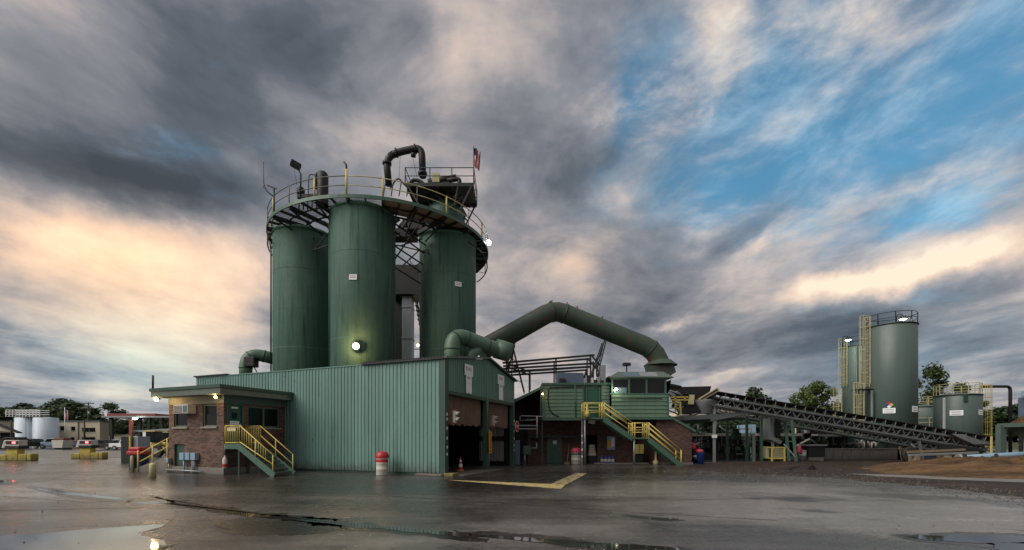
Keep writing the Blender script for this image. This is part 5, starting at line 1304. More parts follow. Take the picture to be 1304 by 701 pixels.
cB, dB, nB = conveyor('inclined_conveyor', 'rear long lattice belt conveyor running just below the front one', at(909, 516.5, 39), at(1250, 575.5, 39), .9, .55, .85)
def prop(px, ytop, Y, lab, m='green'):
    r = thing('trestle_support', lab, 'trestle', (gx(px, Y), Y, 0), 'conveyor legs')
    for dy in (0, .9):
        MB().beam((gx(px - 2, Y), Y + dy, gz(ytop, Y)), (gx(px + 4, Y), Y + dy, 0), .16).build('leg', m, r)
        MB().box(gx(px + 4, Y) - .2, gx(px + 4, Y) + .2, Y + dy - .2, Y + dy + .2, 0, .05).build('foot_plate', 'dark_steel', r)
    MB().beam((gx(px + 1, Y), Y, gz((ytop + 590) / 2, Y)), (gx(px + 1, Y), Y + .9, gz((ytop + 590) / 2, Y)), .09).build('tie', m, r)
    MB().beam((gx(px + 3.5, Y), Y - .02, .35), (gx(px - 12, Y), Y - .02, gz(566, Y)), .09).build('strut', 'galv', r)
prop(1010, 535, 36.02, 'pale green conveyor leg next to the yellow caged machine guard')
prop(1172, 562, 36.02, 'conveyor leg in front of the tall tank', 'truss')
# tail shroud at the foot
ts = thing('tail_shroud', 'grey sloping cover plates over the lower end of the front conveyor', 'conveyor cover', tuple(at(1225, 560, 35.6)))
MB().prism([at(1212, 553, 35.6), at(1226, 553, 35.6), at(1262, 566, 35.6), at(1240, 566, 35.6)], (0, 1.5, .02)).build('cover_plate', 'steel', ts)
MB().prism([at(1180, 576, 35.4), at(1210, 566, 35.4), at(1252, 572, 35.4), at(1240, 580, 35.4)], (0, .06, 0)).build('skirt_plate', 'dark_steel', ts)
# head end: feed hopper and guards
hh = thing('feed_hopper', 'black feed hopper with yellow guards between control room and conveyor head', 'hopper', tuple(at(885, 520, 37)))
MB().prism([at(862, 493, 36.6), at(906, 492, 36.6), at(902, 506, 36.6), at(892, 526, 36.6), at(878, 526, 36.6), at(868, 506, 36.6)], (0, 2.4, 0)).build('bin', 'black', hh)
MB().prism([at(853, 491, 36.5), at(868, 494, 36.5), at(868, 491.5, 36.5), at(853, 488.5, 36.5)], (0, 2, 0)).build('feed_belt', 'black', hh)
MB().prism([at(878, 503, 36.3), at(884.5, 503, 36.3), at(883.5, 515, 36.3), at(877, 515, 36.3)], (0, .15, 0)).build('guard_plate', 'yellow_pale', hh)
gd = MB().prism([at(889.5, 508, 35.4), at(893, 511, 35.4), at(917, 497, 35.4), at(914, 493.5, 35.4)], (0, .12, 0)).build('pulley_guard', 'yellow_pale', hh)
MB().prism([at(892, 508, 35.37), at(893.5, 509.3, 35.37), at(914.5, 497, 35.37), at(913, 495.4, 35.37)], (0, .02, 0)).build('mesh_insert', 'dark_steel', gd)
MB().lathe(tuple(at(897, 527, 37)), [(.5, 0), (1.0, .9), (1.0, 1.1)], 16).build('chute', 'galv', hh)
for a, c in (((853, 506), (876, 506)), ((853, 509.5), (876, 509.5)), ((853, 513), (866, 513)), ((853, 520), (866, 520)), ((866, 512), (867, 528)), ((860, 505), (860, 526)), ((872, 505), (872, 511))):
    MB().beam(at(*a, 35.8), at(*c, 35.8), .12 if a[0] == 866 else .09).build('guard_rail', 'yellow', hh)
rr = random.Random(5)
for k in range(14):
    x, y = 853 + rr.random() * 22, 495 + rr.random() * 30
    MB().beam(at(x, y, 36.2 + rr.random()), at(x + rr.uniform(-9, 9), y + rr.uniform(-7, 7), 36.2 + rr.random()), .08 + .1 * rr.random()).build('pipe', ['dark_steel', 'steel', 'galv', 'black'][k % 4], hh)
# frame carrying it: long beam, posts, low pitched roof frame
fr = thing('conveyor_trestle', 'green steel trestle with low pitched beams under the conveyor head', 'trestle', tuple(at(910, 590, 36.4)))
MB().beam(at(853, 533.5, 36.4), at(945, 529, 36.4), .2, .34).build('floor_beam', 'truss', fr)
MB().beam(at(905, 535, 36.3), at(958, 524.5, 36.3), .16, .22).build('rafter', 'truss', fr)
MB().beam(at(958, 524.5, 36.3), at(1010, 537, 36.3), .16, .22).build('rafter', 'truss', fr)
MB().beam(at(853, 538, 39.5), at(965, 532, 39.5), .2, .3).build('floor_beam', 'green_dark', fr)
for px_, t_, Y, m in ((909.5, 506, 36.4, 'galv'), (951, 530, 38.5, 'green_dark'), (969.5, 528, 38.0, 'green'), (984, 530, 38, 'galv'), (990, 530, 38.2, 'rust'), (960, 552, 37, 'truss'), (880, 535, 39, 'green_dark'), (926, 534, 39.5, 'green_dark')):
    MB().beam(at(px_, t_, Y), Vector((gx(px_, Y), Y, 0)), .17).build('post', m, fr)
MB().box(gx(906.5, 36.3), gx(912.5, 36.3), 36.2, 36.3, gz(558, 36.3), gz(554, 36.3)).build('notice', 'white', fr)
ch = thing('discharge_chute', 'tall rusty grey chute hanging under the conveyor', 'chute', tuple(at(990, 560, 38)))
MB().prism([at(981, 533, 37.6), at(984.5, 533, 37.6), at(984.5, 556, 37.6), at(996, 562, 37.6), at(994, 566, 37.6), at(981, 560, 37.6)], (0, 1.2, 0)).build('chute', 'steel', ch)
MB().prism([at(986, 533, 38), at(994, 533, 38), at(994, 556, 38), at(986, 556, 38)], (0, 1, 0)).build('casing', 'black', ch)
# arched pale roof behind
ar = thing('arched_store', 'pale cream arched roof store behind the conveyor head', 'store', tuple(at(925, 560, 58)))
b = MB(); n = 14; vs = []
for k in range(n + 1):
    a = math.pi * k / n; x0 = gx(925, 58) + 5.2 * math.cos(a); z0 = gz(534, 58) + 1.75 * math.sin(a); vs += [(x0, 58, z0), (x0, 70, z0)]
b.add(vs, [(2 * k, 2 * k + 1, 2 * k + 3, 2 * k + 2) for k in range(n)]); b.build('roof', 'cream', ar)
MB().poly([vs[2 * k] for k in range(n + 1)]).build('end_wall', 'cream', ar)
for k in range(10): MB().beam(Vector(vs[2 * (k % 13) + 2]) + Vector((0, -.05, .03)), (gx(897 + 6 * k, 58), 57.95, gz(534, 58)), .10).build('lattice', 'truss', ar)
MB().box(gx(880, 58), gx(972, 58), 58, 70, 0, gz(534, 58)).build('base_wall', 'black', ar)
# open shelter with pale roof edges
sh = thing('open_shelter', 'long low open shelter with pale roof edge and dark machinery bays', 'shelter', tuple(at(960, 585, 41)))
for a, c in ((878, 955), (964, 1042)):
    MB().box(gx(a, 41), gx(c, 41), 41, 46, gz(555.5, 41), gz(552, 41)).build('roof_edge', 'white_dirty', sh)
MB().box(gx(1044, 41), gx(1100, 41), 41, 46, gz(556, 41), gz(553.5, 41)).build('roof_edge', 'galv', sh)
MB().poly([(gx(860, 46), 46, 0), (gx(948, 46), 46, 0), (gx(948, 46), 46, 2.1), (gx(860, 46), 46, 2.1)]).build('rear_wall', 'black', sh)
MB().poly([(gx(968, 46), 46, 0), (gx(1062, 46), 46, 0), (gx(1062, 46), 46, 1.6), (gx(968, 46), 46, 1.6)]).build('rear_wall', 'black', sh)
for px_ in (882, 912, 938, 957, 966, 1000, 1040, 1046, 1075): MB().beam(at(px_, 553, 41.2), Vector((gx(px_, 41.2), 41.2, 0)), .14).build('post', 'dark_steel', sh)
MB().box(gx(878, 41), gx(957, 41), 41.3, 42.3, 0, .55).build('base', 'dark_steel', sh)
MB().box(gx(1000, 40), gx(1050, 40), 40, 40.5, 0, .35).build('base', 'concrete', sh)
# machinery inside, a burner/pump skid per bay
for j, (pa, pb, lab) in enumerate(((884, 908, 'dark pump set with pale fittings in the left bay of the low shelter'), (914, 948, 'dark pump set with white pipework in the middle bay of the low shelter'), (1044, 1084, 'pump set with pale valves beside the dark square tank'))):
    r = thing('pump_set', lab, 'pump', tuple(at((pa + pb) / 2, 585, 42.6))); rr = random.Random(20 + j); Y = 42.6
    MB().box(gx(pa, Y), gx(pb, Y), Y - .3, Y + 1, .3, .62).build('skid', 'dark_steel', r)
    for k in range(9):
        x = gx(pa + (pb - pa) * (k + .4) / 9, Y); z = .62 + rr.random() * .4; hgt = .2 + rr.random() * 1.0
        if k % 3 == 0: MB().tube([(x, Y, z - .3), (x, Y, z + hgt)], .07, 8).build('pipe', rr.choice(['galv', 'white_dirty', 'steel', 'dark_steel']), r)
        elif k % 3 == 1: MB().box(x - .16, x + .16, Y - .2, Y + .2, z, z + hgt * .6).build('casing', rr.choice(['dark_steel', 'black', 'galv', 'green_dark']), r, .03)
        else: MB().tube([(x - .3, Y - .1, z + .3), (x + .4, Y - .1, z + .3 + .3 * rr.random())], .06, 8).build('pipe', rr.choice(['galv', 'white_dirty', 'steel']), r)
    for k in range(3): MB().tube([(gx(pa + (pb - pa) * (.2 + .3 * k), Y), Y + .3, 1.1), (gx(pa + (pb - pa) * (.2 + .3 * k), Y), Y + .3, 2.1)], .05, 8).build('riser', 'white_dirty', r)
# dark pipework crowding the bays
for j, (pa, pb, Y, lab) in enumerate(((862, 906, 40.2, 'tangle of dark pipes and frames right of the brick wing'), (912, 966, 40.4, 'tangle of dark pipes and frames under the pale blue housing'), (1000, 1060, 40.8, 'tangle of dark pipes and frames behind the pale green conveyor leg'), (1060, 1150, 42.8, 'tangle of dark pipes and frames below the tallest tank'))):
    r = thing('pipe_cluster', lab, 'pipes', tuple(at((pa + pb) / 2, 586, Y)), 'pipe clusters under the conveyors'); rr = random.Random(70 + j)
    for k in range(30):
        x = gx(rr.uniform(pa, pb), Y); z = rr.uniform(.3, 4.2 if j in (0, 1) else 3.2); y = Y + rr.uniform(-.5, 1.6)
        if k % 2: q = Vector((x, y, max(.02, z - rr.uniform(.6, 2.2))))
        else: q = Vector((x + rr.uniform(-1.6, 1.6), y, z + rr.choice([0, 0, .5])))
        MB().tube([Vector((x, y, z)), q], rr.uniform(.025, .085), 6).build('pipe', rr.choice(['black', 'dark_steel', 'truss', 'black', 'galv', 'green_dark', 'rust', 'dark_steel', 'white_dirty']), r)
    for k in range(5):
        x = gx(rr.uniform(pa, pb), Y); s_ = rr.uniform(.15, .4); z = rr.uniform(.2, 2.4)
        MB().box(x - s_, x + s_, Y + .2, Y + .7, z, z + s_ * 1.6).build('junction_box', rr.choice(['black', 'dark_steel', 'galv', 'green_dark']), r, .02)
# single items in front
bb = thing('blue_grey_silencer', 'pale blue box housing on posts behind the frame', 'machine housing', tuple(at(957, 545, 44)))
MB().box(gx(951, 44), gx(963, 44), 44, 46, gz(552, 44), gz(541, 44)).build('housing', 'skyblue', bb, .06)
for px_ in (952, 962): MB().beam(at(px_, 552, 44.3), Vector((gx(px_, 44.3), 44.3, 0)), .12).build('leg', 'dark_steel', bb)
yg = thing('machine_guard', 'yellow wire cage machine guard standing by the mud', 'cage', (gx(990, 37.5), 37.5, 0))
x0, x1, z0, z1, y0, y1 = gx(982, 37.5), gx(998, 37.5), gz(584, 37.5), gz(570, 37.5), 37.4, 38.4
for x in (x0, x1):
    for y in (y0, y1): MB().box(x - .05, x + .05, y - .05, y + .05, 0.01, z1).build('corner_post', 'yellow', yg)
for z in (z0, z1):
    for y in (y0, y1): MB().beam((x0, y, z), (x1, y, z), .08).build('frame_bar', 'yellow', yg)
    for x in (x0, x1): MB().beam((x, y0, z), (x, y1, z), .08).build('frame_bar', 'yellow', yg)
for k in range(1, 14): MB().beam((x0 + (x1 - x0) * k / 14, y0, z0), (x0 + (x1 - x0) * k / 14, y0, z1), .022).build('wire', 'yellow_pale', yg)
for k in range(1, 6): MB().beam((x0, y0 - .01, z0 + (z1 - z0) * k / 6), (x1, y0 - .01, z0 + (z1 - z0) * k / 6), .022).build('wire', 'yellow_pale', yg)
MB().box(x0 + .1, x1 - .1, y0 + .2, y1 - .1, z0 + .1, z1 - .15).build('motor', 'dark_steel', yg, .05)
yc2 = thing('machine_cover', 'dull yellow cover box left of the yellow wire cage', 'cover', (gx(978, 38), 38, 0))
MB().box(gx(975.5, 38), gx(980.5, 38), 38, 38.7, .2, gz(569, 38)).build('box', 'yellow_pale', yc2, .04)
MB().box(gx(976, 38), gx(980, 38), 38.1, 38.6, 0, .2).build('foot', 'dark_steel', yc2)
bt = thing('black_tank', 'black square tank box with pale rim near the mud', 'tank', (gx(1039, 39), 39, 0))
MB().box(gx(1028, 39), gx(1049, 39), 38.8, 40, .34, gz(568, 39)).build('body', 'black', bt, .03)
MB().box(gx(1027, 39), gx(1050, 39), 38.7, 40.1, gz(567.8, 39), gz(566.4, 39)).build('rim', 'galv', bt)
MB().beam(at(1014, 568, 38.6), at(1031, 559, 38.6), .10).build('pipe', 'white_dirty', bt)
MB().box(gx(1029, 39), gx(1048, 39), 38.9, 39.9, 0, .34).build('foot', 'concrete', bt)
gdm = thing('grey_drum', 'pale grey drum beside the red hose bundle', 'drum', (gx(1022, 39), 39, 0))
MB().lathe((gx(1022, 39), 39, .0), [(0, 0), (.29, 0), (.29, .4), (.31, .42), (.29, .44), (.29, .9), (0, .9)], 18).build('drum', 'galv', gdm)
MB().lathe((gx(1022, 39), 39, .0), [(.292, .5), (.292, .7)], 18).build('band', 'white_dirty', gdm)
rj = thing('red_jacket', 'red cloth bundle hanging on the strut by the grey drum', 'cloth', tuple(at(1018, 575, 38.5)))
MB().lathe(tuple(at(1018, 578.5, 38.5)), [(0, 0), (.14, .02), (.2, .25), (.16, .55), (.1, .72), (.03, .85)], 10).build('cloth', 'pink', rj)
MB().beam(at(1018, 566, 38.5), at(1018, 564, 38.5), .05).build('hook', 'dark_steel', rj)
bbn = thing('blue_bin', 'blue bin with pink red sacks on top right of the brick wing', 'waste bin', (gx(891, 33.8), 33.8, 0))
MB().lathe((gx(891.5, 33.8), 33.8, 0), [(0, 0), (.25, 0), (.31, .82), (.33, .86), (.30, .88)], 18).build('bin', 'blue', bbn)
MB().lathe((gx(890, 33.8), 33.7, .84), [(.24, 0), (.30, .10), (.24, .2), (.1, .26), (0, .26)], 12).build('sack', 'pink', bbn)
rs_ = thing('red_sacks', 'heap of dark bags topped with red cloth beside the blue bin', 'sacks', (gx(884, 34), 34, 0))
rr = random.Random(9)
for k in range(7):
    p = (gx(882 + rr.random() * 5, 34), 34 + rr.random() * .5, .02 + .2 * k); s_ = .25 + .1 * rr.random()
    MB().lathe(p, [(0, 0), (s_, .05), (s_ * 1.1, .18), (s_ * .6, .3), (0, .33)], 9).build('sack', ['black', 'dark_steel', 'white_dirty', 'black', 'black', 'red', 'pink'][k], rs_)

# ------------------------------------------------------------------ tanks
def cage_ladder(root, base, face, z0, z1, z_cage=None, m='yellow_pale', r=.40):
    f = Vector((face[0], face[1], 0)).normalized(); s = Vector((-f.y, f.x, 0)); b = Vector((base[0], base[1], 0))
    L = MB()
    o = thing_part = None
    for sg in (-1, 1): MB().beam(b + s * .23 * sg + Vector((0, 0, z0)), b + s * .23 * sg + Vector((0, 0, z1)), .06).build('ladder_stile', m, root)
    k = z0 + .2
    while k < z1:
        MB().beam(b - s * .23 + Vector((0, 0, k)), b + s * .23 + Vector((0, 0, k)), .03).build('rung', m, root); k += .42
    zc = z0 + .3 if z_cage is None else z_cage
    pts = [b + s * (r * math.cos(math.pi * j / 6)) + f * (.1 + .75 * math.sin(math.pi * j / 6)) for j in range(7)]
    for p in pts: MB().beam(p + Vector((0, 0, zc)), p + Vector((0, 0, z1)), .026).build('cage_bar', m, root)
    nh = max(2, int((z1 - zc) / 1.1))
    for j in range(nh + 1):
        z = zc + (z1 - zc) * j / nh; MB().tube([p + Vector((0, 0, z)) for p in pts], .022, 6).build('cage_hoop', m, root)
def ring_rail(root, c, rad, z, m, a0=0, a1=2 * math.pi, n=14, h=1.05):
    for k in range(n):
        a, b_ = a0 + (a1 - a0) * k / n, a0 + (a1 - a0) * (k + 1) / n
        P = lambda t, zz: Vector((c[0] + rad * math.cos(t), c[1] + rad * math.sin(t), zz))
        for zz in (h, h * .5): MB().tube([P(a + (b_ - a) * j / 3, z + zz) for j in range(4)], .03, 6).build('rail', m, root)
        MB().beam(P(a, z), P(a, z + h), .055).build('railing_post', m, root)
def tank(name, lab, c, rad, top, m='tank'):
    r = thing(name, lab, 'tank', (c[0], c[1], 0), 'grey green storage tanks')
    MB().lathe((*c, 0), [(0, 0), (rad, 0), (rad, top), (rad * .98, top + .04), (0, top + .3)], 56).build('shell', m, r)
    MB().lathe((*c, 0), [(rad + .004, top - .1), (rad + .07, top - .09), (rad + .07, top - .02), (rad + .004, top)], 56).build('top_rim', 'dark_steel', r)
    return r
def placard(root, c, rad, ang, z, w, h, text_rows=2):
    d_ = Vector((math.cos(ang), math.sin(ang), 0)); t_ = Vector((-d_.y, d_.x, 0)); q = Vector((c[0], c[1], 0)) + d_ * (rad * math.cos(min(1, w / 2 / rad)) + .03)
    q = Vector((c[0], c[1], z)) + d_ * (rad + .02); P = lambda a, e, o=0: q + t_ * a + Vector((0, 0, e)) + d_ * o
    p = MB().prism([P(-w / 2, -h / 2), P(w / 2, -h / 2), P(w / 2, h / 2), P(-w / 2, h / 2)], d_ * .02).build('placard', 'white', root)
    for k in range(text_rows):
        e = -h / 2 + h * (k + .6) / (text_rows + .4); MB().prism([P(-w * .36, e - .03, .022), P(w * .36, e - .03, .022), P(w * .36, e + .03, .022), P(-w * .36, e + .03, .022)], d_ * .002).build('lettering', 'grey_print', p)
T1 = (37.45, 45.0); r1 = 2.02
a_c = math.atan2(-T1[1], -T1[0])
tk = tank('storage_tank', 'tallest grey green tank nearest the conveyors with a warning diamond', T1, r1, 12.95)
ring_rail(tk, T1, r1 - .05, 12.95, 'dark_steel', n=9)
lp = (T1[0] - r1 - .12, T1[1] + .25)
cage_ladder(tk, lp, (-1, -.25), 7.0, 14.0); lp2 = (T1[0] - r1 - .85, T1[1] + .1); cage_ladder(tk, lp2, (-1, -.25), 1.0, 7.4)
MB().box(lp2[0] - .5, T1[0] - r1, T1[1] - .4, T1[1] + .8, 6.7, 6.78).build('rest_platform', 'dark_steel', tk)
MB().tube([(T1[0] - r1 - .25, T1[1] - .5, 0), (T1[0] - r1 - .25, T1[1] - .5, 6.6)], .12, 8).build('pipe', 'tank', tk)
placard(tk, T1, r1, a_c + R(-4), gz(523.5, 43.8), .95, .5); placard(tk, T1, r1, a_c + R(58), gz(522, 44), .75, .55)
# four coloured diamonds, warning symbol
d_ = Vector((math.cos(a_c + R(-4)), math.sin(a_c + R(-4)), 0)); t_ = Vector((-d_.y, d_.x, 0)); q = Vector((*T1, gz(516.3, 43.8))) + d_ * (r1 + .02)
for (dx, dz), m in (((0, .17), 'red'), ((.17, 0), 'yellow'), ((-.17, 0), 'blue'), ((0, -.17), 'white')):
    MB().prism([q + t_ * (dx + a) + Vector((0, 0, dz + e)) for a, e in ((-.165, 0), (0, -.165), (.165, 0), (0, .165))], d_ * .02).build('warning_diamond', m, tk)
T2 = (42.6, 55.5); r2 = 2.0
tk2 = tank('storage_tank', 'tall grey green tank half hidden behind the tallest tank', T2, r2, 13.1)
ring_rail(tk2, T2, r2 - .05, 13.1, 'dark_steel', n=9)
cage_ladder(tk2, (T2[0] - r2 - .1, T2[1] - .1), (-1, -.2), 8.2, 14.0); cage_ladder(tk2, (T2[0] - r2 - .8, T2[1] - .2), (-1, -.2), 1., 8.0)
MB().tube([(T2[0] - r2 + .35, T2[1] - 1.4, 1), (T2[0] - r2 + .35, T2[1] - 1.4, 13)], .1, 8).build('pipe', 'tank', tk2)
MB().tube([(T2[0] - r2 + .8, T2[1] - 1.75, 1), (T2[0] - r2 + .8, T2[1] - 1.75, 13)], .06, 8).build('pipe', 'dark_steel', tk2)
T3 = (44.0, 45.0); r3 = 1.78
tk3 = tank('storage_tank', 'squat grey green tank with yellow railing right of the tallest tank', T3, r3, 6.15)
ring_rail(tk3, T3, r3 - .05, 6.15, 'yellow_pale', n=10)
cage_ladder(tk3, (T3[0] + r3 + .12, T3[1] - .3), (.8, -.6), .8, 7.1, m='yellow', r=.5)
a3 = math.atan2(-T3[1], -T3[0])
placard(tk3, T3, r3, a3 + R(-2), gz(526, 43.6), .95, .5); placard(tk3, T3, r3, a3 + R(62), gz(526, 44), .6, .5)
for k in (-1,):
    aa = a3 + R(-30); d_ = Vector((math.cos(aa), math.sin(aa), 0)); p = Vector((*T3, 0)) + d_ * (r3 + .05)
    MB().beam(p + Vector((0, 0, 1.6)), p + Vector((0, 0, 5.9)), .22, .06).build('level_gauge', 'white', tk3); MB().beam(p + d_ * .06 + Vector((0, 0, 1.4)), p + d_ * .06 + Vector((0, 0, 6.1)), .05).build('gauge_rod', 'dark_steel', tk3)
aa = a3 + R(18); d_ = Vector((math.cos(aa), math.sin(aa), 0)); p = Vector((*T3, 0)) + d_ * (r3 + .08)
MB().beam(p + Vector((0, 0, 5.4)), p + Vector((0, 0, 6.1)), .3, .12).build('lifting_lug', 'green_dark', tk3)
T4 = (48.0, 53.0)
tk4 = tank('storage_tank', 'small pale tank with yellow railings between the tallest and the squat tank', T4, 1.7, 5.6)
ring_rail(tk4, T4, 1.65, 5.6, 'yellow_pale', n=9); ring_rail(tk4, T4, 1.95, 3.2, 'yellow_pale', n=9)
MB().lathe((*T4, 0), [(1.71, 3.1), (2.0, 3.1), (2.0, 3.18), (1.71, 3.18)], 32).build('walkway', 'yellow_pale', tk4)
# pipe bridge from the squat tank
pb_ = thing('fill_pipe', 'black pipe arching down to the right of the squat tank', 'pipe', (gx(1287, 46), 46, 0))
MB().tube(pipe_path([at(1250, 492.5, 46), at(1286.5, 492.5, 46), Vector((gx(1286.5, 46), 46, .3))], .4), .14, 10).build('pipe', 'black', pb_)
MB().tube([Vector((gx(1286.5, 46), 46, 0)), Vector((gx(1286.5, 46), 46, .35))], .25, 12).build('flange', 'dark_steel', pb_)
# containment wall
cw = thing('containment_wall', 'low stained concrete wall below the grey green tanks', 'wall', (gx(1100, 41), 41, 0))
for k in range(9):
    xa_ = gx(1050, 41) + k * .82
    MB().box(xa_, xa_ + .80, 41, 41.3, 0, gz(572.5, 41)).build('wall_panel', 'concrete', cw, .015)
MB().box(gx(1050, 41), gx(1050, 41) + 7.4, 40.97, 41.33, gz(572.4, 41), gz(571.2, 41)).build('coping', 'concrete', cw)
# pipework behind the wall
pw = thing('tank_pipework', 'white bent pipes and a dark green heater box in front of the tall tank', 'pipework', (gx(1095, 42.5), 42.5, 0))
MB().box(gx(1066, 43), gx(1086, 43), 43, 44.4, .9, gz(557, 43)).build('heater_box', 'green_dark', pw, .05)
rr = random.Random(4)
for k in range(6):
    xx = 1088 + 4.4 * k; y_ = 42.2
    MB().tube(pipe_path([at(xx, 572, y_), at(xx, 561 + 3 * (k % 2), y_), at(xx + 5, 561 + 3 * (k % 2), y_), at(xx + 5, 569, y_)], .12, 4), .085, 8).build('pipe', 'white_dirty' if k % 2 else 'galv', pw)
MB().tube([at(1050, 566, 42.4), at(1118, 565, 42.4)], .10, 8).build('pipe', 'galv', pw)
for px_ in (1058, 1068, 1103, 1128): MB().beam(at(px_, 552, 42), Vector((gx(px_, 42), 42, 0)), .12).build('post', 'black', pw)
ys = thing('yellow_valve_stand', 'pair of faded yellow slanting supports at the end of the stained concrete wall', 'supports', (gx(1150, 40.5), 40.5, 0))
for k in (0, 16): MB().beam(at(1146 + k, 566, 40.5), at(1150 + k, 588, 40.5), .22, .1).build('plate', 'yellow_pale', ys)
MB().box(gx(1143, 41), gx(1172, 41), 41, 42.4, 0, gz(566, 41)).build('block', 'dark_steel', ys)
gb = thing('grey_locker', 'small grey box with white label under the conveyors', 'box', (gx(1190, 39.5), 39.5, 0))
MB().box(gx(1179, 39.5), gx(1201, 39.5), 39.4, 40.3, .1, gz(569, 39.5)).build('box', 'bluebox', gb, .04)
MB().box(gx(1186, 39.5), gx(1193, 39.5), 39.385, 39.399, gz(573, 39.5), gz(569.8, 39.5)).build('label_plate', 'white', gb)
MB().box(gx(1180, 39.5), gx(1200, 39.5), 39.5, 40.2, 0, .1).build('foot', 'dark_steel', gb)
tyre = thing('spare_tyre', 'black tyre partly hidden under the lower conveyor', 'tyre', (gx(1163, 34), 34, 0))
c = Vector((gx(1162, 35), 35, .62)); MB().tube([c + Vector((0, 0, 0)), c + Vector((0, .35, 0))], .6, 24).build('tyre', 'rubber', tyre); MB().tube([c + Vector((0, -.03, 0)), c + Vector((0, .38, 0))], .3, 16).build('rim', 'dark_steel', tyre)
# lying pipes
lpz = thing('rail_bundle', 'two long pale beams lying on blocks in the sand', 'beams', (gx(1205, 34.5), 34.5, 0))
for k, (a, c, zz) in enumerate(((1157, 1252, 0), (1160, 1240, .22))):
    MB().beam(Vector((gx(a, 34.5), 34.5 + .3 * k, .62 + zz)), Vector((gx(c, 34.5), 34.9 + .3 * k, .80 + zz)), .16, .16).build('beam', 'wood' if k else 'galv', lpz)
for px_ in (1165, 1205, 1245): MB().box(gx(px_, 34.6) - .15, gx(px_, 34.6) + .15, 34.3, 35.2, 0, .53 + (px_ - 1157) / 900).build('block', 'wood', lpz)
sp = thing('steel_pipe', 'blue grey pipe lying on slanted stands in front of the sand', 'pipe', (gx(1260, 31), 31, 0))
MB().tube([at(1221, 583.5, 31), at(1340, 577, 31)], .19, 16).build('pipe', 'skyblue', sp); MB().tube([at(1219.5, 583.6, 31), at(1224, 583.2, 31)], .26, 16).build('collar', 'galv', sp)
for px_ in (1232, 1272, 1310): MB().beam(at(px_ - 4, 578.5, 30.8), Vector((gx(px_ + 4, 30.2), 30.2, 0)), .16, .10).build('stand', 'dark_steel', sp)
# aggregate bin at the right edge
ag = thing('aggregate_bin', 'grey feed bin on posts heaped with brown sand at the right edge', 'feed bin', (gx(1290, 34), 34, 0))
for x in (gx(1271, 35.6), gx(1271, 35.6) + 4.4):
    for y in (32.6, 35.4): MB().box(x - .22, x + .22, y - .2, y + .2, 0, gz(540, 32.6)).build('post', 'tank', ag)
xl = gx(1266, 35.9); zt2 = gz(540, 32.6)
MB().box(xl, xl + 5.2, 32.3, 32.42, zt2 - .18, zt2 + .12).build('rim', 'tank', ag); MB().box(xl, xl + .12, 32.43, 35.7, zt2 - .18, zt2 + .12).build('rim', 'tank', ag)
vs = [(xl + .5, 32.6, zt2 - .05), (xl + 5.2, 32.6, zt2 - .05), (xl + 5.2, 35.6, zt2 - .05), (xl + .5, 35.6, zt2 - .05), (xl + 1.9, 33.6, .95), (xl + 4, 33.6, .95), (xl + 4, 34.6, .95), (xl + 1.9, 34.6, .95)]
MB().add(vs, [(0, 1, 5, 4), (1, 2, 6, 5), (2, 3, 7, 6), (3, 0, 4, 7)]).build('hopper_sides', 'tank', ag)
b = MB(); n = 16; vs = []
for j in range(n + 1):
    for i in range(n + 1):
        x = i / n; y = j / n; h = 1.15 * min(1, 7 * x) * (1 - abs(2 * y - 1) ** 2) * min(1, 2.4 * (1.2 - x)); vs.append((xl + .15 + 5 * x, 32.45 + 3.2 * y, zt2 - .05 + max(0, h * .8) + .1 * mnoise.noise(Vector((x * 7, y * 7, 1)))))
b.add(vs, [(j * (n + 1) + i, j * (n + 1) + i + 1, (j + 1) * (n + 1) + i + 1, (j + 1) * (n + 1) + i) for j in range(n) for i in range(n)], True); b.build('sand_heap', 'sand', ag)
MB().beam((xl + .4, 33.4, .9), (xl + 5, 33.2, .55), .3, .2).build('feeder_belt', 'yellow_pale', ag)
pst = thing('marker_post', 'thin yellow post standing left of the aggregate bin', 'post', (gx(1262.5, 33.5), 33.5, 0))
MB().beam((gx(1262.5, 33.5), 33.5, 0), (gx(1262.5, 33.5), 33.5, gz(556, 33.5)), .09).build('post', 'yellow', pst)
bf = thing('blue_machine', 'blue machine housing at the right edge behind the sand bin', 'machine', (gx(1306, 60), 60, 0))
MB().box(gx(1296, 64), gx(1350, 64), 60, 64, gz(531, 60), gz(503, 60)).build('housing', 'bluebox', bf, .1); MB().box(gx(1300, 63), gx(1350, 63), 60.5, 63, gz(502.9, 60), gz(495, 60)).build('cap', 'skyblue', bf, .1)
for px_ in (1300, 1345): MB().beam((gx(px_, 63), 63, 0), (gx(px_, 63), 63, gz(531, 60)), .3).build('leg', 'dark_steel', bf)
# lamps on the tanks
def dish_lamp(px_, py_, Y, lab):
    p = at(px_, py_, Y); r = thing('tank_lamp', lab, 'lamp', tuple(p), 'lamps on the tank tops')
    MB().lathe(tuple(p + Vector((0, 0, 0))), [(.34, 0), (.32, .16), (.2, .3), (0, .34)], 16).build('shade', 'dark_steel', r)
    MB().lathe(tuple(p + Vector((0, 0, .06))), [(0, -.14), (.2, -.10), (.3, -.02), (.3, .02)], 16).build('bulb', 'lamp_cool', r)
    MB().tube(pipe_path([p + Vector((0, 0, .3)), p + Vector((-.1, 0, .5)), p + Vector((-.6, 0, .4)), p + Vector((-.6, 0, -1.0))], .15), .04, 6).build('gooseneck', 'dark_steel', r)
    point_light('lamp_light', p + Vector((0, -.1, -.25)), 12, (.9, 1, .8), r)
dish_lamp(1150, 407, 43.6, 'lit lamp on a gooseneck at the top of the tallest tank'); dish_lamp(1080, 433.5, 53.6, 'lit lamp on a gooseneck at the top of the half hidden tall tank')

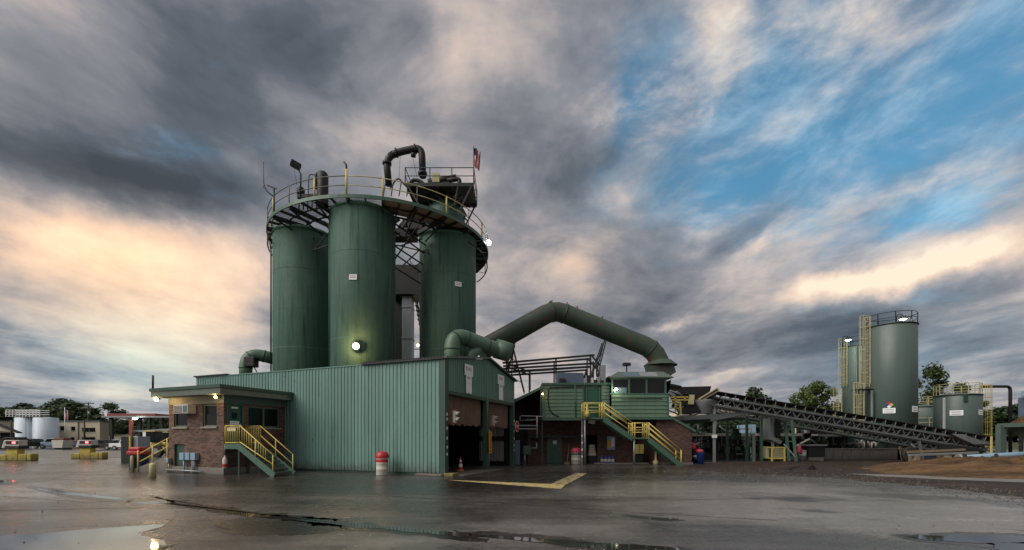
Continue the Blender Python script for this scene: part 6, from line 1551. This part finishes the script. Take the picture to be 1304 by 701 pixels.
# ------------------------------------------------------------------ trees
def tree_mesh(seed, h, rad, trunk_h, n_clump, n_leaf, leaf, crown_m):
    rr = random.Random(seed); tb = MB()
    tp = Vector((0, 0, trunk_h)); r_t = .03 * h
    tb.tube([(0, 0, 0), (.02 * h, 0, trunk_h * .5), (0, .01 * h, trunk_h), (.01 * h, 0, h * .7)], [r_t, r_t * .8, r_t * .62, r_t * .2], 8)
    clumps = []
    for k in range(n_clump):
        a = rr.uniform(0, 6.283); u = rr.random() ** .6; z = rr.uniform(trunk_h * .75, h * .97); f = (z - trunk_h * .6) / (h - trunk_h * .6)
        env = rad * (math.sin(min(1, max(.05, f * .85 + .22)) * math.pi) ** .7); c = Vector((math.cos(a) * env * u, math.sin(a) * env * u, z)); clumps.append((c, rad * rr.uniform(.15, .29)))
        if k % 3 == 0: tb.tube([(0, 0, trunk_h * rr.uniform(.6, 1.05)), c * .5 + Vector((0, 0, trunk_h * .45)), c], [r_t * .4, r_t * .22, r_t * .06], 5, False)
    cb = MB(); vs = cb.v; fs = cb.f
    for i in range(n_leaf):
        c, s_ = clumps[int(rr.random() * n_clump)]
        d = Vector((rr.gauss(0, 1), rr.gauss(0, 1), rr.gauss(0, .75))); d = d.normalized() * s_ * (rr.random() ** .45)
        p = c + d; n_ = (d.normalized() + Vector((rr.uniform(-.8, .8), rr.uniform(-.8, .8), rr.uniform(-.2, 1.0)))).normalized()
        u = n_.orthogonal().normalized(); w = n_.cross(u); an = rr.uniform(0, 6.283); u, w = u * math.cos(an) + w * math.sin(an), w * math.cos(an) - u * math.sin(an)
        l = leaf * rr.uniform(.6, 1.3); k = len(vs)
        vs += [tuple(p - u * l * .5), tuple(p + w * l * .32), tuple(p + u * l * .5), tuple(p - w * l * .32)]; fs.append((k, k + 1, k + 2, k + 3)); cb.sm.append(False)
    return tb.mesh('trunk', 'bark'), cb.mesh('crown', crown_m)
def tree(meshes, loc, lab, s=1., rz=0., group=None, name='tree', sx=1.):
    r = thing(name, lab, 'tree', loc, group)
    for me, nm in zip(meshes, ('trunk', 'crown')):
        o = place(me, nm, r, loc, rz, (s * sx, s * sx, s))
    return r
TA = tree_mesh(1, 9.5, 4.2, 3.0, 44, 7500, .34, 'leaf_light'); TB_ = tree_mesh(2, 10.5, 3.6, 3.2, 38, 5200, .38, 'leaf'); TD = tree_mesh(3, 10, 5.0, 2.0, 46, 6000, .62, 'leaf_dark'); TE = tree_mesh(8, 9, 4.6, 1.2, 44, 6000, .55, 'leaf')
def tp(px, Y): return (gx(px, Y), Y, -.02)
tree(TA, tp(1040, 62), 'light green leafy tree left of the tall tanks', 1.03, .4)
tree(TE, tp(1012, 66), 'lower bushy green tree behind the conveyors, left of the light green tree', .80, 1.4)
tree(TB_, tp(1188, 62), 'open branched dark tree behind the tallest and squat tanks', 1.12, .9)
tree(TB_, tp(1222, 70), 'smaller dark tree peeking over the squat tank', .98, 2.1)
tree(TD, tp(960, 78), 'dark rounded tree showing above the conveyor head', 1.04, 0)
for k, (px_, Y, s_) in enumerate(((880, 52, .50), (905, 50, .46), (938, 51, .48), (976, 50, .52), (1000, 52, .55), (1030, 53, .5), (1062, 56, .52))):
    tree([TE, TD][k % 2], tp(px_, Y), ['leafy shrub in the dark gap behind the brick wing', 'second shrub right of the brick wing under the frame', 'shrub below the pale arched roof', 'shrub behind the tall rusty chute', 'shrub left of the pale green conveyor leg', 'shrub behind the black square tank', 'shrub behind the white bent pipes'][k], s_, k * 1.3, 'shrubs behind the low shelter', 'shrub', 1.1)
far = [(1262, 300, 1.9), (1278, 290, 2.2), (1294, 300, 2.3), (1315, 280, 2.6), (1245, 310, 1.9)]
for k, (px_, Y, s_) in enumerate(far):
    tree(TD, tp(px_, Y), ['first distant tree right of the squat tank ladder', 'second distant tree beyond the black arched pipe', 'third distant tree left of the blue machine', 'distant tree behind the blue machine', 'distant tree just behind the squat tank ladder'][k], s_, k, 'distant trees at the right', sx=2.0)
# left tree line
lt = [(-14, 150, 1.22, 'TD'), (8, 146, 1.20, 'TE'), (30, 152, 1.25, 'TD'), (64, 140, 1.25, 'TE'), (79, 142, 1.30, 'TD'), (96, 138, 1.32, 'TE'), (110, 146, .95, 'TE'), (126, 140, .86, 'TE'), (141, 136, 1.1, 'TB'), (158, 142, .8, 'TE'), (176, 140, .78, 'TE'), (194, 138, .8, 'TD'), (212, 140, .86, 'TE'), (48, 158, 1.05, 'TD'), (230, 142, .8, 'TD')]
nm_ = ['at the left edge', 'above the dark trucks', 'above the left white tank', 'right of the white tank railing', 'behind the far striped flag', 'tallest, above the cream block', 'left of the utility pole', 'right of the utility pole', 'slender, left end of the fuel canopy', 'under the fuel canopy left', 'under the fuel canopy middle', 'under the fuel canopy right', 'beside the scale house roof', 'behind the white tanks', 'hidden mostly by the scale house']
for k, (px_, Y, s_, kd) in enumerate(lt):
    tree({'TD': TD, 'TE': TE, 'TB': TB_}[kd], tp(px_, Y), 'dark tree of the far left tree line, ' + nm_[k], s_ * 1.08, k * .9, 'tree line behind the far yard', sx=1.6)
hg = thing('hedge_bank', 'continuous dark hedge below the far left tree line', 'hedge', (gx(100, 150), 150, 0))
rr = random.Random(6); b = MB()
for i in range(9000):
    x = gx(-80, 150) + rr.random() * (gx(300, 150) - gx(-80, 150)); z = rr.random() ** .8 * (6.5 + 1.8 * mnoise.noise(Vector((x * .12, 0, 0)))); y = 150 + rr.uniform(-2, 2)
    n_ = Vector((rr.uniform(-1, 1), -1, rr.uniform(-.3, 1))).normalized(); u = n_.orthogonal().normalized(); w = n_.cross(u); l = rr.uniform(.5, 1.1); p = Vector((x, y, z)); k = len(b.v)
    b.v += [tuple(p - u * l * .5), tuple(p + w * l * .35), tuple(p + u * l * .5), tuple(p - w * l * .35)]; b.f.append((k, k + 1, k + 2, k + 3)); b.sm.append(False)
o = b.build('foliage', 'leaf_dark', hg); o['kind'] = 'stuff'
# grassy bank left
structure(MB().poly([(gx(120, 118), 118, 0), (gx(165, 118), 118, 0), (gx(175, 134), 134, 3.2), (gx(120, 134), 134, 3.6)]).build('bank', 'bank'))

# ------------------------------------------------------------------ far yard at the left
YW = 104.
wt = thing('twin_white_tanks', 'pair of joined pale white tanks with a railed walkway on top', 'tanks', (gx(48, YW), YW, 0))
for px_ in (35.5, 58.5): MB().lathe((gx(px_, YW), YW, 0), [(2.15, 0), (2.15, gz(532.5, YW)), (0, gz(532, YW) + .15)], 40).build('shell', 'paleblue', wt)
MB().lathe((gx(47, YW + 3), YW + 3, 0), [(2.15, 0), (2.15, gz(533, YW)), (0, gz(532, YW))], 40).build('shell', 'paleblue', wt)
x0, x1 = gx(20, YW), gx(62, YW); zz = gz(532, YW) + .1
MB().box(x0, x1, YW - 2, YW + .2, zz, zz + .12).build('walkway', 'galv', wt)
for h in (.55, 1.05, 1.5): MB().beam((x0, YW - 2, zz + h), (x1, YW - 2, zz + h), .12).build('rail', 'white', wt); MB().beam((x0, YW + .2, zz + h), (x1, YW + .2, zz + h), .10).build('rail', 'white', wt)
for k in range(11): MB().beam((x0 + (x1 - x0) * k / 10, YW - 2, zz), (x0 + (x1 - x0) * k / 10, YW - 2, zz + 1.5), .12).build('railing_post', 'white', wt)
for px_ in (33, 38): MB().beam((gx(px_, YW - 2.3), YW - 2.3, .3), (gx(px_, YW - 2.3), YW - 2.3, zz), .08).build('pipe', 'steel', wt)
# cream two storey block
YC = 110.
cb_ = thing('cream_office_block', 'cream two storey flat roofed block beyond the yard', 'building', (gx(100, YC), YC, 0))
zc_ = gz(537.5, YC)
holes = [(gx(76, YC), gx(82, YC), gz(549, YC), gz(543, YC)), (gx(90, YC), gx(96, YC), gz(549, YC), gz(543.5, YC)), (gx(104, YC), gx(121.5, YC), gz(550.5, YC), gz(545, YC)), (gx(104, YC), gx(121.5, YC), gz(561, YC), gz(557, YC)), (gx(90, YC), gx(95, YC), gz(561, YC), gz(557, YC))]
wall_with_holes(gx(68, YC), gx(127, YC), 0, zc_, holes, lambda l, d, z: Vector((l, YC + d, z)), 'cream', 'wall', cb_, .3)
for h in holes:
    w = MB().poly([(h[0], YC + .25, h[2]), (h[1], YC + .25, h[2]), (h[1], YC + .25, h[3]), (h[0], YC + .25, h[3])]).build('window', 'glass', cb_)
    MB().box(h[0] - .08, h[1] + .08, YC - .08, YC - .005, h[2] - .14, h[2]).build('sill', 'white_dirty', w)
    nn = max(1, int((h[1] - h[0]) / 1.3))
    for k in range(1, nn): x = h[0] + (h[1] - h[0]) * k / nn; MB().box(x - .05, x + .05, YC + .18, YC + .24, h[2], h[3]).build('mullion', 'trim', w)
MB().poly([(gx(127, YC), YC, 0), (gx(127, YC), YC + 2.5, 0), (gx(127, YC), YC + 2.5, zc_), (gx(127, YC), YC, zc_)]).build('wall', 'cream', cb_)
MB().box(gx(67.5, YC), gx(128, YC), YC - .15, YC + 2.6, zc_ + .005, zc_ + .3).build('roof_edge', 'trim', cb_)
MB().box(gx(99.5, YC), gx(100.5, YC), YC - .12, YC - .01, 0, zc_).build('downpipe', 'trim', cb_)
c2 = thing('cream_shed', 'low cream shed with dark pitched roof at the left edge', 'shed', (gx(8, 92), 92, 0))
MB().box(gx(-120, 112), gx(24, 120), 112, 120, 0, gz(536, 114)).build('wall', 'cream', c2)
MB().prism([(gx(-20, 92), 92, gz(547, 92)), (gx(22, 92), 92, gz(551, 92)), (gx(-4, 92), 92, gz(541, 92))], (-2.6, 3, 0)).build('gable', 'cream', c2)
MB().beam((gx(-4, 91.8), 91.8, gz(540, 92)), (gx(25, 91.8), 91.8, gz(551.5, 92)), 1.0, .2).build('verge', 'black', c2)
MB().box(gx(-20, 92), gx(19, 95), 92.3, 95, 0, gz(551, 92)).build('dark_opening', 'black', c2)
MB().box(gx(-120, 112), gx(24, 120) + .2, 111.8, 120.2, gz(536, 114) + .01, gz(536, 114) + .3).build('roof_edge', 'roofing', c2)
ff = thing('far_flag', 'far striped flag hanging before the dark trees above the cream block', 'flag', (gx(82, 108), 108, 0))
MB().tube([(gx(82.5, 108), 108, 0), (gx(82.5, 108), 108, gz(519, 108))], .08, 6).build('pole', 'white', ff)
flagcloth(ff, at(82.6, 521, 107.9), 2.4, .9, 4)
# utility poles
def pole(px_, Y, top, lab, arms=2):
    r = thing('utility_pole', lab, 'utility pole', (gx(px_, Y), Y, 0)); z = gz(top, Y)
    MB().tube([(gx(px_, Y), Y, 0), (gx(px_, Y), Y, z)], [.2, .13], 8).build('pole', 'bark', r)
    for k in range(arms):
        zz = z - .3 - 1.3 * k; MB().beam((gx(px_, Y) - 1.3, Y - .1, zz), (gx(px_, Y) + 1.3, Y + .1, zz), .16).build('crossarm', 'bark', r)
        for x in (-1.1, -.5, .5, 1.1): MB().tube([(gx(px_, Y) + x, Y, zz + .08), (gx(px_, Y) + x, Y, zz + .3)], .05, 6).build('insulator', 'galv', r)
    if arms: MB().lathe((gx(px_, Y) + .35, Y - .2, z - 3.2), [(0, 0), (.25, 0), (.25, .8), (0, .85)], 10).build('transformer', 'galv', r)
pole(112.5, 115, 512.5, 'wooden utility pole with crossarms above the cream block')
pole(107.5, 96, 535, 'slim dark lamp pole in front of the cream block', 0); pole(14.5, 90, 535, 'slim dark pole in front of the cream shed', 0); pole(63, 150, 518, 'thin pole beyond the white tanks', 0)
# fuel station canopy
YG = 108.
fc = thing('fuel_canopy', 'flat canopy with red band on columns left of the scale house', 'canopy', (gx(172, YG), YG, 0))
MB().box(gx(129, YG), gx(222, YG), YG, YG + 9, gz(532, YG), gz(530, YG)).build('roof_slab', 'galv', fc)
MB().box(gx(136, YG + 1), gx(197, YG + 1), YG + 1, YG + 8, gz(530, YG) + .02, gz(526.5, YG)).build('red_band', 'terracotta', fc)
for px_ in (141, 177, 189, 205): MB().box(gx(px_, YG + 2) - .3, gx(px_, YG + 2) + .3, YG + 2, YG + 2.6, 0, gz(532, YG)).build('column', 'dark_steel', fc)
MB().box(gx(166, YG - .5) - .35, gx(166, YG - .5) + .35, YG - .5, YG, 0, gz(534, YG)).build('column', 'terracotta', fc)
lt_ = thing('canopy_light', 'glowing lamp under the red banded fuel canopy', 'lamp', tuple(at(172, 534, YG - 1)))
MB().lathe(tuple(at(172, 534.5, YG - 1)), [(0, 0), (.45, .1), (.5, .35), (0, .4)], 12).build('bulb', 'lamp_cool', lt_); MB().beam(at(172, 533, YG - 1), at(172, 531, YG + .2), .1).build('stem', 'dark_steel', lt_)
# second canopy with parked trailers
sc_ = thing('truck_shelter', 'low pale shelter roof on thin posts over parked white trailers', 'shelter', (gx(194, 62), 62, 0))
MB().prism([at(166, 549, 62), at(214, 546, 62), at(222, 548, 62), at(190, 551, 62)], (0, 8, .12)).build('roof_sheet', 'galv', sc_)
for px_ in (171, 187, 200, 216):
    MB().beam(at(px_, 549, 64), Vector((gx(px_, 64), 64, 0)), .16).build('post', 'dark_steel', sc_)
def wheel(root, c, r_, w_, axis=(0, 1, 0)):
    a = Vector(axis); t = MB().tube([Vector(c) - a * w_ / 2, Vector(c) + a * w_ / 2], r_, 18).build('wheel', 'rubber', root)
    MB().tube([Vector(c) - a * (w_ / 2 + .015), Vector(c) + a * (w_ / 2 + .015)], r_ * .5, 12).build('rim', 'galv', t)
def trailer(px0, px1, Y, lab):
    x0, x1 = gx(px0, Y), gx(px1, Y); r = thing('box_trailer', lab, 'trailer', ((x0 + x1) / 2, Y, 0), 'parked white trailers')
    MB().box(x0, x1, Y, Y + 2.4, 1.0, 3.1).build('box_body', 'white', r, .05); MB().box(x0, x1, Y + .2, Y + 2.2, .75, .99).build('chassis', 'black', r)
    for x in (x0 + .6, x1 - .6, x1 - 1.3): wheel(r, (x, Y + .2, .42), .42, .3)
    MB().box(x0 + .25 * (x1 - x0), x0 + .45 * (x1 - x0), Y - .012, Y - .002, 1.6, 2.4).build('emblem', 'terracotta', r); MB().box(x0, x1, Y - .014, Y - .002, 1.02, 1.14).build('skirt_band', 'dark_steel', r)
trailer(181.5, 199, 70, 'white box trailer with a rust red mark under the low shelter'); trailer(203, 217, 68, 'plain white box trailer just left of the scale house')
def pickup(px_, Y, m, lab, flip=1, lamp=None, s=1.):
    x = gx(px_, Y); r = thing('parked_truck', lab, 'truck', (x, Y, 0), 'vehicles parked in the far yard')
    P = lambda pts: [(x + flip * s * a, Y, s * b) for a, b in pts]
    MB().prism(P([(-2.6, .5), (2.6, .5), (2.6, 1.05), (1.5, 1.15), (.9, 1.75), (-.6, 1.8), (-.9, 1.15), (-2.6, 1.15)]), (0, 1.9 * s, 0)).build('body', m, r, .06)
    MB().prism([(q[0], Y - .012, q[2]) for q in P([(1.2, 1.18), (.8, 1.65), (-.5, 1.68), (-.65, 1.18)])], (0, .008, 0)).build('side_window', 'glass', r)
    for a in (-1.6, 1.6): wheel(r, (x + a * s, Y + .1, .4 * s), .4 * s, .28)
    MB().box(x - 2.65 * s, x + 2.65 * s, Y + .1, Y + 1.8 * s, .42 * s, .52 * s).build('bumper', 'dark_steel', r)
    if lamp:
        p = Vector((x + flip * 2.62 * s, Y - .03, .85 * s)); MB().lathe(tuple(p), [(0, -.14), (.14, -.08), (.16, 0), (.14, .08), (0, .14)], 10).build('headlight', lamp, r)
    return r
pickup(66, 88, 'skyblue', 'long pale grey truck before the white tanks', -1, s=1.15); pickup(34, 90, 'black', 'dark truck parked below the left white tank', 1, s=1.1)
pickup(124, 78, 'dark_steel', 'dark truck with a glowing amber light beyond the right weigh terminal', 1, 'lamp_amber'); pickup(147, 84, 'steel', 'grey pickup parked left of the grey equipment cabinet', -1)
pickup(158, 76, 'white', 'white pickup half hidden behind the grey equipment cabinet', 1); pickup(93, 92, 'red', 'red truck parked below the cream block', -1, s=.9)
pickup(12, 84, 'black', 'dark truck loaded with gear at the left edge', -1, s=1.25)
def loader(px_, Y, lab, m='yellow'):
    x = gx(px_, Y); r = thing('wheel_loader', lab, 'loader', (x, Y, 0))
    MB().prism([(x - 1.6, Y, .7), (x + .5, Y, .7), (x + .5, Y, 1.5), (x - 1.6, Y, 1.4)], (0, 1.5, 0)).build('engine_body', m, r, .06)
    MB().box(x - .3, x + .6, Y + .2, Y + 1.3, 1.5, 2.6).build('cab', 'glass', r, .05); MB().box(x - .4, x + .7, Y + .1, Y + 1.4, 2.6, 2.72).build('cab_roof', m, r)
    for yy in (Y + .2, Y + 1.2): MB().beam((x + .5, yy, 1.3), (x + 2.2, yy, .6), .18, .25).build('lift_arm', m, r)
    MB().prism([(x + 2.0, Y - .2, .1), (x + 2.9, Y - .2, .1), (x + 2.9, Y - .2, .3), (x + 2.3, Y - .2, .9), (x + 2.0, Y - .2, .9)], (0, 1.9, 0)).build('bucket', 'dark_steel', r)
    for a in (-1.1, 1.0): wheel(r, (x + a, Y, .62), .62, .45)
loader(187, 46, 'yellow wheel loader parked behind the scale house ramp'); loader(205, 52, 'yellow loader just left of the scale house wall')
gc = thing('gravel_dump', 'rusty skip container with pale load before the cream block', 'container', (gx(74, 82), 82, 0))
MB().prism([(gx(67, 82), 82, .3), (gx(79, 82), 82, .3), (gx(80.5, 82), 82, 1.7), (gx(65.5, 82), 82, 1.7)], (0, 2, 0)).build('skip', 'white_dirty', gc); MB().box(gx(66.5, 82), gx(79.5, 82), 82.2, 83.8, 1.7, 2.1).build('load', 'rust', gc, .15)
for px_ in (68, 78): MB().box(gx(px_, 82) - .2, gx(px_, 82) + .2, 82.2, 83.8, 0, .3).build('foot', 'black', gc)
# weigh terminals on yellow blocks
def terminal(px_, Y, lab):
    x = gx(px_, Y); r = thing('weigh_terminal', lab, 'weigh terminal', (x, Y, 0), 'weigh terminals on yellow blocks')
    MB().box(x - .47, x + .47, Y - .3, Y + .3, 0, 1.02).build('pedestal', 'yellow_block', r, .04)
    for a, c in ((.50, 1.2), (1.23, 1.6), (-1.35, -.50)): MB().box(x + a, x + c, Y - .3, Y + .35, 0, .56 + .04 * a).build('barrier_block', 'yellow_block', r, .05)
    hd = MB().prism([(x - .85, Y - .35, 1.08), (x + .65, Y - .35, 1.08), (x + .65, Y - .35, 1.75), (x - .62, Y - .35, 1.75)], (0, .7, 0)).build('head', 'white_dirty', r, .04)
    MB().box(x - .45, x + .6, Y - .372, Y - .356, 1.4, 1.68).build('screen', 'black', hd); MB().box(x + .12, x + .38, Y - .39, Y - .374, 1.46, 1.62).build('red_light', 'lamp_red', hd)
    MB().box(x - .5, x + .72, Y - .42, Y + .42, 1.02, 1.28).build('shelf', 'black', r, .03)
terminal(20, 38.6, 'weigh terminal with red light on yellow blocks at the left edge'); terminal(112, 42.5, 'weigh terminal with red light on yellow blocks right of the other one')
# concrete apron in the far yard
structure(MB().poly([(gx(-160, 70), 70, .004), (gx(205, 70), 70, .004), (gx(215, 46), 46, .004), (gx(130, 44), 44, .004), (gx(-40, 47), 47, .004)]).build('concrete_apron', 'pavement'))
structure(MB().poly([(*gp(-60, 606), .004), (*gp(40, 603), .004), (*gp(85, 607), .004), (*gp(60, 613), .004), (*gp(-60, 619), .004)]).build('concrete_apron', 'pavement'))
